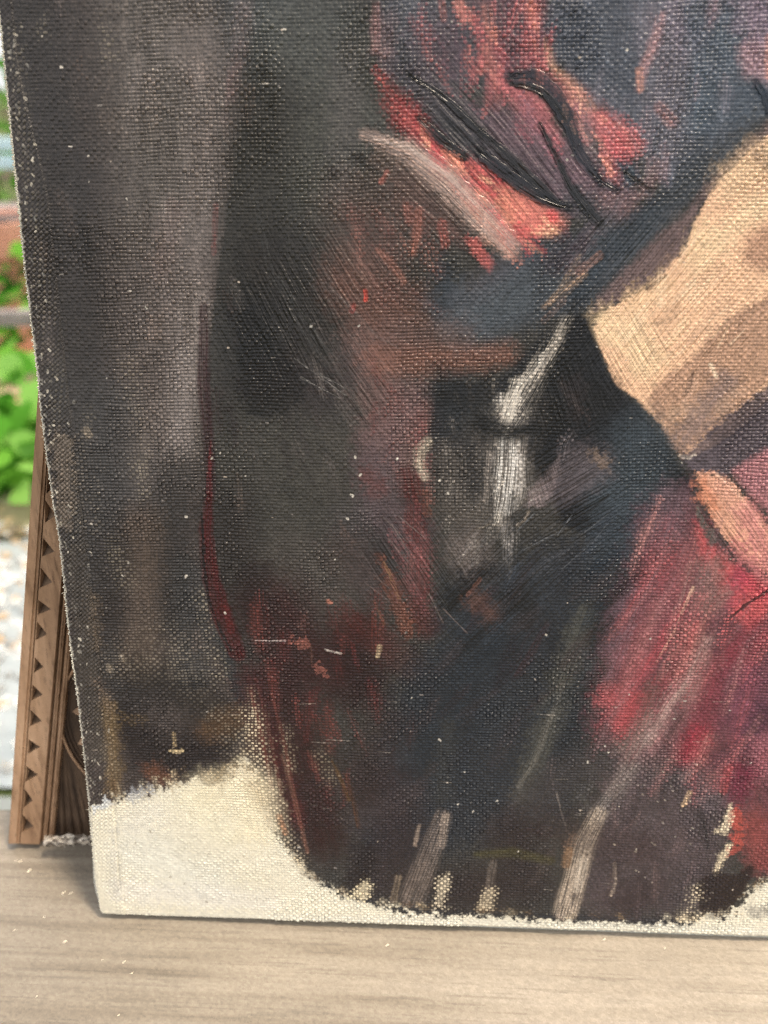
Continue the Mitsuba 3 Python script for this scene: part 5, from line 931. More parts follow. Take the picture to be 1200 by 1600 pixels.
(0,202,128,114,.6,.98,.9,1.8,.4,.4,0,.4,.8,[2576,5835,17,2593,5790,28,2606,5754,14]),
(0,202,128,114,.7,.68,.7,1.8,.4,.6,0,.4,1.4,[2705,5751,12,2715,5709,19,2727,5676,10]),
(0,165,88,90,.5,.71,.6,1.8,.5,.4,0,.4,1,[2868,5708,12,2916,5638,20,2965,5561,10]),
(0,165,88,91,.5,.92,1.1,1.2,.3,.8,0,.4,.9,[2956,5576,16,2966,5542,26,2965,5502,13]),
(0,76,60,71,.6,.42,.5,1.2,.2,.7,0,.4,.9,[2866,5781,7,2865,5730,12,2858,5679,6]),
(0,202,128,114,.8,1.21,.8,1.8,.5,.8,0,.4,1,[2957,5516,21,2963,5483,34,2966,5447,17]),
(0,202,128,114,.8,.8,1,1.8,.3,.7,0,.4,.9,[2873,5494,14,2878,5462,23,2896,5425,11]),
(0,181,102,102,.8,1.2,.9,1.2,.4,.6,0,.4,1,[2941,5625,21,2964,5590,34,2974,5558,17]),
(0,202,128,114,.7,1.02,.4,.6,.2,.4,0,.4,1.3,[2522,5911,18,2532,5854,29,2553,5790,15]),
(0,165,88,90,.8,.84,.5,1.2,.4,.6,0,.4,1.4,[2611,5783,14,2640,5732,24,2674,5690,12]),
(0,106,61,68,.6,.9,.5,.6,.3,.8,0,.4,.8,[2744,5618,15,2774,5588,26,2796,5560,13]),
(0,76,61,72,.6,.7,.8,1.8,.5,.8,0,.4,1.1,[2940,5574,12,2917,5492,20,2883,5405,10]),
(0,76,60,72,.7,.8,1,.6,.2,.7,0,.4,1.1,[2813,5631,14,2793,5568,23,2770,5496,11]),
(0,165,89,91,.7,.47,.7,.6,.4,.3,0,.4,1,[2760,5549,8,2775,5468,14,2788,5376,7]),
(0,165,88,90,.8,1.06,.7,.6,.6,.6,0,.4,1.3,[2612,5812,18,2631,5729,30,2644,5651,15]),
(0,181,102,102,.7,.42,.8,.6,.4,.7,0,.4,1,[2707,5859,7,2718,5831,12,2723,5801,6]),
(0,202,128,114,.5,1,.7,1.2,.3,.4,0,.4,1.3,[2686,5637,17,2716,5553,29,2738,5467,14]),
(0,181,102,102,.5,.72,.9,1.2,.4,.3,0,.4,1.1,[2547,5829,12,2551,5796,20,2551,5753,10]),
(0,115,74,80,.7,.67,1.1,1.2,.5,.4,0,.4,1,[2601,5644,12,2621,5591,19,2632,5525,10]),
(0,161,93,89,.7,.4,.9,1.2,.5,.4,0,.4,1.4,[2686,5412,6,2681,5357,11,2674,5307,5]),
(0,136,79,81,.5,.95,1.1,.6,.6,.6,0,.4,1,[2277,5794,16,2301,5748,27,2336,5700,14]),
(0,115,74,80,.6,.88,.8,1.2,.5,.6,0,.4,1.2,[2416,5613,15,2445,5579,25,2468,5557,13]),
(0,116,74,80,.4,.5,1,1.2,.6,.6,0,.4,1.3,[2579,5444,9,2611,5380,14,2655,5324,7]),
(0,136,79,81,.4,.5,1,.6,.8,.5,0,.4,1,[2551,5548,9,2547,5482,14,2545,5413,7]),
(0,83,65,74,.7,.97,.9,1.8,.7,.8,0,.4,1.1,[2487,5821,17,2489,5762,28,2503,5694,14]),
(0,88,65,70,.6,.66,.6,1.8,.5,.9,0,.4,.8,[2336,5709,11,2348,5651,19,2365,5593,9]),
(0,115,74,80,.7,.61,.5,.6,.7,.3,0,.4,.9,[2591,5528,10,2591,5498,17,2601,5457,9]),
(0,115,73,80,.6,.6,1.1,.6,.7,.3,0,.4,1.3,[2380,5743,10,2422,5690,17,2461,5629,9]),
(0,161,93,88,.5,.51,.5,1.8,.8,.6,0,.4,1.2,[2499,5869,9,2521,5819,15,2537,5763,7]),
(0,161,93,89,.7,.96,1,.6,.5,.9,0,.4,1,[2569,5621,16,2596,5567,27,2628,5516,14]),
(0,136,79,81,.5,.63,.8,1.8,.6,.4,0,.4,.8,[2330,5870,11,2326,5811,18,2317,5756,9]),
(0,83,65,74,.7,.86,.7,1.2,.6,.7,0,.4,.8,[2496,5771,15,2503,5719,25,2511,5660,12]),
(0,161,93,89,.6,.75,.7,1.8,.6,.7,0,.4,1.4,[2340,5689,13,2358,5644,21,2383,5609,11]),
(0,136,79,81,.6,.8,.6,1.2,.8,.4,0,.4,1.5,[2325,5802,14,2355,5749,23,2383,5685,11]),
(0,161,93,89,.6,.55,1.1,1.8,.6,.5,0,.4,1.1,[2423,5560,9,2459,5490,16,2482,5432,8]),
(0,83,66,75,.7,.46,1.2,.6,.5,.9,0,.4,1.3,[2490,5542,8,2511,5514,13,2528,5476,7]),
(0,88,65,70,.5,.44,.6,1.2,.8,.6,0,.4,1.4,[2285,5714,7,2318,5691,12,2350,5657,6]),
(0,136,79,81,.4,.76,1,1.8,.6,.8,0,.4,1.2,[2577,5651,13,2583,5587,22,2601,5532,11]),
(0,182,109,107,.6,.58,1.1,1.8,.5,.8,0,.4,1.2,[3035,5527,10,3085,5479,17,3140,5432,8]),
(0,157,97,101,.6,.7,1,1.2,.2,.3,0,.4,1.4,[3137,5408,12,3162,5387,20,3194,5361,10]),
(0,205,137,123,.6,.64,.9,1.8,.4,.7,0,.4,1.2,[3201,5342,11,3261,5308,18,3325,5262,9]),
(0,157,97,101,.6,1.07,.5,.6,.3,.5,0,.4,1,[3160,5381,18,3183,5343,31,3206,5301,15]),
(0,157,97,101,.4,.71,1.1,1.2,.5,.5,0,.4,1.3,[3399,5266,12,3422,5242,20,3433,5217,10]),
(0,182,109,107,.4,.46,.7,1.2,.3,.4,0,.4,1.3,[3041,5491,8,3051,5449,13,3070,5412,7]),
(0,157,97,101,.7,.79,1.1,.6,.3,.7,0,.4,.8,[3252,5307,13,3298,5258,22,3357,5205,11]),
(0,205,137,123,.5,.91,.9,1.2,.5,.6,0,.4,.9,[3037,5465,16,3081,5416,26,3118,5356,13]),
(0,205,137,123,.5,.81,.6,1.2,.3,.8,0,.4,1.2,[3166,5309,14,3198,5244,23,3235,5187,12]),
(0,125,94,103,.5,.55,.5,1.8,.5,.4,0,.4,.8,[3347,5235,9,3368,5161,16,3393,5096,8]),
(0,182,109,107,.7,.81,.4,1.8,.5,.8,0,.4,.9,[3156,5437,14,3191,5424,23,3225,5418,12]),
(0,125,94,102,.7,1.08,.8,1.2,.6,.7,0,.4,1.4,[2992,5493,18,3029,5456,31,3064,5419,15]),
(0,205,137,123,.7,.46,.7,.6,.6,.9,0,.4,.9,[3391,5267,8,3416,5245,13,3447,5211,7]),
(0,157,97,101,.6,.7,1.2,1.2,.6,.5,0,.4,1.2,[3128,5387,12,3146,5354,20,3162,5330,10]),
(0,125,94,103,.5,.53,.7,1.8,.3,.8,0,.4,1.2,[3360,5308,9,3388,5287,15,3421,5257,8]),
(0,125,94,103,.7,.9,.4,.6,.2,.8,0,.4,.9,[3224,5275,15,3239,5254,26,3259,5228,13]),
(0,205,137,123,.6,.53,.6,1.2,.5,.7,0,.4,1.3,[3257,5228,9,3301,5177,15,3344,5129,8]),
(0,157,97,101,.4,.72,.8,1.8,.3,.9,0,.4,1.2,[3308,5384,12,3348,5333,21,3381,5275,10]),
(0,173,96,100,.8,.61,1.2,.6,.5,.8,0,.4,.9,[3061,5201,11,3090,5168,18,3111,5129,9]),
(0,147,84,92,.6,1.02,.9,1.8,.3,.5,0,.4,1.5,[2856,5271,17,2886,5234,29,2928,5199,15]),
(0,147,84,93,.7,.91,.7,1.8,.3,.4,0,.4,1,[3037,5139,16,3062,5110,26,3078,5080,13]),
(0,116,83,94,.6,.52,.6,1.8,.4,.6,0,.4,1.2,[2929,5265,9,2954,5227,15,2988,5186,7]),
(0,116,83,94,.6,1.03,.6,1.2,.3,.7,0,.4,.9,[2870,5401,18,2896,5355,29,2913,5304,15]),
(0,116,83,94,.5,1.12,.7,.6,.2,.7,0,.4,1.2,[2917,5383,19,2928,5329,32,2949,5287,16]),
(0,147,84,92,.5,.63,.6,1.2,.4,.6,0,.4,1,[2933,5294,11,2967,5255,18,2998,5208,9]),
(0,147,84,92,.6,.44,1,1.2,.5,.3,0,.4,1.4,[3055,5189,8,3074,5153,13,3100,5117,6]),
(0,116,83,94,.9,.57,.7,1.8,.4,.5,0,.4,1.1,[2986,5193,10,3009,5164,16,3020,5146,8]),
(0,116,83,94,.6,.62,1.1,.6,.5,.8,0,.4,1.4,[2873,5320,11,2918,5291,18,2959,5250,9]),
(0,203,107,107,.5,1.07,.6,.6,.4,.6,0,.4,1,[3425,5152,18,3453,5113,30,3472,5080,15]),
(0,185,92,96,.7,.57,.7,.6,.1,.4,0,.4,.8,[3405,5167,10,3421,5155,16,3446,5153,8]),
(0,219,142,126,.9,.8,1.2,.6,.4,.5,0,.4,1.1,[3319,5097,14,3349,5059,23,3377,5013,11]),
(0,219,141,125,.8,.63,1,.6,.2,.6,0,.4,1,[3304,5286,11,3322,5270,18,3339,5257,9]),
(0,185,92,96,.7,.94,.7,1.8,.4,.7,0,.4,1.2,[3409,5147,16,3405,5123,27,3414,5106,13]),
(0,219,141,126,.5,.78,.9,1.2,.4,.9,0,.4,.9,[3336,5128,13,3349,5098,22,3370,5067,11]),
(0,185,92,96,.8,.8,1,1.8,.1,.9,0,.4,.9,[3348,5193,14,3376,5154,23,3399,5110,11]),
(0,185,92,96,.7,.84,.4,1.8,.1,.8,0,.4,.9,[3398,5222,14,3419,5204,24,3441,5185,12]),
(0,185,92,96,.7,1.01,.9,.6,.4,.6,0,.4,1.3,[3438,5126,17,3447,5099,29,3464,5083,14]),
(0,147,102,104,.8,.65,.7,.6,.3,.7,0,.4,1.1,[3216,5189,11,3242,5168,19,3254,5154,9]),
(0,213,165,138,.5,.59,.9,1.2,.3,.8,0,.4,1.4,[3149,5267,10,3166,5236,17,3189,5213,8]),
(0,213,165,138,.7,.64,1.1,1.8,.3,.5,0,.4,1.2,[3182,5437,11,3194,5393,18,3195,5349,9]),
(0,189,132,116,.8,.55,1.1,1.8,.2,.3,0,.4,1,[3163,5438,9,3191,5411,16,3215,5394,8]),
(0,147,101,103,.7,.4,1,1.2,.2,.8,0,.4,.9,[3228,5300,6,3250,5269,10,3284,5237,5]),
(0,189,132,116,.7,.81,.8,.6,.2,.5,0,.4,1.4,[3108,5473,14,3135,5424,23,3156,5368,12]),
(0,213,165,138,.8,.55,.5,1.2,.4,.6,0,.4,1.1,[3111,5361,9,3114,5320,16,3117,5279,8]),
(0,147,101,104,.7,.64,1.1,1.8,.2,.3,0,.4,.8,[3165,5262,11,3192,5238,18,3213,5206,9]),
(0,147,101,103,.7,.4,1,1.8,.4,.4,0,.4,1.1,[3199,5418,7,3205,5393,11,3209,5366,6]),
(0,119,82,73,.3,1.8,.5,1.2,.4,.6,0,.4,1.4,[2060,4855,17,2123,4777,28,2174,4692,14]),
(0,99,62,59,.4,3.01,.6,1.8,.7,.4,0,.4,.9,[1921,4817,28,1986,4736,46,2048,4642,23]),
(0,100,63,59,.4,1.81,.9,1.2,.7,.5,0,.4,1.2,[2061,4456,17,2108,4352,28,2148,4249,14]),
(0,106,73,68,.4,2.49,.8,1.2,.7,.9,0,.4,.9,[2172,4797,23,2196,4683,38,2231,4562,19]),
(0,100,63,59,.4,2.43,.7,1.8,.5,.8,0,.4,.8,[2157,4444,22,2179,4385,37,2199,4337,19]),
(0,133,89,78,.6,1.18,1.1,1.2,.7,.5,0,.4,1.5,[1931,4808,11,1966,4694,18,1998,4593,9]),
(0,91,65,59,.4,2.58,.5,1.2,.6,.4,0,.4,1.1,[2083,4545,24,2135,4480,40,2190,4424,20]),
(0,91,65,59,.3,2.46,.5,.6,.7,.8,0,.4,.9,[2193,4545,23,2273,4428,38,2341,4299,19]),
(0,99,62,58,.5,1.3,1,1.2,.8,.8,0,.4,1.4,[2026,4829,12,2096,4775,20,2153,4725,10]),
(0,119,82,74,.3,2.36,.8,.6,.5,.3,0,.4,.9,[2125,4669,22,2157,4612,36,2198,4568,18]),
(0,133,89,79,.6,1.35,.8,.6,.7,.6,0,.4,1.1,[1967,4748,12,1975,4641,21,1971,4536,10]),
(0,106,72,68,.5,1.59,1.2,1.2,.5,.3,0,.4,1.2,[1924,4878,15,1961,4809,24,1997,4732,12]),
(0,99,62,58,.5,2.15,1,.6,.7,.7,0,.4,1,[2287,4799,20,2359,4707,33,2436,4606,17]),
(0,133,89,78,.6,1.1,.9,1.2,.6,.9,0,.4,1.5,[2221,4695,10,2244,4649,17,2268,4595,8]),
(0,99,62,58,.5,2.34,.9,1.8,.4,.8,0,.4,1.3,[2108,4791,22,2148,4730,36,2179,4669,18]),
(0,133,89,79,.6,2.68,1,1.2,.6,.7,0,.4,.9,[2372,4630,25,2392,4561,41,2425,4503,21]),
(0,91,64,58,.5,2.76,.8,.6,.4,.7,0,.4,.9,[1977,4838,25,1990,4777,42,1997,4711,21]),
(0,106,72,68,.5,1.45,.8,1.8,.5,.8,0,.4,.8,[2293,4874,13,2389,4782,22,2499,4681,11]),
(0,106,73,69,.5,1.31,.8,.6,.6,.4,0,.4,.9,[2226,4425,12,2342,4359,20,2458,4280,10]),
(0,99,62,58,.4,2.46,.5,1.8,.4,.3,0,.4,.9,[2277,4838,23,2311,4786,38,2344,4743,19]),
(0,106,72,68,.6,2.1,1.2,1.2,.8,.4,0,.4,1.1,[2231,4843,19,2305,4736,32,2373,4640,16]),
(0,91,64,59,.5,2.44,1,.6,.8,.5,0,.4,1,[2158,4700,22,2171,4620,37,2197,4545,19]),
(0,106,73,68,.4,1.38,.8,1.2,.6,.4,0,.4,1.1,[1924,4689,13,1987,4578,21,2061,4463,11]),
(0,100,62,59,.3,1.84,.5,.6,.8,.5,0,.4,.8,[2054,4673,17,2127,4581,28,2197,4489,14]),
(0,83,35,32,.4,.87,1.1,1.2,.3,.3,0,.4,1,[2061,3738,15,2054,3649,25,2050,3561,12]),
(0,114,68,69,.4,.53,.7,1.2,.3,.4,0,.4,.9,[2177,2639,9,2179,2558,15,2195,2487,8]),
(0,120,82,77,.6,.95,1.2,1.8,.5,.6,0,.4,1.2,[2391,3308,16,2392,3224,27,2393,3129,14]),
(0,114,67,68,.5,1.01,1.1,1.8,.5,.5,0,.4,1,[2387,3416,17,2374,3359,29,2355,3316,14]),
(0,120,82,78,.6,.76,.4,1.2,.5,.8,0,.4,.9,[2311,2815,13,2289,2733,22,2274,2641,11]),
(0,104,59,54,.4,1.38,.5,1.2,.4,.6,0,.4,1,[2136,3852,24,2190,3782,39,2230,3701,20]),
(0,120,81,77,.5,.51,.8,.6,.6,.7,0,.4,1.5,[2163,3391,9,2190,3329,15,2212,3275,7]),
(0,119,81,76,.5,.8,1.2,.6,.6,.3,0,.4,1.2,[2052,4053,14,2053,4007,23,2047,3957,11]),
(0,84,38,35,.6,.75,.9,1.2,.6,.5,0,.4,.9,[2391,2682,13,2388,2631,21,2387,2566,11]),
(0,120,82,78,.4,.92,.7,1.2,.5,.3,0,.4,.9,[2267,3086,16,2321,3002,26,2370,2915,13]),
(0,105,61,56,.4,1.38,.7,1.8,.6,.7,0,.4,1.4,[2237,2638,24,2269,2560,39,2301,2474,20]),
(0,114,68,69,.5,.64,1,1.8,.6,.7,0,.4,1.5,[2271,2632,11,2324,2522,18,2390,2408,9]),
(0,113,67,67,.6,1.36,.7,1.8,.5,.5,0,.4,1.3,[2338,3642,23,2335,3576,39,2342,3506,19]),
(0,120,82,78,.6,1.23,1,1.2,.7,.7,0,.4,1.4,[2247,3014,21,2257,2965,35,2275,2902,18]),
(0,104,59,54,.4,.66,.6,1.8,.5,.6,0,.4,.9,[2370,3673,11,2361,3613,19,2344,3561,9]),
(0,83,34,31,.4,.98,.5,1.8,.4,.4,0,.4,1.1,[2062,3953,17,2075,3899,28,2075,3852,14]),
(0,119,81,77,.5,1.38,1.1,.6,.6,.8,0,.4,1.4,[2278,3660,24,2291,3603,39,2310,3531,20]),
(0,114,67,68,.5,.71,1.1,1.8,.5,.4,0,.4,1.4,[2308,3148,12,2326,3089,20,2331,3015,10]),
(0,104,59,54,.4,.59,1.1,1.8,.5,.7,0,.4,.9,[2155,3824,10,2159,3728,17,2162,3626,8]),
(0,83,35,31,.6,.55,.9,1.8,.4,.6,0,.4,1.3,[2106,3747,9,2106,3690,16,2120,3644,8]),
(0,105,60,54,.4,1.14,.8,.6,.6,.7,0,.4,1.2,[2272,3548,20,2319,3450,33,2372,3357,16]),
(0,83,36,33,.4,.98,.9,.6,.4,.8,0,.4,1.2,[2316,3328,17,2349,3222,28,2374,3125,14]),
(0,105,60,54,.6,.43,1,1.2,.5,.8,0,.4,1.1,[2204,3531,7,2140,3440,12,2077,3363,6]),
(0,114,67,67,.6,.52,.5,.6,.5,.9,0,.4,1.3,[2314,3575,9,2316,3459,15,2312,3340,7]),
(0,114,68,68,.5,1.07,.8,1.2,.4,.5,0,.4,1.3,[2160,2953,18,2188,2832,31,2231,2725,15]),
(0,114,68,68,.6,.99,.7,1.2,.5,.6,0,.4,1.3,[2300,2864,17,2346,2775,28,2394,2678,14]),
(0,78,30,28,.6,1.19,1,1.8,.4,.6,0,.4,1.3,[1659,1855,20,1646,1775,34,1639,1712,17]),
(0,78,30,27,.5,1.2,1,.6,.6,.4,0,.4,1.4,[1411,2082,21,1398,2001,34,1376,1915,17]),
(0,40,8,8,.7,.57,.8,.6,.3,.8,0,.4,1.5,[1998,1918,10,2026,1757,16,2070,1589,8]),
(0,78,31,28,.6,1.72,.6,.6,.4,.4,0,.4,1.2,[1497,983,29,1507,887,49,1515,791,25]),
(0,52,14,14,.6,1.32,.9,.6,.2,.9,0,.4,1,[1372,1533,23,1387,1376,38,1394,1226,19]),
(0,77,29,26,.5,1.41,1.1,1.2,.4,.9,0,.4,1.2,[1766,2428,24,1794,2323,40,1810,2203,20]),
(0,103,50,43,.6,.67,.4,1.8,.5,.7,0,.4,1,[1519,1797,12,1523,1675,19,1542,1564,10]),
(0,40,8,8,.5,1.77,.8,.6,.5,.8,0,.4,1,[1891,1807,30,1884,1695,51,1877,1600,25]),
(0,103,49,41,.5,1.78,.6,.6,.5,.4,0,.4,1.1,[1269,2426,30,1278,2279,51,1295,2130,25]),
(0,52,14,14,.4,1.3,.9,1.8,.4,.3,0,.4,1.2,[1373,1648,22,1363,1465,37,1346,1270,19]),
(0,52,14,14,.6,.58,.8,.6,.3,.9,0,.4,1.2,[1403,1450,10,1382,1343,16,1362,1239,8]),
(0,103,49,41,.6,1.68,1.1,.6,.6,.9,0,.4,.8,[2068,2540,29,2064,2343,48,2059,2142,24]),
(0,78,29,26,.7,1.68,.6,1.2,.3,.7,0,.4,1.2,[1462,2237,29,1460,2170,48,1452,2084,24]),
(0,39,8,8,.4,1.33,.6,1.8,.5,.3,0,.4,1.2,[2006,2476,23,2007,2339,38,2012,2184,19]),
(0,40,8,8,.4,.97,1.2,1.2,.5,.5,0,.4,1,[1702,1698,17,1725,1616,28,1733,1536,14]),
(0,78,29,27,.6,.7,.5,.6,.5,.6,0,.4,1.1,[1900,2177,12,1918,2081,20,1951,1989,10]),
(0,78,30,27,.5,1.11,.7,1.2,.4,.8,0,.4,1.2,[1784,2103,19,1809,2010,32,1819,1916,16]),
(0,103,49,42,.4,.8,1.1,1.2,.6,.5,0,.4,1,[1852,2250,14,1848,2170,23,1836,2104,11]),
(0,103,50,43,.5,.82,1.1,1.2,.4,.5,0,.4,1,[1716,1703,14,1763,1591,24,1818,1476,12]),
(0,52,14,14,.7,1.46,1.2,1.8,.4,.7,0,.4,1.1,[1406,1590,25,1394,1500,42,1365,1392,21]),
(0,103,50,43,.5,.85,.8,1.2,.5,.6,0,.4,.8,[1857,1250,15,1843,1107,24,1821,974,12]),
(0,40,8,8,.6,.68,1.1,1.8,.5,.5,0,.4,1.5,[1302,2230,12,1304,2142,19,1300,2048,10]),
(0,78,31,28,.7,.95,1,1.2,.6,.5,0,.4,.9,[1709,1159,16,1719,1059,27,1736,960,14]),
(0,103,50,43,.5,.98,.6,1.2,.2,.8,0,.4,1.3,[1594,1366,17,1630,1275,28,1657,1165,14]),
(0,51,11,11,.7,.83,.4,1.8,.6,.7,0,.4,1.1,[1334,2351,14,1354,2163,24,1364,1972,12]),
(0,78,31,28,.5,1.77,.5,1.2,.3,.6,0,.4,1.2,[1609,1793,30,1596,1624,51,1570,1469,25]),
(0,77,29,26,.5,1.82,.9,.6,.5,.7,0,.4,1,[1886,2457,31,1906,2360,52,1941,2275,26]),
(0,39,8,8,.6,.87,.5,.6,.6,.7,0,.4,1.4,[1546,2423,15,1613,2269,25,1665,2096,12]),
(0,78,30,28,.7,1.61,.6,1.2,.5,.7,0,.4,1.2,[2023,1917,28,2053,1782,46,2067,1641,23]),
(0,103,50,43,.5,1.03,1,1.8,.4,.8,0,.4,.9,[1623,1657,18,1687,1567,29,1750,1496,15]),
(0,103,50,42,.4,1.74,.8,.6,.4,.7,0,.4,.9,[1340,2035,30,1368,1883,50,1380,1723,25]),
(0,103,49,41,.6,1.45,1.1,.6,.5,.9,0,.4,.8,[1314,2523,25,1312,2340,42,1315,2164,21]),
(0,103,50,43,.5,1.69,.7,.6,.6,.6,0,.4,1,[1732,1727,29,1742,1561,48,1745,1393,24]),
(0,103,50,43,.5,.69,.6,1.2,.3,.9,0,.4,1.4,[1873,1689,12,1939,1522,20,1995,1360,10]),
(0,42,25,28,.7,1.85,.8,.6,.2,.9,0,.4,.8,[3139,2333,32,3063,2173,53,2976,1992,26]),
(0,41,24,27,.6,1.34,.8,.6,.5,.3,0,.4,.8,[2822,2575,23,2735,2437,38,2654,2292,19]),
(0,55,45,44,.5,1.14,.9,1.2,.4,.4,0,.4,1.1,[2453,1299,20,2341,1106,33,2228,908,16]),
(0,25,30,36,.6,1.54,.8,.6,.5,.5,0,.4,1,[2455,1961,26,2371,1874,44,2271,1795,22]),
(0,43,27,29,.5,.93,.5,1.2,.2,.6,0,.4,.8,[2660,1893,16,2583,1790,27,2490,1673,13]),
(0,8,8,8,.7,1.27,.9,.6,.4,.5,0,.4,1.1,[3628,2598,22,3564,2518,36,3502,2449,18]),
(0,45,51,60,.7,1.46,.5,1.2,.1,.8,0,.4,1.4,[2953,2732,25,2924,2655,42,2893,2577,21]),
(0,19,8,15,.5,1.87,.7,1.8,.5,.5,0,.4,1.4,[2705,2829,32,2680,2678,53,2655,2524,27]),
(0,20,29,38,.7,1.15,.9,1.8,.3,.9,0,.4,1.1,[2920,2519,20,2869,2350,33,2811,2182,16]),
(0,16,26,36,.5,1.77,.9,.6,.2,.8,0,.4,1.5,[3625,3036,30,3535,2883,51,3429,2720,25]),
(0,30,25,27,.6,1.13,1.1,1.8,.3,.6,0,.4,1,[2420,2011,19,2425,1827,32,2419,1649,16]),
(0,52,45,47,.5,.99,1,.6,.1,.4,0,.4,.8,[2855,1863,17,2726,1769,28,2598,1670,14]),
(0,51,45,47,.7,1.67,.7,1.8,.2,.6,0,.4,1.1,[2601,2187,29,2537,2092,48,2472,2011,24]),
(0,21,12,19,.7,1.71,.5,1.8,.5,.3,0,.4,1.4,[2951,2230,29,2911,2055,49,2861,1892,24]),
(0,44,50,59,.7,1.55,.6,1.8,.4,.4,0,.4,1.3,[3519,3073,27,3444,2936,44,3365,2788,22]),
(0,18,8,15,.7,1.32,.6,1.8,.2,.6,0,.4,1.3,[3742,2716,23,3650,2627,38,3545,2520,19]),
(0,42,26,29,.4,1.15,.9,1.2,.5,.9,0,.4,1.2,[3361,2014,20,3208,1882,33,3064,1736,16]),
(0,8,8,8,.7,1.19,.8,1.2,.4,.4,0,.4,1.4,[2784,2336,20,2698,2219,34,2597,2097,17]),
(0,8,8,8,.7,1.31,.9,.6,.3,.8,0,.4,1.1,[3487,2422,22,3451,2328,37,3428,2246,19]),
(0,44,50,59,.6,1.59,1.1,1.2,.3,.5,0,.4,.9,[3663,2949,27,3629,2878,45,3584,2800,23]),
(0,51,44,47,.4,1.93,.9,1.8,.3,.9,0,.4,.9,[3413,2164,33,3361,2101,55,3303,2024,28]),
(0,46,27,26,.6,1.11,1.1,1.8,.3,.6,0,.4,.8,[2310,1686,19,2298,1572,32,2274,1441,16]),
(0,55,45,44,.5,1.36,.6,.6,.5,.8,0,.4,1.2,[2471,1801,23,2386,1657,39,2286,1512,19]),
(0,50,52,57,.7,1.87,.4,1.2,.4,.4,0,.4,.9,[2274,1442,32,2243,1384,53,2201,1312,27]),
(0,28,26,31,.4,1.52,.5,.6,.1,.8,0,.4,1.5,[2703,1508,26,2615,1364,43,2512,1226,22]),
(0,22,30,39,.6,1.47,.8,.6,.1,.6,0,.4,1.3,[3363,1929,25,3228,1784,42,3084,1640,21]),
(0,8,8,8,.7,1.43,.6,1.8,.4,.6,0,.4,1.2,[2580,2697,25,2550,2631,41,2510,2565,20]),
(0,42,25,28,.5,1.7,.6,.6,.2,.7,0,.4,1.1,[3436,2285,29,3348,2180,49,3275,2059,24]),
(0,8,8,8,.7,1.89,.7,.6,.3,.8,0,.4,1.3,[3572,2370,32,3526,2284,54,3466,2184,27]),
(0,28,26,31,.6,1.39,1.2,1.2,.3,.6,0,.4,1.5,[2730,1764,24,2680,1678,40,2642,1599,20]),
(0,24,22,28,.7,.88,.8,.6,.3,.8,0,.4,1.4,[3102,2862,15,3005,2690,25,2921,2509,13]),
(0,24,22,27,.4,2,.9,1.8,.4,.3,0,.4,1.1,[3357,2913,34,3269,2731,57,3187,2543,29]),
(0,8,8,8,.6,1.68,1,1.2,.2,.6,0,.4,1.4,[2931,2485,29,2864,2380,48,2791,2283,24]),
(0,18,27,37,.6,1.45,1.1,.6,.5,.7,0,.4,1.1,[3316,2829,25,3291,2682,42,3261,2530,21]),
(0,45,51,60,.4,1.28,.8,1.8,.5,.7,0,.4,1.1,[3178,2568,22,3133,2504,37,3104,2446,18]),
(0,17,27,37,.7,1.3,1,1.2,.3,.6,0,.4,1.3,[3636,2878,22,3507,2761,37,3389,2631,19]),
(0,27,25,30,.6,1.27,.4,1.2,.4,.7,0,.4,1,[2604,2107,22,2551,2051,36,2488,1990,18]),
(0,26,25,30,.4,1.4,.8,1.2,.3,.6,0,.4,1.2,[3239,2217,24,3199,2116,40,3162,2032,20]),
(0,19,28,38,.7,1.79,1.1,.6,.2,.5,0,.4,1.3,[3491,2478,31,3443,2404,51,3393,2339,26]),
(0,46,52,60,.5,1.65,.5,1.8,.4,.6,0,.4,1.5,[2954,2389,28,2853,2312,47,2767,2225,24]),
(0,52,45,48,.5,1.68,.5,1.8,.4,.7,0,.4,1.1,[2997,1669,29,2925,1492,48,2842,1307,24]),
(0,50,44,46,.6,2.08,1,.6,.2,.5,0,.4,1.1,[3082,2426,36,3013,2363,59,2944,2308,30]),
(0,50,43,45,.6,1.93,.5,1.8,.5,.9,0,.4,.9,[3503,2655,33,3396,2599,55,3278,2534,28]),
(0,50,43,45,.7,1.95,.6,1.2,.2,.8,0,.4,1.1,[3557,2762,33,3501,2649,56,3454,2533,28]),
(0,17,27,37,.5,1.89,1,.6,.1,.7,0,.4,.8,[3550,2829,32,3460,2727,54,3361,2625,27]),
(0,50,44,46,.6,1.7,1.1,1.8,.5,.8,0,.4,1.1,[3029,2708,29,2937,2545,49,2832,2373,24]),
(0,21,30,39,.5,1.05,.6,1.8,.2,.5,0,.4,.9,[2869,2201,18,2741,2095,30,2604,1980,15]),
(0,8,8,8,.7,1.97,1,1.2,.4,.9,0,.4,1.2,[3527,2029,34,3403,1896,56,3269,1775,28]),
(0,129,49,54,.4,2.37,.9,.6,.2,.4,0,.4,1.4,[4076,2252,24,3984,2066,39,3879,1875,20]),
(0,168,84,86,.4,1,.6,.6,.6,.7,0,.4,.9,[4236,2096,10,4185,1968,17,4147,1826,8]),
(0,168,83,85,.5,1.94,.6,1.2,.2,.4,0,.4,.9,[3820,2770,19,3723,2563,32,3617,2345,16]),
(0,184,128,120,.3,2.6,.8,1.8,.4,.7,0,.4,1.3,[3785,3062,26,3740,2962,43,3703,2875,22]),
(0,184,128,120,.5,1.24,.8,1.2,.3,.6,0,.4,.9,[3796,3171,12,3729,2941,21,3656,2688,10]),
(0,112,50,52,.3,3.29,.5,1.8,.5,.9,0,.4,.9,[3981,2832,33,3899,2719,55,3802,2587,27]),
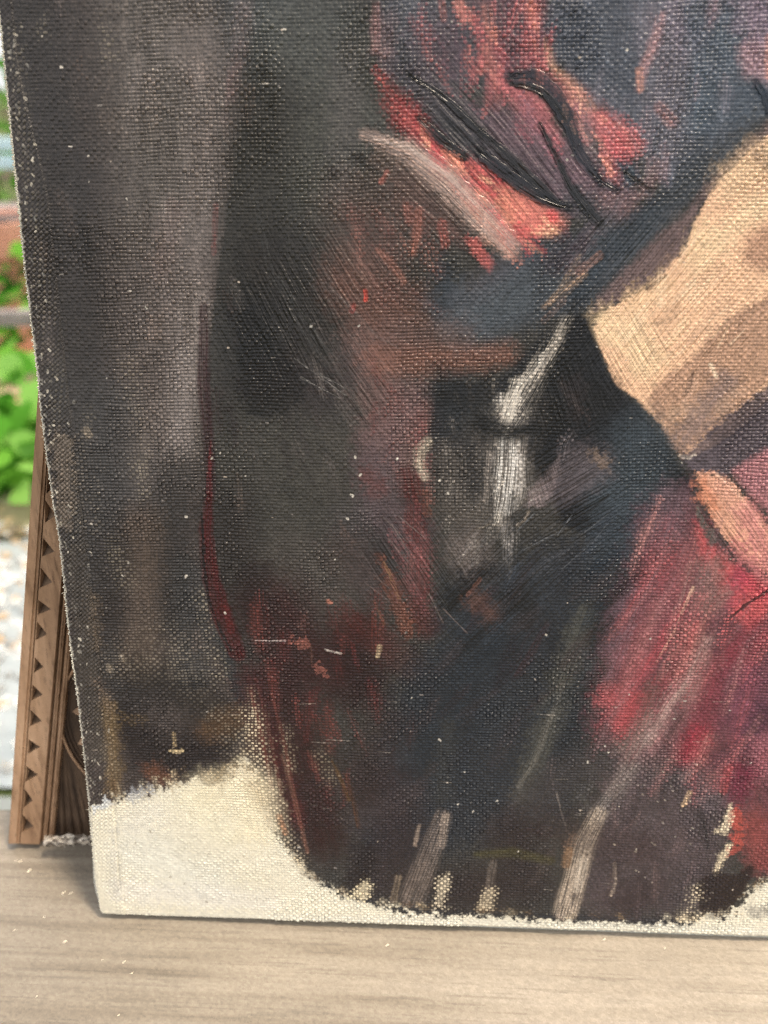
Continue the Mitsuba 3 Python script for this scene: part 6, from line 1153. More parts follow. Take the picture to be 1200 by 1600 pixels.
(0,184,129,121,.5,1.18,.9,.6,.7,.6,0,.4,1.4,[3858,1763,12,3807,1645,20,3771,1521,10]),
(0,184,129,121,.3,1.42,.8,.6,.4,.3,0,.4,1.5,[4558,1718,14,4494,1572,24,4424,1420,12]),
(0,129,50,54,.6,1.66,.5,1.2,.5,.7,0,.4,1,[3872,2001,17,3792,1769,28,3694,1550,14]),
(0,153,102,100,.5,1.28,.7,1.8,.5,.4,0,.4,.8,[3794,2601,13,3667,2422,21,3549,2237,11]),
(0,153,103,101,.6,2.71,.8,1.2,.6,.7,0,.4,1.3,[4411,1460,27,4302,1277,45,4204,1073,23]),
(0,168,84,87,.5,2.6,1,1.2,.5,.5,0,.4,1.2,[4463,1547,26,4400,1371,43,4325,1189,22]),
(0,168,84,86,.4,2.02,.6,.6,.4,.7,0,.4,1.1,[4498,1977,20,4444,1747,34,4387,1512,17]),
(0,113,52,54,.5,.99,.8,1.2,.5,.8,0,.4,1,[4285,1503,10,4204,1351,16,4134,1201,8]),
(0,110,82,84,.6,3.07,.6,.6,.4,.8,0,.4,1.3,[4191,3015,31,4125,2732,51,4064,2456,26]),
(0,112,50,52,.4,2.04,.7,1.8,.4,.8,0,.4,1.5,[4477,2721,20,4427,2597,34,4361,2482,17]),
(0,129,50,55,.3,1.01,1,1.2,.3,.3,0,.4,1.2,[3672,2036,10,3580,1771,17,3489,1486,8]),
(0,168,84,86,.6,2.9,.8,.6,.6,.6,0,.4,.8,[4068,2163,29,3987,1935,48,3899,1690,24]),
(0,129,50,55,.6,3.35,1.1,.6,.4,.5,0,.4,1.1,[3820,1854,34,3782,1624,56,3745,1400,28]),
(0,153,103,101,.3,1.78,1,1.8,.7,.4,0,.4,1.1,[4255,2440,18,4172,2184,30,4082,1909,15]),
(0,153,65,69,.4,2.17,1,1.2,.7,.8,0,.4,1.1,[4625,1449,22,4587,1339,36,4550,1229,18]),
(0,91,44,47,.5,3.36,1.2,.6,.6,.6,0,.4,1.4,[4388,1549,34,4291,1365,56,4178,1176,28]),
(0,184,128,120,.4,2.57,.8,1.2,.5,.6,0,.4,1.2,[4048,2949,26,4018,2805,43,3994,2647,21]),
(0,168,84,86,.6,2.88,.5,1.8,.4,.8,0,.4,1.1,[4550,2335,29,4488,2156,48,4425,1980,24]),
(0,153,103,101,.6,3.17,.4,1.2,.3,.3,0,.4,.9,[3845,2481,32,3754,2190,53,3673,1887,26]),
(0,91,44,46,.6,1.81,.5,1.8,.5,.7,0,.4,1.4,[3864,1960,18,3764,1808,30,3674,1662,15]),
(0,184,128,121,.5,1.48,1.1,.6,.7,.5,0,.4,.9,[4403,2186,15,4371,1964,25,4325,1740,12]),
(0,184,129,121,.4,2.83,.6,1.8,.2,.6,0,.4,1.5,[4241,1563,28,4198,1421,47,4143,1262,24]),
(0,153,103,101,.4,1.19,.5,1.8,.5,.9,0,.4,1.4,[4208,2040,12,4104,1777,20,3981,1523,10]),
(0,90,43,45,.6,2.79,.6,.6,.7,.4,0,.4,.8,[4367,2314,28,4309,2226,46,4263,2126,23]),
(0,110,82,84,.4,2.2,.9,.6,.6,.6,0,.4,1.3,[4530,2445,22,4454,2263,37,4386,2073,18]),
(0,153,63,67,.5,2.19,1.1,1.8,.7,.4,0,.4,1.2,[3915,2869,22,3871,2749,37,3833,2613,18]),
(0,111,83,85,.6,1.34,.8,1.2,.6,.5,0,.4,1.3,[3997,1920,13,3892,1669,22,3797,1404,11]),
(0,113,52,54,.5,1.52,.9,1.8,.2,.6,0,.4,.9,[3994,2128,15,3891,1907,25,3791,1687,13]),
(0,90,43,45,.4,1.53,.6,1.2,.2,.5,0,.4,1,[3665,2490,15,3618,2378,25,3575,2250,13]),
(0,168,84,86,.6,2.99,.5,1.8,.5,.5,0,.4,1.5,[4117,2537,30,4046,2335,50,3967,2139,25]),
(0,110,82,84,.6,1.64,.6,1.8,.3,.7,0,.4,1.3,[4438,2309,16,4381,2110,27,4322,1902,14]),
(0,111,83,85,.5,2.48,1.1,1.8,.4,.7,0,.4,1,[3655,1867,25,3579,1639,41,3493,1402,21]),
(0,168,83,85,.3,1.07,.8,.6,.5,.7,0,.4,1.1,[4349,2927,11,4268,2692,18,4170,2459,9]),
(0,90,41,44,.5,2.56,.9,1.2,.6,.9,0,.4,1.5,[4041,3046,26,3984,2868,43,3923,2690,21]),
(0,153,102,100,.5,2.46,1,1.8,.5,.8,0,.4,.9,[4332,2881,25,4199,2667,41,4069,2451,20]),
(0,113,52,54,.3,1.11,.4,.6,.5,.4,0,.4,1.3,[4567,1551,11,4508,1456,18,4457,1342,9]),
(0,129,50,54,.6,1.78,.5,1.8,.6,.6,0,.4,1.3,[4135,2077,18,4095,1937,30,4045,1780,15]),
(0,153,102,100,.4,2.97,1.1,.6,.4,.4,0,.4,1.4,[3913,2935,30,3850,2817,49,3792,2707,25]),
(0,184,128,120,.5,1.14,1,1.2,.6,.5,0,.4,.9,[4169,2460,11,4085,2209,19,3986,1954,10]),
(0,91,44,46,.6,1.24,1.2,1.2,.4,.5,0,.4,1,[3967,1921,12,3912,1731,21,3852,1552,10]),
(0,153,103,101,.6,1.84,1,1.8,.5,.6,0,.4,1.4,[4069,1494,18,3992,1316,31,3907,1137,15]),
(0,112,50,52,.6,3.07,.4,.6,.5,.7,0,.4,1.4,[4109,3011,31,4029,2782,51,3938,2538,26]),
(0,111,83,85,.5,1.31,1,1.8,.4,.5,0,.4,1.4,[3730,1936,13,3623,1714,22,3522,1477,11]),
(0,168,83,85,.3,2.89,.7,1.8,.4,.5,0,.4,.9,[3867,3027,29,3799,2839,48,3721,2661,24]),
(0,110,82,84,.4,1.22,.5,1.8,.4,.4,0,.4,1.1,[4037,2196,12,3995,2106,20,3939,2005,10]),
(0,153,64,68,.4,1.39,.8,.6,.4,.5,0,.4,1.2,[3758,2140,14,3653,1895,23,3537,1626,12]),
(0,113,51,53,.4,1.93,.8,1.2,.4,.9,0,.4,1.3,[4190,2516,19,4115,2228,32,4031,1946,16]),
(0,110,82,84,.4,1.28,1,.6,.5,.3,0,.4,1.1,[4410,2512,13,4366,2371,21,4306,2237,11]),
(0,153,103,101,.6,1.34,1,.6,.5,.5,0,.4,1.2,[3986,1735,13,3931,1590,22,3886,1458,11]),
(0,129,50,55,.6,2.93,.6,1.8,.5,.7,0,.4,.9,[3733,1754,29,3708,1652,49,3674,1534,24]),
(0,228,189,154,.5,.73,1.1,.6,.3,.4,0,.4,1.1,[3858,4349,13,3842,4320,21,3822,4290,10]),
(0,231,199,161,.3,1.11,.9,.6,.1,.8,0,.4,1.2,[3612,4051,19,3593,4012,32,3574,3982,16]),
(0,223,181,145,.4,.94,.8,1.8,.4,.6,0,.4,1.2,[4199,4992,16,4182,4942,27,4150,4902,13]),
(0,228,189,154,.4,1.24,1,1.8,.2,.5,0,.4,1.1,[3527,4316,21,3459,4240,35,3394,4160,18]),
(0,233,206,172,.5,.71,.8,.6,.3,.4,0,.4,1.3,[3886,4435,12,3855,4380,20,3822,4337,10]),
(0,223,181,145,.6,.84,1.2,1.8,.2,.8,0,.4,1.3,[4087,4952,14,4065,4867,24,4038,4793,12]),
(0,223,182,146,.5,.79,.4,1.2,.5,.7,0,.4,1.3,[4115,4576,14,4086,4501,23,4059,4428,11]),
(0,228,189,154,.5,.53,.7,.6,.3,.9,0,.4,1.5,[3702,4355,9,3651,4293,15,3603,4224,8]),
(0,228,189,154,.5,.91,.7,.6,.1,.8,0,.4,1.4,[4067,4687,16,4063,4599,26,4046,4515,13]),
(0,233,206,172,.3,.87,.7,.6,.4,.4,0,.4,1,[3907,4402,15,3894,4368,25,3881,4321,12]),
(0,231,199,161,.4,1.21,1.1,1.8,.3,.9,0,.4,1.2,[3614,4358,21,3592,4311,35,3557,4260,17]),
(0,233,206,172,.5,.63,1,1.2,.3,.5,0,.4,1.3,[3891,4444,11,3829,4387,18,3761,4317,9]),
(0,228,189,154,.4,.84,.8,1.8,.2,.6,0,.4,1.1,[3931,4344,14,3912,4296,24,3891,4238,12]),
(0,228,189,154,.5,1.1,.4,1.8,.3,.5,0,.4,1.2,[3824,4386,19,3775,4359,32,3735,4326,16]),
(0,231,199,161,.5,1.24,1,1.8,.2,.5,0,.4,.9,[3825,4178,21,3797,4136,35,3757,4099,18]),
(0,231,199,161,.6,.68,.6,1.2,.5,.8,0,.4,1.2,[3659,4075,12,3638,4054,19,3607,4023,10]),
(0,233,206,172,.4,1.09,.5,.6,.2,.6,0,.4,1.4,[3621,4280,19,3579,4202,31,3524,4120,16]),
(0,233,206,172,.4,.95,.8,1.2,.4,.7,0,.4,1,[3992,4469,16,3938,4404,27,3876,4337,14]),
(0,233,206,172,.4,.52,.4,.6,.1,.5,0,.4,1.1,[3506,4195,9,3493,4150,15,3477,4109,7]),
(0,233,206,172,.4,1.16,.9,1.8,.2,.5,0,.4,1.2,[3690,4485,20,3696,4391,33,3706,4307,17]),
(0,228,189,154,.5,.92,.7,1.2,.5,.3,0,.4,1.2,[3561,4288,16,3523,4228,26,3488,4162,13]),
(0,228,189,154,.5,.54,.7,1.8,.2,.8,0,.4,1.2,[4004,4449,9,3959,4367,15,3917,4288,8]),
(0,67,62,59,.4,.65,.5,.6,.5,.5,0,.4,1.1,[1308,3604,11,1354,3547,18,1388,3494,9]),
(0,66,62,59,.6,.69,1.1,1.2,.6,.9,0,.4,1.4,[1791,3695,12,1823,3660,20,1869,3634,10]),
(0,41,37,37,.6,.84,.9,1.2,.6,.9,0,.4,1.3,[1251,3370,14,1341,3296,24,1418,3226,12]),
(0,84,77,74,.5,1.08,.5,1.2,.3,.7,0,.4,1.1,[1565,3513,19,1591,3458,31,1615,3396,15]),
(0,18,8,9,.7,.78,.8,.6,.6,.3,0,.4,.9,[1228,3898,13,1254,3835,22,1283,3775,11]),
(0,84,77,74,.6,.58,1,1.2,.3,.5,0,.4,1.3,[1766,3435,10,1800,3323,16,1827,3202,8]),
(0,41,37,36,.6,1,.5,.6,.3,.4,0,.4,1,[1594,3598,17,1634,3493,29,1671,3389,14]),
(0,20,8,11,.7,.95,.9,1.8,.2,.4,0,.4,1,[1184,3719,16,1200,3606,27,1201,3502,14]),
(0,19,8,10,.5,1.24,.8,1.8,.5,.7,0,.4,1,[1347,3766,21,1359,3686,35,1377,3594,18]),
(0,40,36,35,.5,1.14,.6,1.2,.5,.4,0,.4,1,[1133,3957,20,1171,3816,33,1214,3684,16]),
(0,8,8,8,.5,1.16,.6,1.2,.4,.5,0,.4,1,[1315,4093,20,1331,4036,33,1335,3984,17]),
(0,40,36,35,.5,.55,.9,1.2,.2,.4,0,.4,1.4,[1385,4031,9,1403,3984,16,1422,3938,8]),
(0,67,63,59,.4,.66,.5,1.2,.6,.7,0,.4,1.3,[1361,3275,11,1380,3225,19,1414,3189,9]),
(0,8,8,8,.4,.85,.8,.6,.3,.6,0,.4,1.4,[1844,3921,15,1910,3801,24,1980,3667,12]),
(0,17,8,8,.7,.47,.8,1.2,.6,.8,0,.4,1.1,[1582,4164,8,1590,4118,13,1608,4057,7]),
(0,21,8,12,.4,.7,1.2,1.2,.4,.4,0,.4,1,[1583,3438,12,1637,3329,20,1703,3213,10]),
(0,40,36,35,.4,1.35,1,1.2,.4,.6,0,.4,1.5,[1509,3910,23,1576,3769,39,1647,3641,19]),
(0,20,8,12,.4,1.23,1.1,.6,.3,.4,0,.4,.9,[1482,3550,21,1515,3435,35,1545,3303,18]),
(0,84,77,73,.6,1.31,1,1.8,.3,.4,0,.4,.8,[1830,3828,23,1877,3719,38,1940,3610,19]),
(0,8,8,8,.6,.9,.8,1.8,.4,.5,0,.4,1,[1498,3250,15,1530,3185,26,1575,3113,13]),
(0,67,62,59,.4,.52,1.1,1.8,.4,.5,0,.4,.9,[1069,3599,9,1179,3520,15,1276,3451,7]),
(0,8,8,8,.5,.56,.7,1.8,.6,.6,0,.4,1.1,[1303,4481,10,1314,4384,16,1339,4286,8]),
(0,40,35,35,.7,1.31,.8,1.2,.4,.3,0,.4,1.3,[1884,4017,23,1910,3910,38,1939,3789,19]),
(0,40,36,35,.5,.48,.7,1.2,.6,.6,0,.4,1.2,[1400,3972,8,1464,3856,14,1537,3727,7]),
(0,8,8,8,.4,1.36,.5,.6,.3,.3,0,.4,1.1,[1132,3750,23,1144,3637,39,1159,3514,19]),
(0,8,8,8,.6,.9,.9,1.8,.6,.7,0,.4,.9,[1743,3995,15,1776,3961,26,1819,3914,13]),
(0,84,76,73,.4,1.12,1,.6,.6,.3,0,.4,.9,[1726,4214,19,1795,4106,32,1852,3990,16]),
(0,8,8,8,.5,.46,.8,1.2,.4,.3,0,.4,1.4,[1205,3940,8,1231,3839,13,1256,3726,7]),
(0,66,61,58,.7,.83,.5,1.2,.3,.3,0,.4,1.1,[1224,4474,14,1252,4387,24,1275,4303,12]),
(0,8,8,8,.4,1.15,.4,1.8,.4,.5,0,.4,.9,[1707,3496,20,1749,3459,33,1801,3420,16]),
(0,66,61,58,.5,.5,.9,1.8,.2,.4,0,.4,1.4,[1736,4025,9,1804,3965,14,1875,3915,7]),
(0,18,8,8,.4,1.18,.6,1.2,.2,.6,0,.4,1.3,[1565,3954,20,1571,3897,34,1576,3830,17]),
(0,8,8,8,.5,.62,.6,1.8,.6,.6,0,.4,.8,[1211,3281,11,1273,3209,18,1338,3133,9]),
(0,84,77,73,.7,1.02,1.1,1.2,.2,.7,0,.4,1.1,[1693,4019,17,1729,3901,29,1752,3782,15]),
(0,66,62,58,.5,1.05,1,1.8,.6,.3,0,.4,1.4,[1845,3917,18,1916,3813,30,1981,3693,15]),
(0,67,62,59,.5,1.36,1.2,.6,.5,.7,0,.4,1.5,[1254,3573,23,1291,3475,39,1340,3386,19]),
(0,109,103,97,.7,.74,.7,.6,.5,.5,0,.4,1.4,[2686,2901,13,2698,2810,21,2711,2731,11]),
(0,109,103,97,.5,.4,.5,1.2,.4,.8,0,.4,1.1,[2580,3250,7,2570,3181,11,2570,3116,6]),
(0,109,103,97,.5,.9,1.1,1.8,.7,.7,0,.4,1.1,[2668,2902,15,2666,2830,26,2674,2744,13]),
(0,108,102,96,.6,.98,1,.6,.7,.6,0,.4,1.5,[2529,3654,17,2533,3625,28,2543,3581,14]),
(0,108,102,96,.5,.86,1.1,1.2,.4,.7,0,.4,1.2,[2483,3525,15,2494,3472,25,2507,3411,12]),
(0,151,143,133,.7,.68,.6,1.8,.7,.4,0,.4,.9,[2803,3480,12,2793,3431,19,2790,3375,10]),
(0,80,74,70,.7,.82,.6,.6,.5,.5,0,.4,1.3,[2643,3079,14,2639,2974,23,2643,2879,12]),
(0,8,8,14,.6,.8,.7,1.2,.5,.6,0,.4,1.4,[2752,3953,14,2765,3860,23,2777,3776,11]),
(0,81,74,70,.5,.82,.6,1.8,.8,.6,0,.4,.9,[2647,2862,14,2629,2807,23,2620,2739,12]),
(0,151,143,133,.4,.77,.5,1.8,.5,.8,0,.4,1.5,[2764,3879,13,2764,3845,22,2768,3808,11]),
(0,151,143,134,.4,.77,.7,.6,.8,.7,0,.4,1.5,[2795,3051,13,2777,2955,22,2760,2874,11]),
(0,79,73,69,.7,.58,1.1,.6,.4,.3,0,.4,1.5,[2621,3878,10,2638,3788,17,2644,3707,8]),
(0,79,73,69,.6,.78,.6,1.8,.7,.6,0,.4,1.4,[2772,3820,13,2762,3728,22,2758,3649,11]),
(0,108,102,96,.6,.55,.4,.6,.5,.8,0,.4,1,[2552,3812,9,2560,3770,16,2574,3742,8]),
(0,109,103,97,.8,.98,.7,1.8,.7,.9,0,.4,1.3,[2512,3315,17,2518,3235,28,2522,3164,14]),
(0,80,74,70,.4,.85,.6,.6,.5,.8,0,.4,1.2,[2576,3133,15,2587,3080,24,2590,3038,12]),
(0,80,74,70,.4,.8,.7,1.8,.5,.5,0,.4,1,[2700,3211,14,2706,3170,23,2707,3118,11]),
(0,80,73,69,.5,.97,.5,1.2,.6,.3,0,.4,.8,[2668,3590,17,2687,3526,28,2717,3467,14]),
(0,8,11,16,.7,.98,.5,1.8,.5,.8,0,.4,1.2,[2557,3608,17,2569,3578,28,2581,3535,14]),
(0,109,103,97,.5,.45,1.2,.6,.4,.8,0,.4,.9,[2743,3011,8,2760,2971,13,2783,2933,6]),
(0,151,143,134,.4,.55,.8,1.8,.7,.8,0,.4,1.4,[2525,3039,9,2508,2989,16,2503,2947,8]),
(0,151,143,134,.4,.66,.7,1.8,.6,.8,0,.4,1.5,[2536,3275,11,2522,3238,19,2518,3188,9]),
(0,201,194,182,.8,.4,.7,.6,.5,.5,0,.4,1,[3066,4059,5,3046,3996,8,3035,3939,4]),
(0,214,206,196,.8,.52,.8,1.2,.8,.5,0,.4,1.4,[2928,3825,9,2923,3781,15,2919,3746,7]),
(0,201,194,182,.7,.67,.5,.6,.8,.3,0,.4,1.3,[3066,4047,11,3038,3992,19,3024,3937,10]),
(0,190,180,167,.8,.63,.8,.6,.7,.5,0,.4,.9,[2805,3732,11,2801,3710,18,2785,3683,9]),
(0,214,207,196,.7,.53,.8,1.2,.7,.6,0,.4,1.1,[2782,3777,9,2781,3762,15,2766,3737,8]),
(0,190,181,167,.8,.7,.5,.6,.4,.8,0,.4,1.1,[2824,3068,12,2820,3042,20,2809,3007,10]),
(0,190,180,167,.5,.77,.7,1.2,.8,.5,0,.4,1.1,[2876,3610,13,2860,3569,22,2860,3534,11]),
(0,190,180,167,.8,.61,1,1.2,.8,.7,0,.4,1.2,[2935,3722,10,2925,3691,17,2920,3664,9]),
(0,214,207,196,.7,.6,.4,.6,.7,.4,0,.4,.9,[2870,3750,10,2872,3698,17,2876,3655,9]),
(0,201,194,183,.8,.64,.8,.6,.7,.9,0,.4,1.1,[2895,3672,11,2867,3612,18,2850,3552,9]),
(0,190,180,167,.6,.4,1,.6,.4,.7,0,.4,.8,[3052,4017,7,3057,3980,11,3049,3949,5]),
(0,190,180,167,.9,.4,.5,.6,.6,.9,0,.4,1,[2853,3281,6,2844,3260,11,2822,3238,5]),
(0,214,206,196,.7,.65,.4,1.2,.8,.5,0,.4,1.1,[3046,4013,11,3048,3988,19,3046,3962,9]),
(0,190,180,167,.6,.46,.8,.6,.5,.8,0,.4,1.2,[2949,3925,8,2914,3887,13,2884,3855,7]),
(0,190,180,167,.6,.77,1,1.2,.5,.5,0,.4,1.1,[2990,3719,13,2973,3689,22,2967,3670,11]),
(0,214,206,196,.8,.83,1,1.2,.7,.7,0,.4,1.5,[2807,3803,14,2807,3770,24,2804,3746,12]),
(0,129,119,115,.6,1.3,.6,1.2,.6,.7,0,.4,.8,[869,4914,22,866,4792,37,871,4661,19]),
(0,116,108,104,.4,.73,1,.6,.6,.6,0,.4,.9,[766,4569,13,756,4494,21,747,4420,10]),
(0,116,108,104,.4,.88,.8,.6,.5,.5,0,.4,1.1,[967,4851,15,953,4697,25,930,4549,13]),
(0,78,69,63,.5,1.06,1,.6,.5,.6,0,.4,.8,[777,4971,18,736,4781,30,709,4596,15]),
(0,77,68,62,.5,1.3,.9,1.8,.6,.4,0,.4,.9,[780,5493,22,780,5359,37,777,5222,19]),
(0,116,108,103,.5,1.26,1.1,1.2,.4,.5,0,.4,.9,[776,5666,22,771,5607,36,759,5537,18]),
(0,77,67,61,.4,1.08,.4,.6,.5,.9,0,.4,1.1,[1278,5696,19,1271,5635,31,1264,5561,15]),
(0,77,68,62,.4,.88,.6,.6,.7,.4,0,.4,.9,[1224,5751,15,1204,5605,25,1187,5466,13]),
(0,116,108,104,.5,.89,1,1.8,.5,.6,0,.4,1.2,[1227,5506,15,1228,5400,25,1219,5298,13]),
(0,116,108,104,.3,1.27,.8,1.2,.6,.5,0,.4,.9,[965,4844,22,962,4767,36,952,4683,18]),
(0,116,108,104,.5,1.36,.9,.6,.4,.5,0,.4,.8,[1106,5097,23,1100,4970,39,1102,4838,19]),
(0,129,119,115,.4,.79,1,1.8,.7,.6,0,.4,.9,[1076,4857,14,1056,4654,23,1034,4449,11]),
(0,129,120,116,.6,.98,1.2,.6,.3,.7,0,.4,1.3,[900,4294,17,899,4202,28,883,4118,14]),
(0,78,69,63,.3,1.61,.5,1.8,.6,.4,0,.4,.8,[854,4665,28,838,4588,46,833,4497,23]),
(0,129,119,116,.4,1.23,.4,.6,.6,.5,0,.4,1.4,[832,4460,21,832,4300,35,825,4134,18]),
(0,129,119,115,.4,1.31,.7,1.8,.4,.5,0,.4,1.1,[748,5569,22,720,5399,37,706,5238,19]),
(0,117,109,105,.5,.6,.6,1.8,.4,.7,0,.4,1.5,[805,3998,10,801,3816,17,810,3643,9]),
(0,116,108,103,.4,1.47,.9,1.8,.5,.7,0,.4,1.5,[723,5777,25,734,5614,42,732,5443,21]),
(0,117,109,105,.4,.73,1.2,1.2,.7,.8,0,.4,1.4,[923,4173,12,941,3987,21,965,3792,10]),
(0,78,69,63,.6,1.67,1.1,1.2,.4,.5,0,.4,1.3,[1060,5209,29,1049,5032,48,1051,4840,24]),
(0,93,87,83,.3,1.45,1.1,1.2,.5,.9,0,.4,1,[900,5995,25,900,5821,42,889,5656,21]),
(0,95,89,84,.3,.8,.8,1.2,.3,.4,0,.4,1.3,[852,4654,14,863,4532,23,865,4409,11]),
(0,128,118,114,.6,.63,.7,1.8,.5,.7,0,.4,1,[877,5694,11,879,5626,18,878,5567,9]),
(0,116,108,104,.5,1.63,1,1.8,.5,.9,0,.4,1.4,[845,5581,28,831,5466,47,826,5353,23]),
(0,94,88,84,.5,.78,.4,.6,.5,.6,0,.4,1.4,[844,5109,13,833,4912,22,823,4711,11]),
(0,94,87,83,.3,.84,.7,.6,.5,.8,0,.4,1,[762,5652,14,755,5561,24,760,5463,12]),
(0,79,69,64,.5,.57,.6,1.8,.6,.3,0,.4,1.4,[889,4553,10,887,4417,16,873,4288,8]),
(0,93,87,83,.5,1.13,.4,.6,.7,.5,0,.4,1,[1126,5866,19,1132,5794,32,1126,5719,16]),
(0,115,107,103,.4,1.49,.6,.6,.6,.4,0,.4,1,[878,5866,25,871,5772,42,872,5678,21]),
(0,117,109,105,.5,.8,.7,1.2,.4,.4,0,.4,.9,[913,4070,14,908,3939,23,896,3800,11]),
(0,79,70,65,.4,1.46,.7,1.2,.3,.8,0,.4,1.3,[680,3903,25,672,3737,42,662,3557,21]),
(0,116,108,104,.3,1.6,.9,.6,.4,.3,0,.4,1.1,[1030,5366,27,1026,5223,46,1020,5065,23]),
(0,78,69,63,.5,1,.6,1.8,.4,.9,0,.4,1.1,[841,4751,17,820,4597,29,798,4432,14]),
(0,78,69,63,.3,1.21,.5,1.2,.5,.7,0,.4,1.2,[910,5152,21,886,5024,34,860,4903,17]),
(0,116,111,120,.7,1.11,.7,1.8,.4,.8,0,.4,1.2,[3696,5210,19,3679,5110,32,3675,4997,16]),
(0,69,77,88,.6,.96,.5,1.8,.4,.7,0,.4,1,[3850,5233,16,3858,5176,27,3858,5129,14]),
(0,138,116,124,.6,.82,.7,.6,.6,.3,0,.4,1.1,[3657,5155,14,3679,5060,23,3691,4951,12]),
(0,68,75,87,.4,.53,.7,1.2,.2,.7,0,.4,1.4,[3668,5918,9,3688,5848,15,3697,5778,8]),
(0,94,98,109,.7,.59,.6,.6,.2,.3,0,.4,1.3,[3703,5083,10,3711,5010,17,3708,4939,8]),
(0,84,90,100,.7,.67,.9,1.2,.4,.9,0,.4,1.4,[3581,5860,12,3569,5807,19,3569,5755,10]),
(0,115,110,119,.6,.73,.5,1.2,.5,.5,0,.4,.9,[4035,5907,13,4020,5795,21,4016,5692,10]),
(0,116,111,120,.5,.58,.9,1.2,.3,.7,0,.4,.9,[3360,5434,10,3356,5367,17,3364,5310,8]),
(0,138,116,124,.4,1.01,1.1,1.2,.6,.9,0,.4,1,[3534,5775,17,3573,5660,29,3611,5542,14]),
(0,84,90,100,.7,.63,.8,1.8,.2,.8,0,.4,1.2,[3417,5822,11,3413,5703,18,3413,5585,9]),
(0,116,111,120,.5,.86,1.1,1.2,.3,.3,0,.4,.9,[3294,5524,15,3287,5432,25,3286,5352,12]),
(0,115,110,119,.6,1.12,.5,.6,.4,.9,0,.4,1.4,[3768,5883,19,3775,5831,32,3778,5791,16]),
(0,138,115,124,.7,1.34,.7,.6,.4,.3,0,.4,1.3,[3857,5861,23,3856,5790,38,3845,5730,19]),
(0,93,98,109,.5,.74,.6,1.2,.5,.5,0,.4,.9,[3954,5387,13,3960,5272,21,3970,5157,11]),
(0,138,116,124,.6,1.38,.7,1.8,.6,.7,0,.4,1.4,[3556,5308,24,3561,5226,39,3575,5139,20]),
(0,84,90,100,.4,1.34,1.2,1.2,.2,.8,0,.4,.9,[3778,5809,23,3785,5719,38,3783,5637,19]),
(0,69,77,88,.5,.55,.7,1.8,.2,.6,0,.4,1.4,[3341,5440,9,3356,5358,16,3372,5275,8]),
(0,116,110,120,.5,.49,.5,.6,.5,.8,0,.4,1.4,[3476,5819,8,3489,5705,14,3491,5589,7]),
(0,116,110,120,.4,1.06,1.1,1.8,.4,.3,0,.4,1.1,[3647,5832,18,3620,5729,30,3600,5619,15]),
(0,138,116,124,.4,.45,.9,1.2,.4,.5,0,.4,1.4,[4050,5725,8,4043,5665,13,4034,5600,6]),
(0,84,90,100,.7,.65,.7,1.8,.5,.6,0,.4,1.1,[3284,5789,11,3305,5672,18,3338,5557,9]),
(0,68,76,87,.5,1.17,.7,1.8,.5,.5,0,.4,.9,[3785,5838,20,3764,5735,34,3737,5628,17]),
(0,68,76,87,.4,.52,.5,.6,.3,.4,0,.4,1.1,[3282,5938,9,3258,5855,15,3234,5766,7]),
(0,116,110,120,.5,.79,.9,1.8,.4,.9,0,.4,1.3,[3747,5680,14,3740,5623,23,3727,5555,11]),
(0,116,111,120,.4,.53,1,1.2,.3,.7,0,.4,1.4,[3435,5391,9,3401,5293,15,3370,5192,8]),
(0,138,116,124,.5,.53,.7,.6,.5,.7,0,.4,1.2,[3466,5240,9,3501,5131,15,3524,5010,8]),
(0,69,77,88,.5,1.18,.9,1.2,.4,.6,0,.4,1.1,[3588,5321,20,3588,5232,34,3590,5137,17]),
(0,84,90,100,.5,1.16,.8,1.8,.5,.9,0,.4,1.3,[3743,5823,20,3752,5764,33,3751,5694,17]),
(0,69,77,88,.6,.46,.9,1.2,.5,.4,0,.4,1.3,[3745,5306,8,3752,5233,13,3749,5170,7]),
(0,116,110,120,.6,1.2,1,1.8,.3,.8,0,.4,1.4,[3948,5476,21,3957,5401,34,3964,5327,17]),
(0,138,116,124,.4,.62,.7,1.2,.4,.4,0,.4,.8,[3802,5469,11,3802,5423,18,3803,5374,9]),
(0,93,97,108,.6,1.35,1,1.8,.4,.7,0,.4,.9,[3472,5900,23,3477,5816,39,3494,5733,19]),
(0,85,90,100,.5,.98,.5,1.8,.3,.7,0,.4,1.4,[3932,5421,17,3944,5317,28,3968,5200,14]),
(0,69,76,88,.5,.52,.9,1.2,.3,.9,0,.4,1.3,[3260,5618,9,3275,5518,15,3298,5422,7]),
(0,38,27,29,.6,.9,.6,1.8,.3,.8,0,.4,.9,[3732,693,15,3726,584,26,3726,489,13]),
(0,38,27,29,.6,.92,.4,1.2,.4,.6,0,.4,1.2,[3702,1183,16,3678,1106,26,3664,1021,13]),
(0,56,46,48,.6,.89,1,.6,.4,.6,0,.4,1.1,[4041,480,15,4045,410,25,4049,352,13]),
(0,111,91,89,.4,1,.9,1.2,.3,.4,0,.4,.9,[3937,1333,17,3944,1211,28,3941,1100,14]),
(0,94,78,78,.6,1.2,1,.6,.5,.4,0,.4,1.1,[4146,847,21,4130,747,34,4098,630,17]),
(0,111,91,89,.6,.56,1.1,1.2,.7,.3,0,.4,1.2,[3847,982,10,3790,888,16,3724,797,8]),
(0,38,27,29,.5,.92,.9,1.2,.5,.7,0,.4,1.1,[3668,1232,16,3661,1152,26,3653,1052,13]),
(0,56,46,48,.4,.57,.7,1.8,.4,.8,0,.4,1.5,[3920,498,10,3958,361,16,3984,208,8]),
(0,94,78,78,.5,.68,1.2,.6,.4,.7,0,.4,.8,[4284,658,12,4231,525,19,4190,394,10]),
(0,38,27,29,.4,1.12,.7,1.8,.7,.9,0,.4,1.4,[3859,808,19,3856,656,32,3845,515,16]),
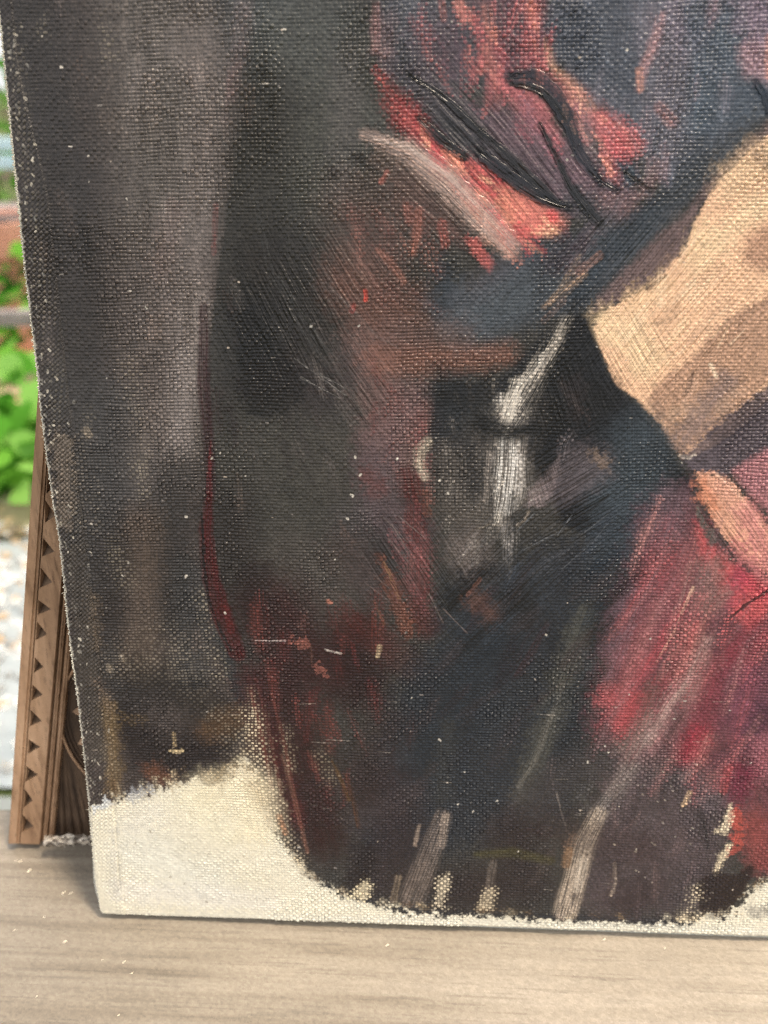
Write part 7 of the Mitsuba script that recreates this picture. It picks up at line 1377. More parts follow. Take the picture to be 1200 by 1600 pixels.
(0,94,78,78,.6,.85,.9,1.8,.6,.4,0,.4,1.3,[3791,1200,15,3777,1092,24,3755,975,12]),
(0,38,27,29,.7,.94,.8,.6,.5,.8,0,.4,1.3,[3899,846,16,3884,732,27,3855,624,13]),
(0,56,46,48,.5,.43,.9,.6,.7,.7,0,.4,1,[3703,1284,7,3699,1236,12,3704,1174,6]),
(0,38,27,29,.6,.58,.6,1.2,.5,.7,0,.4,1,[4019,716,10,4024,588,17,4042,460,8]),
(0,56,46,48,.4,1.04,.6,.6,.4,.6,0,.4,.9,[4268,650,18,4260,570,30,4268,509,15]),
(0,38,27,29,.5,1.14,.8,1.8,.4,.4,0,.4,1.4,[3944,738,20,3962,648,33,3982,544,16]),
(0,94,78,78,.4,.79,.9,.6,.5,.9,0,.4,1,[3880,432,13,3885,280,22,3883,137,11]),
(0,111,91,89,.6,.62,.5,.6,.4,.3,0,.4,.8,[3665,1048,11,3673,961,18,3692,863,9]),
(0,56,46,48,.6,1.2,.7,1.8,.4,.6,0,.4,1.4,[4088,351,20,4084,269,34,4084,195,17]),
(0,38,27,29,.7,.78,.5,1.2,.4,.4,0,.4,1.1,[3824,1077,13,3792,935,22,3763,793,11]),
(0,111,91,89,.4,1.1,.8,.6,.4,.5,0,.4,1.3,[3981,574,19,3997,421,31,4003,283,16]),
(0,94,78,78,.6,.46,1,1.2,.6,.8,0,.4,.8,[4241,717,8,4235,598,13,4217,472,7]),
(0,56,46,48,.6,1.26,.7,1.2,.5,.4,0,.4,1.4,[4382,643,22,4344,555,36,4288,485,18]),
(0,38,27,29,.5,.99,.7,1.2,.5,.5,0,.4,1.2,[3979,1209,17,3984,1091,28,3995,962,14]),
(0,149,130,122,.74,2,1.2,0,.25,.7,0,.4,1.2,[2025,5224,20,2267,5138,64,2483,4986,80,2666,4809,76,2851,4636,56]),
(0,8,8,8,.85,.6,.4,0,0,.4,0,.25,1,[2320,5310,20,2444,5194,32,2573,5107,24]),
(0,8,8,8,.77,.8,.4,0,0,.4,0,.25,1,[2266,5524,12,2441,5419,20,2619,5269,24,2835,5090,28,3018,4923,32,3110,4855,16]),
(0,8,8,16,.81,.8,.4,0,0,.4,0,.25,1,[2658,5126,32,2802,5018,40,3020,4883,32,3164,4837,20]),
(0,8,14,25,.85,.8,.4,0,0,.35,0,.25,1,[2813,5501,32,2923,5498,48,3037,5421,52,3133,5280,44,3201,5118,32,3333,4968,24,3423,4924,12]),
(0,8,8,8,.81,.4,.4,0,0,.3,0,.25,1,[2821,5469,12,2960,5441,20,3060,5361,16,3120,5280,8]),
(0,8,8,9,.85,.6,.4,0,0,.3,0,.25,1,[2978,5273,8,3065,5120,16,3158,4954,20,3253,4836,32,3333,4751,28]),
(0,8,25,39,.81,.6,.4,0,0,.3,0,.25,1,[4110,5457,20,4165,5388,20,4188,5300,12]),
(0,8,8,8,.81,.4,.4,0,0,.3,0,.25,1,[3448,5023,8,3525,4973,12,3608,4925,8]),
(0,8,8,8,.9,1.2,1.4,0,0,.2,0,.25,1,[2704,3633,48,2851,3579,48,3027,3587,36]),
(0,8,8,8,.75,3.52,2,0,0,.15,0,.25,1,[2502,3786,88,2674,3767,88,2717,3594,88]),
(0,8,8,8,.7,2.88,2,0,0,.15,0,.25,1,[3075,3710,72,3064,3518,72,3093,3321,72]),
(0,10,12,17,.5,1.92,1.6,0,0,.15,0,.25,1,[2643,3477,48,2687,3239,48]),
(0,211,202,189,.85,1.2,1.6,0,.3,.7,0,.3,1,[2909,3877,36,2882,3779,56,2863,3679,36]),
(0,194,183,170,.75,1,1.2,0,.5,.85,0,.25,1,[3163,4185,12,3082,4025,24,2986,3839,28]),
(0,182,151,136,.75,1.8,1.4,0,.3,.92,0,.35,1.3,[2004,5221,12,2267,5132,48,2483,4970,64,2666,4792,64,2845,4612,40]),
(0,187,168,158,.6,.4,.4,0,0,.6,0,.25,1,[2072,5207,6,2267,5158,12,2482,5016,12,2636,4867,8]),
(0,215,159,142,.5,2.24,2,0,.4,.15,0,.25,1,[4168,3249,56,4388,2971,56]),
(0,189,119,118,.7,2.88,2.4,1.2,0,.15,0,.25,1,[4336,3091,72,4488,2766,72]),
(0,175,105,105,.7,1.6,2,1.2,0,.15,0,.25,1,[4282,2888,40,4481,2662,40]),
(0,8,8,14,.6,.8,.8,0,0,.6,0,.25,1,[2786,3477,14,2777,3239,14,2792,2995,14]),
(0,24,24,26,.6,1,1,0,0,.6,0,.25,1,[2915,3200,20,2912,2955,20]),
(0,8,8,8,.6,1.2,1.6,0,0,.5,0,.25,1,[2728,3862,32,2778,3710,32]),
(0,8,8,8,.6,1,1,0,0,.6,0,.25,1,[3030,3862,20,2970,3672,20]),
(0,161,134,128,.6,1.8,1.6,0,.35,.7,0,.25,1,[4166,2249,24,4083,2026,40,3965,1796,52,3839,1513,40]),
(0,128,115,109,.6,1.8,1.6,0,.3,.7,0,.25,1,[3844,1560,40,3743,1343,52,3657,1121,40]),
(0,150,125,117,.5,1.4,1.2,0,.5,.6,0,.25,1,[4024,2760,16,3996,2549,28,3931,2289,20]),
(0,111,91,89,.5,1.8,1.6,0,.3,.6,0,.25,1,[3858,1908,36,3795,1653,48,3745,1487,32]),
(1,8,8,8,.8,1.8,2,0,0,.3,60,.3,1,[1257,4288,1350,4310,1435,4163,1530,4013,1649,3869,1614,3747,1454,3661,1289,3676,1243,3862]),
(0,49,30,27,.45,5.76,4,0,.3,.15,0,.25,1,[2109,1609,144,1930,1116,144]),
(0,54,37,35,.45,5.44,4,0,.3,.15,0,.25,1,[3250,858,136,3870,677,136]),
(0,63,44,41,.45,5.44,3.6,0,.3,.15,0,.25,1,[1870,2818,136,2113,2520,136]),
(1,210,204,184,1,1.4,3.6,.8,0,0,-90,.1,1,[20,927,200,969,303,993,453,1028,594,1094,700,1117,770,1150,881,1113,973,1146,1090,1240,1174,1312,1218,1119,1263,917,1347,739,1433,612,1546,420,1645,349,1758,267,1918,193,2194,123,2561,89,2834,101,3152,77,3603,76,3917,62,4269,100,4394,175,4484,147,4603,264,4642,386,4751,495,5035,619,5151,-279,-228,-546]),
(0,216,205,174,.75,6,2.8,0,0,.15,0,.25,1,[898,1033,152,1171,1067,152,1203,786,152]),
(0,211,204,177,.5,4.8,2.8,0,0,.15,0,.25,1,[759,977,120,972,726,120]),
(0,204,205,196,.5,8,2.8,0,0,.15,0,.25,1,[357,545,200,810,348,200]),
(0,210,206,196,.6,3.52,2.8,0,0,.15,0,.25,1,[187,213,88,705,180,88,1268,176,88]),
(0,209,205,193,.5,3.84,2.8,0,0,.15,0,.25,1,[305,755,96,476,865,96]),
(0,206,203,188,.7,1,1.2,0,0,.15,0,.25,1,[45,-21,24,1168,23,28,2194,51,28,3109,37,28,3918,46,32,4934,49,36]),
(0,154,156,160,.7,1.2,2.8,0,0,.15,0,.25,1,[327,999,36,468,1049,36]),
(0,181,187,195,.7,1,2.8,0,0,.15,0,.25,1,[72,893,24,172,968,24]),
(0,121,117,111,.6,1.92,2.8,0,0,.15,0,.25,1,[4696,215,48,4780,245,48]),
(0,213,204,179,.7,1,1.4,1,.4,.7,0,.3,1,[4305,173,23,4328,157,13,4342,147,8]),
(0,192,175,144,.6,1,1.4,1,.6,.7,0,.3,1,[4179,139,22,4199,146,23,4210,151,8]),
(0,124,104,78,.8,1,1.4,1,.6,.7,0,.3,1,[1171,1117,15,1237,1043,15,1276,999,8]),
(0,124,104,78,.8,1,1.4,1,.5,.7,0,.3,1,[4263,135,18,4282,150,25,4293,160,8]),
(0,67,51,40,.5,1,1.4,1,.4,.7,0,.3,1,[853,1194,15,877,1148,15,891,1120,8]),
(0,124,104,78,.6,1,1.4,1,.7,.7,0,.3,1,[878,1205,9,893,1148,28,902,1113,8]),
(0,67,51,40,.8,1,1.4,1,.3,.7,0,.3,1,[1471,547,10,1482,522,26,1489,507,8]),
(0,124,104,78,.6,1,1.4,1,.8,.7,0,.3,1,[4232,148,21,4271,149,27,4294,149,8]),
(0,64,52,43,.4,1,1.4,1,.6,.7,0,.3,1,[4422,161,14,4458,175,21,4479,184,8]),
(0,67,51,40,.4,1,1.4,1,.6,.7,0,.3,1,[1432,629,12,1454,567,20,1467,530,8]),
(0,213,204,179,.4,1,1.4,1,.7,.7,0,.3,1,[517,1083,14,526,1060,19,531,1047,8]),
(0,213,204,179,.7,1,1.4,1,.3,.7,0,.3,1,[1285,877,13,1304,838,29,1315,815,8]),
(0,124,104,78,.5,1,1.4,1,.6,.7,0,.3,1,[726,1240,16,737,1138,19,743,1076,8]),
(0,192,175,144,.5,1,1.4,1,.6,.7,0,.3,1,[246,1079,19,266,993,23,278,942,8]),
(0,67,51,40,.5,1,1.4,1,.4,.7,0,.3,1,[1005,1205,17,1017,1180,19,1024,1165,8]),
(0,98,75,51,.4,1,1.4,1,.4,.7,0,.3,1,[1263,908,14,1311,822,16,1340,770,8]),
(0,98,75,51,.5,1,1.4,1,.5,.7,0,.3,1,[2267,161,9,2290,173,14,2304,180,8]),
(0,124,104,78,.5,1,1.4,1,.6,.7,0,.3,1,[1070,1260,17,1069,1221,28,1068,1197,8]),
(0,192,175,144,.4,1,1.4,1,.3,.7,0,.3,1,[1409,689,15,1431,603,17,1445,552,8]),
(0,124,104,78,.8,1,1.4,1,.7,.7,0,.3,1,[979,1218,11,940,1147,13,916,1104,8]),
(0,94,76,55,.6,1,1.4,1,.4,.7,0,.3,1,[2788,142,14,2826,151,24,2849,156,8]),
(0,213,204,179,.4,1,1.4,1,.8,.7,0,.3,1,[4629,422,14,4662,406,21,4681,396,8]),
(0,192,175,144,.8,1,1.4,1,.4,.7,0,.3,1,[1476,535,17,1507,482,18,1525,450,8]),
(0,213,204,179,.6,1,1.4,1,.4,.7,0,.3,1,[4074,144,11,4097,143,26,4111,143,8]),
(0,213,204,179,.4,1,1.4,1,.4,.7,0,.3,1,[188,1030,15,214,982,31,230,953,8]),
(0,213,204,179,.7,1,1.4,1,.8,.7,0,.3,1,[1327,867,19,1336,765,25,1341,703,8]),
(0,47,33,25,.4,1,1.4,1,.6,.7,0,.3,1,[1017,1266,12,993,1162,22,978,1098,8]),
(0,192,175,144,.6,1,1.4,1,.4,.7,0,.3,1,[643,1203,18,635,1100,28,630,1038,8]),
(0,203,192,164,.7,1,1.4,1,.6,.7,0,.3,1,[510,1147,20,518,1057,15,523,1003,8]),
(0,192,175,144,.5,1,1.4,1,.6,.7,0,.3,1,[841,1185,8,868,1148,24,885,1126,8]),
(0,203,192,164,.7,1,1.4,1,.4,.7,0,.3,1,[1103,1320,22,1142,1277,18,1165,1252,8]),
(0,94,76,55,.6,1,1.4,1,.5,.7,0,.3,1,[3111,146,14,3138,142,29,3153,139,8]),
(0,203,192,164,.6,1,1.4,1,.4,.7,0,.3,1,[1487,460,18,1570,403,15,1620,368,8]),
(0,203,192,164,.6,1,1.4,1,.7,.7,0,.3,1,[289,1030,10,281,997,14,277,977,8]),
(0,67,51,40,.8,1,1.4,1,.4,.7,0,.3,1,[1528,417,22,1614,371,22,1666,343,8]),
(0,203,192,164,.5,1,1.4,1,.6,.7,0,.3,1,[2171,167,19,2197,177,15,2212,183,8]),
(0,98,75,51,.5,1,1.4,1,.5,.7,0,.3,1,[956,1175,10,957,1146,17,957,1129,8]),
(0,192,175,144,.4,1,1.4,1,.4,.7,0,.3,1,[2358,177,14,2380,169,29,2393,165,8]),
(0,64,52,43,.5,1,1.4,1,.6,.7,0,.3,1,[2558,148,15,2584,161,28,2600,168,8]),
(0,94,76,55,.4,1,1.4,1,.4,.7,0,.3,1,[2984,167,17,3018,145,13,3038,132,8]),
(0,213,204,179,.4,1,1.4,1,.7,.7,0,.3,1,[2523,143,9,2546,162,16,2559,174,8]),
(0,203,192,164,.4,1,1.4,1,.6,.7,0,.3,1,[4656,418,9,4683,428,32,4700,433,8]),
(0,213,204,179,.8,1,1.4,1,.7,.7,0,.3,1,[4718,470,11,4745,489,13,4761,501,8]),
(0,203,192,164,.6,1,1.4,1,.6,.7,0,.3,1,[1788,302,10,1847,249,22,1883,217,8]),
(0,124,104,78,.6,1,1.4,1,.6,.7,0,.3,1,[4711,474,20,4732,476,15,4744,477,8]),
(0,203,192,164,.7,1,1.4,1,.5,.7,0,.3,1,[1461,561,13,1495,501,32,1516,465,8]),
(0,64,52,43,.8,1,1.4,1,.4,.7,0,.3,1,[4715,484,15,4731,475,21,4741,470,8]),
(0,98,75,51,.4,1,1.4,1,.5,.7,0,.3,1,[844,1178,21,845,1148,31,845,1131,8]),
(0,94,76,55,.6,1,1.4,1,.6,.7,0,.3,1,[4664,438,23,4684,428,22,4696,422,8]),
(0,94,76,55,.4,1,1.4,1,.6,.7,0,.3,1,[4370,156,12,4386,165,16,4395,171,8]),
(0,124,104,78,.4,1,1.4,1,.6,.7,0,.3,1,[1500,465,10,1542,427,14,1567,404,8]),
(0,124,104,78,.5,1,1.4,1,.6,.7,0,.3,1,[2348,191,10,2379,169,13,2398,156,8]),
(0,124,104,78,.7,1,1.4,1,.6,.7,0,.3,1,[1552,432,12,1594,385,22,1620,357,8]),
(0,67,51,40,.8,1,1.4,1,.8,.7,0,.3,1,[436,1096,12,456,1035,16,467,997,8]),
(0,192,175,144,.7,1,1.4,1,.7,.7,0,.3,1,[4711,478,17,4738,482,29,4754,484,8]),
(0,47,33,25,.5,1,1.4,1,.7,.7,0,.3,1,[271,1033,22,262,992,20,256,968,8]),
(0,192,175,144,.7,1,1.4,1,.7,.7,0,.3,1,[3400,113,8,3431,134,22,3450,147,8]),
(0,64,52,43,.8,1,1.4,1,.4,.7,0,.3,1,[4395,172,20,4424,171,21,4442,170,8]),
(0,124,104,78,.5,1,1.4,1,.4,.7,0,.3,1,[1932,234,21,1953,227,24,1965,223,8]),
(0,213,204,179,.7,1,1.4,1,.7,.7,0,.3,1,[1285,830,18,1326,787,26,1351,761,8]),
(0,203,192,164,.7,1,1.4,1,.6,.7,0,.3,1,[1158,1078,23,1236,1048,21,1282,1029,8]),
(0,64,52,43,.5,1,1.4,1,.6,.7,0,.3,1,[4716,490,13,4745,490,21,4763,489,8]),
(0,98,75,51,.4,1,1.4,1,.8,.7,0,.3,1,[2080,207,15,2100,197,26,2112,190,8]),
(0,203,192,164,.8,1,1.4,1,.8,.7,0,.3,1,[1928,231,18,1955,226,25,1972,224,8]),
(0,67,51,40,.4,1,1.4,1,.5,.7,0,.3,1,[1215,1007,23,1260,948,16,1287,913,8]),
(0,94,76,55,.7,1,1.4,1,.3,.7,0,.3,1,[4665,447,17,4696,441,25,4715,437,8]),
(0,124,104,78,.7,1,1.4,1,.7,.7,0,.3,1,[894,1204,18,881,1148,15,874,1114,8]),
(0,98,75,51,.5,1,1.4,1,.8,.7,0,.3,1,[2239,192,22,2266,174,28,2282,163,8]),
(0,213,204,179,.5,1,1.4,1,.3,.7,0,.3,1,[4466,189,19,4498,200,19,4517,207,8]),
(0,124,104,78,.7,1,1.4,1,.7,.7,0,.3,1,[1290,870,15,1309,828,25,1320,803,8]),
(0,44,33,29,.7,1,1.4,1,.3,.7,0,.3,1,[4595,359,18,4614,350,18,4626,345,8]),
(0,192,175,144,.4,1,1.4,1,.6,.7,0,.3,1,[1144,1372,13,1148,1282,14,1150,1227,8]),
(0,98,75,51,.7,1,1.4,1,.4,.7,0,.3,1,[1795,283,24,1828,253,21,1847,235,8]),
(0,203,192,164,.4,1,1.4,1,.4,.7,0,.3,1,[2986,135,11,3002,146,27,3012,152,8]),
(0,98,75,51,.6,1,1.4,1,.3,.7,0,.3,1,[215,1090,23,206,980,14,200,914,8]),
(0,47,33,25,.6,1,1.4,1,.7,.7,0,.3,1,[1267,804,12,1339,757,15,1382,729,8]),
(0,98,75,51,.4,1,1.4,1,.7,.7,0,.3,1,[864,1221,22,881,1148,17,892,1104,8]),
(0,192,175,144,.8,1,1.4,1,.8,.7,0,.3,1,[4204,133,22,4227,147,18,4241,155,8]),
(0,203,192,164,.5,1,1.4,1,.3,.7,0,.3,1,[4195,131,22,4225,147,32,4244,156,8]),
(0,213,204,179,.6,1,1.4,1,.5,.7,0,.3,1,[1282,822,17,1341,752,31,1377,710,8]),
(0,192,175,144,.4,1,1.4,1,.6,.7,0,.3,1,[909,1201,13,899,1147,12,893,1115,8]),
(0,213,204,179,.5,1,1.4,1,.6,.7,0,.3,1,[898,1182,20,880,1148,23,870,1127,8]),
(0,67,51,40,.4,1,1.4,1,.7,.7,0,.3,1,[1181,1130,22,1220,1113,28,1243,1103,8]),
(0,213,204,179,.7,1,1.4,1,.6,.7,0,.3,1,[2092,208,20,2113,194,28,2126,186,8]),
(0,47,33,25,.5,1,1.4,1,.7,.7,0,.3,1,[476,1113,21,435,1030,17,410,979,8]),
(0,203,192,164,.4,1,1.4,1,.7,.7,0,.3,1,[1230,1030,20,1248,997,23,1259,977,8]),
(0,213,204,179,.5,1,1.4,1,.8,.7,0,.3,1,[661,1158,9,668,1112,19,672,1085,8]),
(0,67,51,40,.5,1,1.4,1,.5,.7,0,.3,1,[583,1154,13,572,1077,15,565,1031,8]),
(0,213,204,179,.4,1,1.4,1,.8,.7,0,.3,1,[4299,161,8,4328,157,24,4345,155,8]),
(0,192,175,144,.6,1,1.4,1,.4,.7,0,.3,1,[595,1136,19,609,1091,16,617,1063,8]),
(0,124,104,78,.6,1,1.4,1,.7,.7,0,.3,1,[2392,141,21,2427,167,15,2448,183,8]),
(0,203,192,164,.7,1,1.4,1,.7,.7,0,.3,1,[869,1186,17,882,1148,21,889,1125,8]),
(0,94,76,55,.6,1,1.4,1,.7,.7,0,.3,1,[4573,332,18,4604,337,22,4622,339,8]),
(0,203,192,164,.7,1,1.4,1,.7,.7,0,.3,1,[1772,283,11,1787,261,14,1797,248,8]),
(0,213,204,179,.6,1,1.4,1,.4,.7,0,.3,1,[1459,527,21,1521,460,26,1558,419,8]),
(0,94,76,55,.5,1,1.4,1,.4,.7,0,.3,1,[2981,135,19,3016,145,30,3038,151,8]),
(0,192,175,144,.4,1,1.4,1,.4,.7,0,.3,1,[624,1119,16,616,1093,13,611,1078,8]),
(0,94,76,55,.7,1,1.4,1,.7,.7,0,.3,1,[2863,134,20,2900,148,25,2921,157,8]),
(0,94,76,55,.7,1,1.4,1,.7,.7,0,.3,1,[3577,147,20,3611,130,15,3631,119,8]),
(0,44,33,29,.4,1,1.4,1,.4,.7,0,.3,1,[4731,484,8,4750,495,25,4762,501,8]),
(0,213,204,179,.7,1,1.4,1,.4,.7,0,.3,1,[1241,932,13,1274,909,14,1294,894,8]),
(0,203,192,164,.7,1,1.4,1,.6,.7,0,.3,1,[4277,133,24,4300,153,26,4313,165,8]),
(0,213,204,179,.5,1,1.4,1,.8,.7,0,.3,1,[418,1130,9,399,1022,22,387,956,8]),
(0,213,204,179,.5,1,1.4,1,.6,.7,0,.3,1,[2059,176,17,2090,199,15,2108,212,8]),
(0,203,192,164,.8,1,1.4,1,.7,.7,0,.3,1,[453,1069,16,448,1033,13,446,1011,8]),
(0,124,104,78,.6,1,1.4,1,.4,.7,0,.3,1,[2778,144,19,2810,151,30,2830,155,8]),
(0,124,104,78,.4,1,1.4,1,.7,.7,0,.3,1,[4669,421,21,4691,435,24,4704,443,8]),
(0,124,104,78,.7,1,1.4,1,.3,.7,0,.3,1,[3767,144,19,3783,135,18,3793,129,8]),
(0,67,51,40,.4,1,1.4,1,.8,.7,0,.3,1,[699,1152,24,695,1122,26,692,1104,8]),
(0,124,104,78,.7,1,1.4,1,.7,.7,0,.3,1,[676,1162,13,669,1113,23,665,1083,8]),
(0,172,153,116,.45,2.56,2.8,0,.5,.15,0,.25,1,[951,1160,64,1157,1242,64,1235,993,64]),
(0,182,178,167,.4,1.44,2,0,0,.15,0,.25,1,[184,698,36,158,157,36]),
(0,190,183,160,.35,4.16,4,0,.3,.15,0,.25,1,[731,559,104,1272,258,104]),
(0,209,194,165,.9,3.96,2.8,0,.95,.3,0,.25,1,[1207,1634,72,1246,1244,72,1321,893,72]),
(0,209,194,165,.39,3.08,2.8,0,.95,.3,0,.25,1,[1329,1097,56,1383,741,56,1511,483,56]),
(0,209,194,165,.28,1.98,2.8,0,.95,.3,0,.25,1,[1229,1824,36,1244,1490,36]),
(0,209,194,165,.28,1.98,2.8,0,.95,.3,0,.25,1,[1435,1543,36,1469,1251,36]),
(0,209,194,165,.22,2.64,2.8,0,.95,.3,0,.25,1,[1670,1355,48,1732,1184,48]),
(0,209,194,165,.8,2.2,2.8,0,.95,.3,0,.25,1,[4216,194,40,4291,330,40,4265,381,40]),
(0,209,194,165,.8,2.2,2.8,0,.95,.3,0,.25,1,[4285,160,40,4567,193,40]),
(0,180,122,83,.5,.42,.4,0,.5,.3,0,.25,1,[1370,869,24,1410,742,24]),
(1,209,196,165,.9,.8,1,2.4,.4,0,-90,.2,1,[1850,228,1920,328,1989,384,2020,321,1974,206]),
(1,203,190,164,.8,.8,1,2.4,.5,0,-90,.2,1,[2459,172,2484,404,2555,449,2566,365,2514,174]),
(1,196,181,153,.8,.8,1,2.4,.6,0,-90,.2,1,[2765,158,2828,333,2895,325,2878,163]),
(0,204,179,136,.7,.5,.6,0,.6,.3,0,.25,1,[669,1494,12,671,1406,12]),
(0,212,190,147,.85,.5,.6,0,.25,.3,0,.25,1,[633,1365,8,672,1356,16,718,1368,8]),
(0,119,98,65,.4,1.12,2.8,0,.7,.15,0,.25,1,[313,1611,28,490,1596,28]),
(0,134,122,106,.7,.6,.8,0,.3,.3,0,.25,1,[275,3567,28,285,3547,28]),
(0,135,123,107,.7,.6,.8,0,.3,.3,0,.25,1,[260,1990,24,271,1967,24]),
(0,135,123,107,.7,.6,.8,0,.3,.3,0,.25,1,[354,2066,20,365,2043,20]),
(0,201,194,178,.9,.48,.8,0,.15,.2,0,.25,1,[11,5846,8,3,5528,12,-6,4960,14,-10,4464,16,-6,3939,18,-10,3705,16,-3,3343,14,2,3094,18,16,2882,18,9,2398,16,9,2031,16,18,1700,16,19,1358,16,14,953,16,5,639,12]),
(0,195,187,172,.48,.2,.24,0,0,0,0,.25,1,[47,1388,5,43,1383,5]),
(0,130,126,118,.74,.2,.24,0,0,0,0,.25,1,[28,4026,7,39,4018,7]),
(0,173,165,150,.68,.2,.24,0,0,0,0,.25,1,[73,1096,6,79,1093,6]),
(0,171,163,148,.69,.2,.24,0,0,0,0,.25,1,[49,5654,5,53,5652,5]),
(0,131,127,119,.76,.2,.24,0,0,0,0,.25,1,[71,2649,6,76,2633,6]),
(0,195,187,172,.69,.2,.24,0,0,0,0,.25,1,[76,2792,6,71,2786,6]),
(0,171,163,148,.64,.2,.24,0,0,0,0,.25,1,[131,5808,5,138,5804,5]),
(0,131,127,119,.5,.2,.24,0,0,0,0,.25,1,[63,2701,7,76,2698,7]),
(0,172,165,149,.74,.2,.24,0,0,0,0,.25,1,[48,2985,5,48,2972,5]),
(0,171,164,148,.74,.2,.24,0,0,0,0,.25,1,[95,5003,7,90,4995,7]),
(0,194,187,172,.62,.2,.24,0,0,0,0,.25,1,[111,3101,7,117,3095,7]),
(0,172,164,149,.75,.2,.24,0,0,0,0,.25,1,[115,3905,6,125,3892,6]),
(0,194,187,172,.42,.2,.24,0,0,0,0,.25,1,[51,3580,5,53,3577,5]),
(0,194,186,171,.59,.2,.24,0,0,0,0,.25,1,[109,5450,7,114,5446,7]),
(0,194,186,171,.72,.2,.24,0,0,0,0,.25,1,[49,5594,4,47,5589,4]),
(0,171,164,148,.56,.2,.24,0,0,0,0,.25,1,[28,5138,5,35,5132,5]),
(0,195,187,172,.71,.2,.24,0,0,0,0,.25,1,[214,2791,6,225,2782,6]),
(0,173,165,150,.59,.2,.24,0,0,0,0,.25,1,[184,1847,7,179,1835,7]),
(0,173,165,150,.67,.2,.24,0,0,0,0,.25,1,[104,1760,4,106,1759,4]),
(0,194,187,172,.52,.2,.24,0,0,0,0,.25,1,[32,2827,6,42,2824,6]),
(0,172,164,149,.59,.2,.24,0,0,0,0,.25,1,[48,3191,6,42,3180,6]),
(0,195,187,172,.49,.2,.24,0,0,0,0,.25,1,[72,1111,6,70,1106,6]),
(0,129,125,117,.75,.2,.24,0,0,0,0,.25,1,[138,5622,6,147,5610,6]),
(0,195,187,172,.41,.2,.24,0,0,0,0,.25,1,[64,2098,6,74,2087,6]),
(0,130,126,119,.57,.2,.24,0,0,0,0,.25,1,[22,3392,4,27,3376,4]),
(0,195,187,172,.79,.2,.24,0,0,0,0,.25,1,[198,1021,4,197,1006,4]),
(0,130,127,119,.79,.2,.24,0,0,0,0,.25,1,[98,2991,4,107,2988,4]),
(0,172,164,149,.41,.2,.24,0,0,0,0,.25,1,[122,3042,4,134,3036,4]),
(0,130,126,118,.45,.2,.24,0,0,0,0,.25,1,[106,4584,6,106,4579,6]),
(0,171,164,148,.71,.2,.24,0,0,0,0,.25,1,[103,5055,6,113,5044,6]),
(0,195,187,172,.53,.2,.24,0,0,0,0,.25,1,[54,1299,4,53,1288,4]),
(0,131,127,119,.65,.2,.24,0,0,0,0,.25,1,[95,2139,5,108,2135,5]),
(0,194,187,172,.86,.2,.24,0,0,0,0,.25,1,[162,3626,4,167,3618,4]),
(0,194,187,172,.57,.2,.24,0,0,0,0,.25,1,[43,3566,4,39,3552,4]),
(0,130,126,118,.49,.2,.24,0,0,0,0,.25,1,[31,3886,6,29,3875,6]),
(0,131,127,119,.86,.2,.24,0,0,0,0,.25,1,[37,2044,6,35,2038,6]),
(0,171,164,148,.7,.2,.24,0,0,0,0,.25,1,[136,5211,7,142,5209,7]),
(0,194,187,172,.55,.2,.24,0,0,0,0,.25,1,[69,3530,4,68,3523,4]),
(0,194,187,172,.56,.2,.24,0,0,0,0,.25,1,[72,3943,6,70,3932,6]),
(0,173,165,150,.89,.2,.24,0,0,0,0,.25,1,[64,1501,6,58,1485,6]),
(0,130,126,118,.43,.2,.24,0,0,0,0,.25,1,[6,4352,6,15,4343,6]),
(0,194,186,171,.8,.2,.24,0,0,0,0,.25,1,[103,4355,6,108,4349,6]),
(0,173,165,150,.53,.2,.24,0,0,0,0,.25,1,[53,1140,7,58,1123,7]),
(0,172,164,149,.88,.2,.24,0,0,0,0,.25,1,[42,3507,7,53,3500,7]),
(0,171,163,148,.7,.2,.24,0,0,0,0,.25,1,[91,5769,5,99,5764,5]),
(0,172,164,149,.65,.2,.24,0,0,0,0,.25,1,[42,4006,5,41,4004,5]),
(0,129,125,117,.44,.2,.24,0,0,0,0,.25,1,[117,5685,7,117,5683,7]),
(0,171,164,148,.78,.2,.24,0,0,0,0,.25,1,[16,5033,7,13,5026,7]),
(0,194,187,172,.61,.2,.24,0,0,0,0,.25,1,[10,3601,6,5,3588,6]),
(0,130,126,118,.69,.2,.24,0,0,0,0,.25,1,[79,4451,6,83,4442,6]),
(0,129,125,118,.57,.2,.24,0,0,0,0,.25,1,[42,4978,5,51,4967,5]),
(0,131,127,119,.41,.2,.24,0,0,0,0,.25,1,[79,2424,5,79,2409,5]),
(0,171,163,148,.59,.2,.24,0,0,0,0,.25,1,[48,5373,4,45,5373,4]),
(0,129,125,117,.67,.2,.24,0,0,0,0,.25,1,[63,5798,6,63,5798,6]),
(0,194,186,171,.86,.2,.24,0,0,0,0,.25,1,[119,5138,7,116,5126,7]),
(0,172,165,149,.89,.2,.24,0,0,0,0,.25,1,[118,2892,5,122,2884,5]),
(0,131,127,119,.7,.2,.24,0,0,0,0,.25,1,[93,2797,4,102,2783,4]),
(0,130,126,118,.77,.2,.24,0,0,0,0,.25,1,[45,3881,6,46,3873,6]),
(0,130,126,118,.7,.2,.24,0,0,0,0,.25,1,[110,4509,7,109,4503,7]),
(0,172,164,149,.89,.2,.24,0,0,0,0,.25,1,[57,3824,6,53,3812,6]),
(0,130,126,118,.59,.2,.24,0,0,0,0,.25,1,[64,4220,5,74,4208,5]),
(0,194,187,172,.47,.2,.24,0,0,0,0,.25,1,[55,3014,5,55,3012,5]),
(0,171,164,148,.72,.2,.24,0,0,0,0,.25,1,[42,4807,6,44,4802,6]),
(0,173,165,150,.8,.2,.24,0,0,0,0,.25,1,[59,1032,5,69,1017,5]),
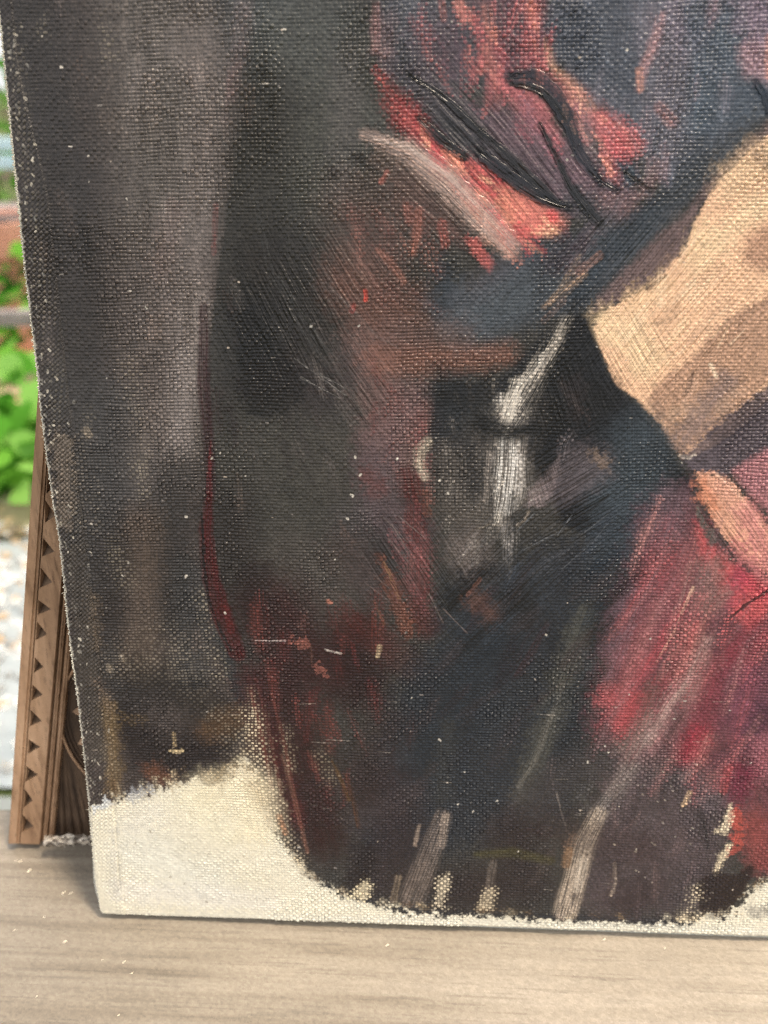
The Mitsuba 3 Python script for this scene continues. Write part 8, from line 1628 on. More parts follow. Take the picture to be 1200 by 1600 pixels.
(0,173,165,149,.66,.2,.24,0,0,0,0,.25,1,[118,2008,4,116,1991,4]),
(0,194,186,171,.71,.2,.24,0,0,0,0,.25,1,[46,4904,5,45,4895,5]),
(0,129,125,117,.65,.2,.24,0,0,0,0,.25,1,[60,5689,5,61,5681,5]),
(0,195,187,172,.86,.2,.24,0,0,0,0,.25,1,[123,1018,5,120,1017,5]),
(0,195,187,172,.55,.2,.24,0,0,0,0,.25,1,[77,2147,5,72,2131,5]),
(0,130,126,118,.88,.2,.24,0,0,0,0,.25,1,[45,4266,4,42,4260,4]),
(0,195,187,172,.56,.2,.24,0,0,0,0,.25,1,[70,2001,4,75,1998,4]),
(0,172,164,148,.75,.2,.24,0,0,0,0,.25,1,[98,4765,7,95,4763,7]),
(0,131,127,119,.46,.2,.24,0,0,0,0,.25,1,[71,2569,6,71,2565,6]),
(0,129,125,117,.69,.2,.24,0,0,0,0,.25,1,[68,5210,7,76,5197,7]),
(0,195,187,172,.64,.2,.24,0,0,0,0,.25,1,[78,1586,4,82,1568,4]),
(0,194,187,172,.78,.2,.24,0,0,0,0,.25,1,[38,3730,4,45,3719,4]),
(0,195,187,172,.78,.2,.24,0,0,0,0,.25,1,[30,2063,5,25,2053,5]),
(0,130,127,119,.52,.2,.24,0,0,0,0,.25,1,[100,3068,4,106,3058,4]),
(0,173,165,150,.81,.2,.24,0,0,0,0,.25,1,[47,1079,7,51,1070,7]),
(0,130,126,118,.75,.2,.24,0,0,0,0,.25,1,[14,3855,4,12,3853,4]),
(0,172,164,149,.86,.2,.24,0,0,0,0,.25,1,[44,4044,5,43,4034,5]),
(0,131,127,119,.63,.2,.24,0,0,0,0,.25,1,[94,1502,5,102,1500,5]),
(0,130,126,118,.8,.2,.24,0,0,0,0,.25,1,[22,3682,6,29,3667,6]),
(0,194,187,172,.67,.2,.24,0,0,0,0,.25,1,[31,2901,5,36,2894,5]),
(0,172,165,149,.89,.2,.24,0,0,0,0,.25,1,[80,2189,4,92,2182,4]),
(0,130,126,118,.54,.2,.24,0,0,0,0,.25,1,[4,4475,4,6,4472,4]),
(0,171,164,148,.77,.2,.24,0,0,0,0,.25,1,[51,5348,6,55,5341,6]),
(0,172,164,149,.44,.2,.24,0,0,0,0,.25,1,[98,3549,7,94,3544,7]),
(0,173,165,150,.86,.2,.24,0,0,0,0,.25,1,[103,1292,4,98,1273,4]),
(0,195,187,172,.45,.2,.24,0,0,0,0,.25,1,[43,1792,4,42,1779,4]),
(0,131,127,119,.75,.2,.24,0,0,0,0,.25,1,[80,2100,6,87,2085,6]),
(0,171,164,148,.63,.2,.24,0,0,0,0,.25,1,[37,5243,6,44,5233,6]),
(0,195,187,172,.58,.2,.24,0,0,0,0,.25,1,[125,1153,7,125,1133,7]),
(0,194,186,171,.53,.2,.24,0,0,0,0,.25,1,[80,5579,6,85,5575,6]),
(0,131,127,119,.45,.2,.24,0,0,0,0,.25,1,[35,1319,5,48,1312,5]),
(0,171,164,148,.66,.2,.24,0,0,0,0,.25,1,[33,5103,7,43,5099,7]),
(0,173,165,150,.64,.2,.24,0,0,0,0,.25,1,[219,1518,5,215,1499,5]),
(0,130,126,118,.89,.2,.24,0,0,0,0,.25,1,[18,3866,7,28,3861,7]),
(0,129,125,117,.73,.2,.24,0,0,0,0,.25,1,[79,5171,6,76,5160,6]),
(0,195,187,172,.72,.2,.24,0,0,0,0,.25,1,[148,2275,7,152,2267,7]),
(0,131,127,119,.62,.2,.24,0,0,0,0,.25,1,[39,2295,7,36,2292,7]),
(0,172,165,149,.76,.2,.24,0,0,0,0,.25,1,[135,2191,4,140,2184,4]),
(0,172,164,149,.45,.2,.24,0,0,0,0,.25,1,[48,3605,6,48,3603,6]),
(0,130,126,118,.43,.2,.24,0,0,0,0,.25,1,[73,3718,6,77,3711,6]),
(0,194,187,172,.86,.2,.24,0,0,0,0,.25,1,[91,4071,6,97,4062,6]),
(0,194,187,172,.49,.2,.24,0,0,0,0,.25,1,[72,3785,6,78,3780,6]),
(0,194,186,171,.66,.2,.24,0,0,0,0,.25,1,[3,4405,4,4,4405,4]),
(0,131,127,119,.89,.2,.24,0,0,0,0,.25,1,[59,1858,4,67,1843,4]),
(0,194,187,172,.76,.2,.24,0,0,0,0,.25,1,[65,3611,7,73,3609,7]),
(0,194,186,171,.78,.2,.24,0,0,0,0,.25,1,[31,5110,4,33,5098,4]),
(0,172,165,149,.84,.2,.24,0,0,0,0,.25,1,[60,2860,4,62,2853,4]),
(0,130,126,118,.53,.2,.24,0,0,0,0,.25,1,[41,4315,7,42,4305,7]),
(0,172,164,148,.7,.2,.24,0,0,0,0,.25,1,[28,4441,5,28,4432,5]),
(0,195,187,172,.68,.2,.24,0,0,0,0,.25,1,[42,1572,4,49,1555,4]),
(0,130,126,118,.87,.2,.24,0,0,0,0,.25,1,[9,3631,4,15,3621,4]),
(0,129,125,117,.54,.2,.24,0,0,0,0,.25,1,[55,5415,6,58,5404,6]),
(0,194,187,171,.84,.2,.24,0,0,0,0,.25,1,[47,4325,4,45,4315,4]),
(0,172,164,149,.8,.2,.24,0,0,0,0,.25,1,[34,3793,5,36,3792,5]),
(0,194,187,171,.8,.2,.24,0,0,0,0,.25,1,[17,4195,4,15,4186,4]),
(0,129,125,117,.83,.2,.24,0,0,0,0,.25,1,[45,5684,6,50,5677,6]),
(0,171,163,148,.61,.2,.24,0,0,0,0,.25,1,[70,5380,5,70,5377,5]),
(0,130,126,118,.57,.2,.24,0,0,0,0,.25,1,[29,3557,6,33,3547,6]),
(0,129,125,117,.83,.2,.24,0,0,0,0,.25,1,[61,5302,6,64,5293,6]),
(0,130,126,118,.57,.2,.24,0,0,0,0,.25,1,[210,3759,7,210,3749,7]),
(0,195,187,172,.76,.2,.24,0,0,0,0,.25,1,[94,2188,7,91,2179,7]),
(0,171,164,148,.64,.2,.24,0,0,0,0,.25,1,[59,4988,6,64,4984,6]),
(0,129,125,117,.67,.2,.24,0,0,0,0,.25,1,[82,5717,5,80,5706,5]),
(0,129,125,117,.61,.2,.24,0,0,0,0,.25,1,[86,5737,6,84,5725,6]),
(0,130,126,118,.59,.2,.24,0,0,0,0,.25,1,[77,3881,5,85,3878,5]),
(0,194,187,172,.62,.2,.24,0,0,0,0,.25,1,[39,3197,5,42,3182,5]),
(0,195,187,172,.83,.2,.24,0,0,0,0,.25,1,[117,1263,5,126,1245,5]),
(0,131,127,119,.71,.2,.24,0,0,0,0,.25,1,[197,2706,7,196,2691,7]),
(0,130,126,118,.84,.2,.24,0,0,0,0,.25,1,[109,4227,4,108,4223,4]),
(0,173,165,150,.4,.2,.24,0,0,0,0,.25,1,[44,1257,6,50,1244,6]),
(0,131,127,119,.52,.2,.24,0,0,0,0,.25,1,[47,2043,6,43,2029,6]),
(0,131,127,119,.75,.2,.24,0,0,0,0,.25,1,[80,2387,4,79,2386,4]),
(0,194,187,172,.4,.2,.24,0,0,0,0,.25,1,[20,4095,5,17,4094,5]),
(0,171,163,148,.71,.2,.24,0,0,0,0,.25,1,[54,5491,6,49,5483,6]),
(0,129,125,117,.42,.2,.24,0,0,0,0,.25,1,[12,5379,6,8,5370,6]),
(0,172,165,149,.45,.2,.24,0,0,0,0,.25,1,[68,2834,5,66,2819,5]),
(0,130,126,118,.53,.2,.24,0,0,0,0,.25,1,[44,4588,4,54,4576,4]),
(0,172,164,149,.86,.2,.24,0,0,0,0,.25,1,[14,3971,5,13,3970,5]),
(0,129,126,118,.64,.2,.24,0,0,0,0,.25,1,[92,4822,6,94,4808,6]),
(0,195,187,172,.53,.2,.24,0,0,0,0,.25,1,[83,1276,6,83,1275,6]),
(0,131,127,119,.51,.2,.24,0,0,0,0,.25,1,[98,2184,4,107,2173,4]),
(0,173,165,150,.61,.2,.24,0,0,0,0,.25,1,[138,1491,7,145,1479,7]),
(0,130,126,118,.42,.2,.24,0,0,0,0,.25,1,[16,3888,7,25,3885,7]),
(0,129,125,117,.46,.2,.24,0,0,0,0,.25,1,[60,5512,4,58,5505,4]),
(0,194,186,171,.63,.2,.24,0,0,0,0,.25,1,[93,4744,7,90,4742,7]),
(0,173,165,150,.69,.2,.24,0,0,0,0,.25,1,[107,1017,6,106,1010,6]),
(0,172,159,143,.54,.24,.24,0,.4,0,0,.25,1,[3972,429,5,3973,424,5]),
(0,198,187,169,.77,.24,.24,0,.4,0,0,.25,1,[4204,873,6,4211,868,6]),
(0,172,159,143,.56,.24,.24,0,.4,0,0,.25,1,[3836,671,5,3845,666,5]),
(0,198,187,169,.56,.24,.24,0,.4,0,0,.25,1,[4034,1190,5,4040,1185,5]),
(0,152,142,132,.6,.24,.24,0,.4,0,0,.25,1,[4431,894,5,4433,889,5]),
(0,152,142,132,.85,.24,.24,0,.4,0,0,.25,1,[3754,1236,3,3760,1231,3]),
(0,198,187,169,.76,.24,.24,0,.4,0,0,.25,1,[3844,691,6,3845,685,6]),
(0,152,142,132,.52,.24,.24,0,.4,0,0,.25,1,[3714,909,4,3715,904,4]),
(0,198,187,169,.46,.24,.24,0,.4,0,0,.25,1,[3944,747,4,3950,742,4]),
(0,198,187,169,.83,.24,.24,0,.4,0,0,.25,1,[4434,531,4,4437,526,4]),
(0,152,142,132,.64,.24,.24,0,.4,0,0,.25,1,[4005,909,6,4008,904,6]),
(0,152,142,132,.4,.24,.24,0,.4,0,0,.25,1,[3831,896,3,3832,891,3]),
(0,152,142,132,.44,.24,.24,0,.4,0,0,.25,1,[4044,1165,7,4048,1160,7]),
(0,198,187,169,.67,.24,.24,0,.4,0,0,.25,1,[4116,1010,4,4118,1005,4]),
(0,172,159,143,.83,.24,.24,0,.4,0,0,.25,1,[3693,723,6,3698,718,6]),
(0,172,159,143,.6,.24,.24,0,.4,0,0,.25,1,[4372,539,5,4373,534,5]),
(0,172,159,143,.76,.24,.24,0,.4,0,0,.25,1,[3852,1122,5,3857,1117,5]),
(0,198,187,169,.46,.24,.24,0,.4,0,0,.25,1,[3971,1301,6,3976,1296,6]),
(0,198,187,169,.65,.24,.24,0,.4,0,0,.25,1,[3875,512,3,3876,506,3]),
(0,152,142,132,.68,.24,.24,0,.4,0,0,.25,1,[3918,465,5,3923,460,5]),
(0,198,187,169,.77,.24,.24,0,.4,0,0,.25,1,[4002,1083,5,4010,1079,5]),
(0,198,187,169,.61,.24,.24,0,.4,0,0,.25,1,[3679,1002,4,3681,997,4]),
(0,172,159,143,.41,.24,.24,0,.4,0,0,.25,1,[4189,693,4,4194,688,4]),
(0,198,187,169,.49,.24,.24,0,.4,0,0,.25,1,[3852,520,6,3858,515,6]),
(0,152,142,132,.66,.24,.24,0,.4,0,0,.25,1,[3710,1096,3,3711,1091,3]),
(0,152,142,132,.43,.24,.24,0,.4,0,0,.25,1,[4388,365,6,4395,360,6]),
(0,198,187,169,.77,.24,.24,0,.4,0,0,.25,1,[4171,1081,6,4171,1077,6]),
(0,172,159,143,.74,.24,.24,0,.4,0,0,.25,1,[4201,748,6,4204,743,6]),
(0,152,142,132,.63,.24,.24,0,.4,0,0,.25,1,[3954,1071,4,3963,1066,4]),
(0,172,159,143,.52,.24,.24,0,.4,0,0,.25,1,[3966,730,6,3971,725,6]),
(0,198,187,169,.74,.24,.24,0,.4,0,0,.25,1,[3701,1027,4,3705,1022,4]),
(0,152,142,132,.42,.24,.24,0,.4,0,0,.25,1,[4245,1113,4,4248,1108,4]),
(0,172,159,143,.59,.24,.24,0,.4,0,0,.25,1,[4358,1147,6,4363,1142,6]),
(0,198,187,169,.68,.24,.24,0,.4,0,0,.25,1,[4374,677,4,4382,672,4]),
(0,201,194,181,.8,.24,.2,0,0,0,0,0,1,[1940,3414,7,1938,3420,7]),
(0,201,194,181,.8,.24,.2,0,0,0,0,0,1,[1966,3302,6,1972,3309,6]),
(0,201,194,181,.8,.24,.2,0,0,0,0,0,1,[1917,3180,6,1909,3182,6]),
(0,201,194,181,.8,.24,.2,0,0,0,0,0,1,[1920,3168,5,1924,3173,5]),
(0,201,194,181,.8,.24,.2,0,0,0,0,0,1,[1882,3027,7,1889,3026,7]),
(0,201,194,181,.8,.24,.2,0,0,0,0,0,1,[2195,3404,5,2199,3410,5]),
(0,202,194,181,.8,.24,.2,0,0,0,0,0,1,[1800,2757,4,1804,2759,4]),
(0,201,194,181,.8,.24,.2,0,0,0,0,0,1,[2463,3277,7,2458,3271,7]),
(0,201,194,181,.8,.24,.2,0,0,0,0,0,1,[2512,3189,5,2511,3197,5]),
(0,202,194,181,.8,.24,.2,0,0,0,0,0,1,[2618,2801,4,2612,2800,4]),
(0,202,195,182,.8,.24,.2,0,0,0,0,0,1,[2288,1797,4,2295,1803,4]),
(0,202,195,182,.8,.24,.2,0,0,0,0,0,1,[2487,1490,6,2479,1498,6]),
(0,202,195,182,.8,.24,.2,0,0,0,0,0,1,[2655,1257,6,2653,1259,6]),
(0,202,195,182,.8,.24,.2,0,0,0,0,0,1,[2616,1008,7,2611,1005,7]),
(0,202,195,182,.8,.24,.2,0,0,0,0,0,1,[2718,951,5,2720,958,5]),
(0,202,195,182,.8,.24,.2,0,0,0,0,0,1,[2873,1036,6,2882,1044,6]),
(0,202,195,182,.8,.24,.2,0,0,0,0,0,1,[3040,646,4,3036,643,4]),
(0,202,195,182,.8,.24,.2,0,0,0,0,0,1,[3602,1435,7,3605,1433,7]),
(0,202,195,182,.8,.24,.2,0,0,0,0,0,1,[3578,1482,5,3579,1483,5]),
(0,202,195,182,.8,.24,.2,0,0,0,0,0,1,[3473,1350,7,3473,1359,7]),
(0,202,194,182,.8,.24,.2,0,0,0,0,0,1,[4365,1760,5,4360,1761,5]),
(0,202,195,182,.8,.24,.2,0,0,0,0,0,1,[4536,1386,4,4530,1380,4]),
(0,202,195,182,.8,.24,.2,0,0,0,0,0,1,[4011,1691,6,4016,1691,6]),
(0,202,194,181,.8,.24,.2,0,0,0,0,0,1,[1074,2380,7,1073,2385,7]),
(0,201,194,181,.8,.24,.2,0,0,0,0,0,1,[1105,3442,5,1103,3436,5]),
(0,201,194,181,.8,.24,.2,0,0,0,0,0,1,[1051,3410,5,1045,3404,5]),
(0,202,194,181,.8,.24,.2,0,0,0,0,0,1,[837,2637,8,831,2629,8]),
(0,202,194,181,.8,.24,.2,0,0,0,0,0,1,[418,2626,4,410,2634,4]),
(0,202,194,181,.8,.24,.2,0,0,0,0,0,1,[460,2723,5,461,2715,5]),
(0,202,194,181,.8,.24,.2,0,0,0,0,0,1,[248,2974,6,243,2981,6]),
(0,202,194,181,.8,.24,.2,0,0,0,0,0,1,[864,3030,6,857,3031,6]),
(0,202,194,182,.8,.24,.2,0,0,0,0,0,1,[354,2066,4,352,2059,4]),
(0,201,194,181,.8,.24,.2,0,0,0,0,0,1,[705,4313,6,709,4308,6]),
(0,201,193,180,.8,.24,.2,0,0,0,0,0,1,[444,5148,4,439,5147,4]),
(0,201,193,180,.8,.24,.2,0,0,0,0,0,1,[642,4911,4,638,4918,4]),
(0,201,193,180,.8,.24,.2,0,0,0,0,0,1,[242,5756,4,243,5758,4]),
(0,201,193,180,.8,.24,.2,0,0,0,0,0,1,[330,5603,7,337,5602,7]),
(0,201,194,181,.8,.24,.2,0,0,0,0,0,1,[1685,4198,6,1691,4198,6]),
(0,201,194,181,.8,.24,.2,0,0,0,0,0,1,[1969,4197,6,1976,4204,6]),
(0,200,193,180,.8,.24,.2,0,0,0,0,0,1,[3425,5624,6,3423,5622,6]),
(0,200,193,180,.8,.24,.2,0,0,0,0,0,1,[3137,5086,6,3136,5086,6]),
(0,202,194,181,.8,.24,.2,0,0,0,0,0,1,[3818,2256,5,3816,2249,5]),
(0,202,194,181,.8,.24,.2,0,0,0,0,0,1,[3154,2266,7,3157,2264,7]),
(0,202,194,182,.8,.24,.2,0,0,0,0,0,1,[3710,1859,5,3712,1856,5]),
(0,194,186,175,.68,.18,.1,0,0,0,0,0,1,[427,5007,3,431,5010,3]),
(0,194,187,175,.4,.18,.1,0,0,0,0,0,1,[2432,3537,5,2436,3538,5]),
(0,182,169,153,.56,.18,.1,0,0,0,0,0,1,[4253,2902,3,4257,2900,3]),
(0,195,187,176,.69,.18,.1,0,0,0,0,0,1,[904,1664,3,916,1669,3]),
(0,150,142,136,.51,.18,.1,0,0,0,0,0,1,[524,5405,5,541,5406,5]),
(0,182,169,153,.63,.18,.1,0,0,0,0,0,1,[1121,3289,5,1134,3288,5]),
(0,183,169,154,.43,.18,.1,0,0,0,0,0,1,[1808,867,3,1813,866,3]),
(0,182,168,153,.82,.18,.1,0,0,0,0,0,1,[1267,4454,5,1271,4452,5]),
(0,195,187,176,.59,.18,.1,0,0,0,0,0,1,[4097,797,4,4101,802,4]),
(0,182,169,153,.54,.18,.1,0,0,0,0,0,1,[1409,3028,3,1413,3029,3]),
(0,183,169,154,.55,.18,.1,0,0,0,0,0,1,[2058,690,4,2062,693,4]),
(0,151,143,138,.44,.18,.1,0,0,0,0,0,1,[713,3136,5,729,3133,5]),
(0,152,144,138,.64,.18,.1,0,0,0,0,0,1,[4605,514,3,4609,511,3]),
(0,181,167,152,.74,.18,.1,0,0,0,0,0,1,[1575,5759,5,1578,5761,5]),
(0,194,187,175,.43,.18,.1,0,0,0,0,0,1,[3538,3390,4,3541,3392,4]),
(0,194,186,175,.78,.18,.1,0,0,0,0,0,1,[332,5198,4,349,5196,4]),
(0,151,144,138,.52,.18,.1,0,0,0,0,0,1,[1717,2895,4,1721,2894,4]),
(0,151,143,137,.54,.18,.1,0,0,0,0,0,1,[1444,4017,3,1466,4019,3]),
(0,150,142,136,.44,.18,.1,0,0,0,0,0,1,[3815,4542,6,3818,4542,6]),
(0,194,187,175,.71,.18,.1,0,0,0,0,0,1,[1252,3295,3,1256,3297,3]),
(0,181,167,151,.7,.18,.1,0,0,0,0,0,1,[3171,5589,5,3178,5591,5]),
(0,150,142,136,.78,.18,.1,0,0,0,0,0,1,[568,5262,4,578,5262,4]),
(0,193,185,174,.62,.18,.1,0,0,0,0,0,1,[2489,5778,5,2492,5776,5]),
(0,183,169,154,.49,.18,.1,0,0,0,0,0,1,[24,1450,5,29,1451,5]),
(0,181,168,152,.61,.18,.1,0,0,0,0,0,1,[564,5115,3,567,5116,3]),
(0,152,144,138,.48,.18,.1,0,0,0,0,0,1,[2349,1825,6,2369,1824,6]),
(0,181,168,152,.58,.18,.1,0,0,0,0,0,1,[2554,4927,4,2557,4925,4]),
(0,183,169,154,.46,.18,.1,0,0,0,0,0,1,[94,1356,3,126,1362,3]),
(0,150,142,136,.74,.18,.1,0,0,0,0,0,1,[2527,4930,4,2530,4928,4]),
(0,194,187,175,.53,.18,.1,0,0,0,0,0,1,[3907,3395,4,3911,3391,4]),
(0,150,142,136,.62,.18,.1,0,0,0,0,0,1,[2149,5023,4,2152,5022,4]),
(0,182,168,153,.73,.18,.1,0,0,0,0,0,1,[1185,4076,6,1189,4076,6]),
(0,194,186,175,.61,.18,.1,0,0,0,0,0,1,[2866,3599,3,2870,3601,3]),
(0,194,186,175,.82,.18,.1,0,0,0,0,0,1,[605,4407,4,625,4407,4]),
(0,151,143,138,.42,.18,.1,0,0,0,0,0,1,[1532,3052,3,1541,3050,3]),
(0,183,169,154,.81,.18,.1,0,0,0,0,0,1,[-216,1219,5,-211,1221,5]),
(0,194,187,175,.63,.18,.1,0,0,0,0,0,1,[427,3895,4,431,3898,4]),
(0,150,143,137,.8,.18,.1,0,0,0,0,0,1,[3681,4120,4,3685,4121,4]),
(0,151,143,137,.56,.18,.1,0,0,0,0,0,1,[1394,3628,3,1410,3626,3]),
(0,182,169,153,.83,.18,.1,0,0,0,0,0,1,[3277,2486,3,3280,2487,3]),
(0,152,144,138,.62,.18,.1,0,0,0,0,0,1,[1752,467,4,1764,465,4]),
(0,193,186,174,.48,.18,.1,0,0,0,0,0,1,[1458,5500,6,1483,5497,6]),
(0,194,186,175,.45,.18,.1,0,0,0,0,0,1,[203,4503,4,223,4506,4]),
(0,195,187,176,.46,.18,.1,0,0,0,0,0,1,[2255,2270,5,2259,2270,5]),
(0,183,169,154,.63,.18,.1,0,0,0,0,0,1,[3441,988,5,3455,987,5]),
(0,183,169,154,.72,.18,.1,0,0,0,0,0,1,[4524,385,4,4528,390,4]),
(0,149,142,136,.47,.18,.1,0,0,0,0,0,1,[3477,5450,5,3480,5451,5]),
(0,182,169,153,.82,.18,.1,0,0,0,0,0,1,[4257,2790,4,4261,2789,4]),
(0,149,142,136,.52,.18,.1,0,0,0,0,0,1,[2524,5768,4,2541,5765,4]),
(0,181,168,152,.63,.18,.1,0,0,0,0,0,1,[2460,4568,4,2464,4567,4]),
(0,194,186,175,.72,.18,.1,0,0,0,0,0,1,[3360,4078,4,3364,4076,4]),
(0,150,142,136,.65,.18,.1,0,0,0,0,0,1,[1546,5484,3,1550,5485,3]),
(0,181,167,152,.6,.18,.1,0,0,0,0,0,1,[1427,5584,4,1431,5587,4]),
(0,194,186,175,.43,.18,.1,0,0,0,0,0,1,[3584,3662,3,3595,3661,3]),
(0,195,187,176,.42,.18,.1,0,0,0,0,0,1,[283,2407,4,287,2407,4]),
(0,193,186,174,.68,.18,.1,0,0,0,0,0,1,[3160,5110,3,3169,5108,3]),
(0,150,142,137,.64,.18,.1,0,0,0,0,0,1,[1229,4944,4,1233,4943,4]),
(0,195,187,176,.47,.18,.1,0,0,0,0,0,1,[1787,2113,4,1804,2117,4]),
(0,183,169,154,.67,.18,.1,0,0,0,0,0,1,[3373,1909,4,3377,1912,4]),
(0,182,168,153,.76,.18,.1,0,0,0,0,0,1,[3534,3997,4,3538,4000,4]),
(0,195,187,176,.69,.18,.1,0,0,0,0,0,1,[1499,627,5,1508,627,5]),
(0,194,187,175,.66,.18,.1,0,0,0,0,0,1,[3021,3154,4,3024,3153,4]),
(0,181,168,152,.78,.18,.1,0,0,0,0,0,1,[848,5583,4,852,5582,4]),
(0,194,187,176,.43,.18,.1,0,0,0,0,0,1,[20,3001,3,24,2999,3]),
(0,149,142,136,.43,.18,.1,0,0,0,0,0,1,[3827,5237,5,3830,5239,5]),
(0,193,186,175,.57,.18,.1,0,0,0,0,0,1,[796,5382,4,800,5383,4]),
(0,151,143,137,.62,.18,.1,0,0,0,0,0,1,[3965,3030,3,3968,3033,3]),
(0,181,168,152,.47,.18,.1,0,0,0,0,0,1,[2463,5092,4,2467,5089,4]),
(0,193,186,174,.73,.18,.1,0,0,0,0,0,1,[1583,5763,5,1594,5761,5]),
(0,183,169,154,.64,.18,.1,0,0,0,0,0,1,[3094,1958,5,3098,1956,5]),
(0,152,144,138,.42,.18,.1,0,0,0,0,0,1,[1896,269,3,1910,274,3]),
(0,181,167,152,.81,.18,.1,0,0,0,0,0,1,[3551,4986,3,3555,4985,3]),
(0,195,187,176,.74,.18,.1,0,0,0,0,0,1,[4065,1822,5,4075,1821,5]),
(0,152,144,138,.42,.18,.1,0,0,0,0,0,1,[3221,688,3,3225,691,3]),
(0,195,187,176,.73,.18,.1,0,0,0,0,0,1,[-139,2514,3,-135,2516,3]),
(0,151,143,137,.61,.18,.1,0,0,0,0,0,1,[3063,3217,3,3083,3216,3]),
(0,173,163,151,.45,.16,.12,0,.6,.3,0,.25,1,[1533,1738,3,1647,1744,3]),
(0,173,163,151,.45,.16,.12,0,.6,.3,0,.25,1,[1050,1648,3,1138,1652,3]),
(0,173,163,151,.45,.16,.12,0,.6,.3,0,.25,1,[2346,1708,3,2385,1712,3]),
(0,173,163,151,.45,.16,.12,0,.6,.3,0,.25,1,[1919,288,3,2031,294,3]),
(0,173,163,151,.45,.16,.12,0,.6,.3,0,.25,1,[2503,1178,3,2567,1173,3]),
(0,173,163,151,.45,.16,.12,0,.6,.3,0,.25,1,[2061,1398,3,2151,1390,3]),
(0,173,163,151,.45,.16,.12,0,.6,.3,0,.25,1,[4159,1366,3,4219,1360,3]),
(0,173,163,151,.45,.16,.12,0,.6,.3,0,.25,1,[3983,1392,3,4136,1388,3]),
(0,173,163,151,.45,.16,.12,0,.6,.3,0,.25,1,[3716,1196,3,3861,1196,3]),
(0,173,163,151,.45,.16,.12,0,.6,.3,0,.25,1,[3414,948,3,3451,950,3]),
(0,173,163,151,.45,.16,.12,0,.6,.3,0,.25,1,[3648,405,3,3720,398,3]),
(0,173,163,151,.45,.16,.12,0,.6,.3,0,.25,1,[3665,1189,3,3703,1181,3]),
(0,172,163,151,.45,.16,.12,0,.6,.3,0,.25,1,[4250,1820,3,4338,1822,3]),
(0,173,163,151,.45,.16,.12,0,.6,.3,0,.25,1,[3123,1703,3,3237,1698,3]),
(0,173,163,151,.45,.16,.12,0,.6,.3,0,.25,1,[1620,1455,3,1754,1451,3]),
(0,172,163,151,.45,.16,.12,0,.6,.3,0,.25,1,[2129,1771,3,2212,1772,3]),
(0,173,163,151,.45,.16,.12,0,.6,.3,0,.25,1,[1603,970,3,1643,965,3]),
(0,173,163,151,.45,.16,.12,0,.6,.3,0,.25,1,[4335,1273,3,4456,1275,3]),
(0,173,163,151,.45,.16,.12,0,.6,.3,0,.25,1,[1708,1477,3,1877,1472,3]),
(0,173,163,151,.45,.16,.12,0,.6,.3,0,.25,1,[3435,962,3,3478,962,3]),
(0,173,163,151,.45,.16,.12,0,.6,.3,0,.25,1,[3231,343,3,3294,337,3]),
(0,173,163,151,.45,.16,.12,0,.6,.3,0,.25,1,[4146,1528,3,4253,1531,3]),
(0,173,163,151,.45,.16,.12,0,.6,.3,0,.25,1,[4249,426,3,4293,423,3]),
(0,173,163,151,.45,.16,.12,0,.6,.3,0,.25,1,[1673,945,3,1736,949,3]),
(0,173,163,151,.45,.16,.12,0,.6,.3,0,.25,1,[3260,1218,3,3344,1221,3]),
(0,172,163,151,.45,.16,.12,0,.6,.3,0,.25,1,[3604,1767,3,3645,1767,3]),
(0,152,142,121,.6,.2,.4,0,0,0,0,.25,1,[1333,157,4,1338,152,4]),
(0,152,142,121,.6,.2,.4,0,0,0,0,.25,1,[329,614,5,324,608,5]),
(0,152,142,121,.6,.2,.4,0,0,0,0,.25,1,[1413,654,4,1405,649,4]),
(0,152,142,121,.6,.2,.4,0,0,0,0,.25,1,[821,143,6,811,137,6]),
(0,152,142,121,.6,.2,.4,0,0,0,0,.25,1,[441,716,6,443,711,6]),
(0,152,142,121,.6,.2,.4,0,0,0,0,.25,1,[1387,759,6,1378,753,6]),
(0,152,142,121,.6,.2,.4,0,0,0,0,.25,1,[661,291,4,657,285,4]),
(0,152,142,121,.6,.2,.4,0,0,0,0,.25,1,[849,543,4,843,538,4]),
(0,152,142,121,.6,.2,.4,0,0,0,0,.25,1,[1226,902,3,1222,896,3]),
(0,152,142,121,.6,.2,.4,0,0,0,0,.25,1,[1368,429,3,1377,424,3]),
(0,152,142,121,.6,.2,.4,0,0,0,0,.25,1,[559,344,5,563,339,5]),
(0,152,142,121,.6,.2,.4,0,0,0,0,.25,1,[1545,309,4,1548,304,4]),
(0,152,142,121,.6,.2,.4,0,0,0,0,.25,1,[1514,211,4,1512,206,4]),
(0,152,142,121,.6,.2,.4,0,0,0,0,.25,1,[1340,675,3,1330,670,3])]
PITCH_U, PITCH_V = 1.16, 1.03                  # linen threads, mm
LEFT = np.array([[np.float64(0.02), np.float64(0.67)], [np.float64(15.76), np.float64(-0.17)], [np.float64(31.93), np.float64(0.26)], [np.float64(47.63), np.float64(0.69)], [np.float64(67.89), np.float64(0.93)], [np.float64(85.0), np.float64(0.91)], [np.float64(101.57), np.float64(0.45)], [np.float64(119.9), np.float64(0.47)], [np.float64(144.08), np.float64(0.79)], [np.float64(154.7), np.float64(0.09)], [np.float64(167.15), np.float64(-0.15)], [np.float64(185.25), np.float64(-0.5)], [np.float64(196.96), np.float64(-0.32)], [np.float64(223.19), np.float64(-0.52)], [np.float64(248.02), np.float64(-0.32)], [np.float64(276.42), np.float64(0.13)], [np.float64(289.96), np.float64(0.43)]])    # uneven left edge of the cloth (v, u)
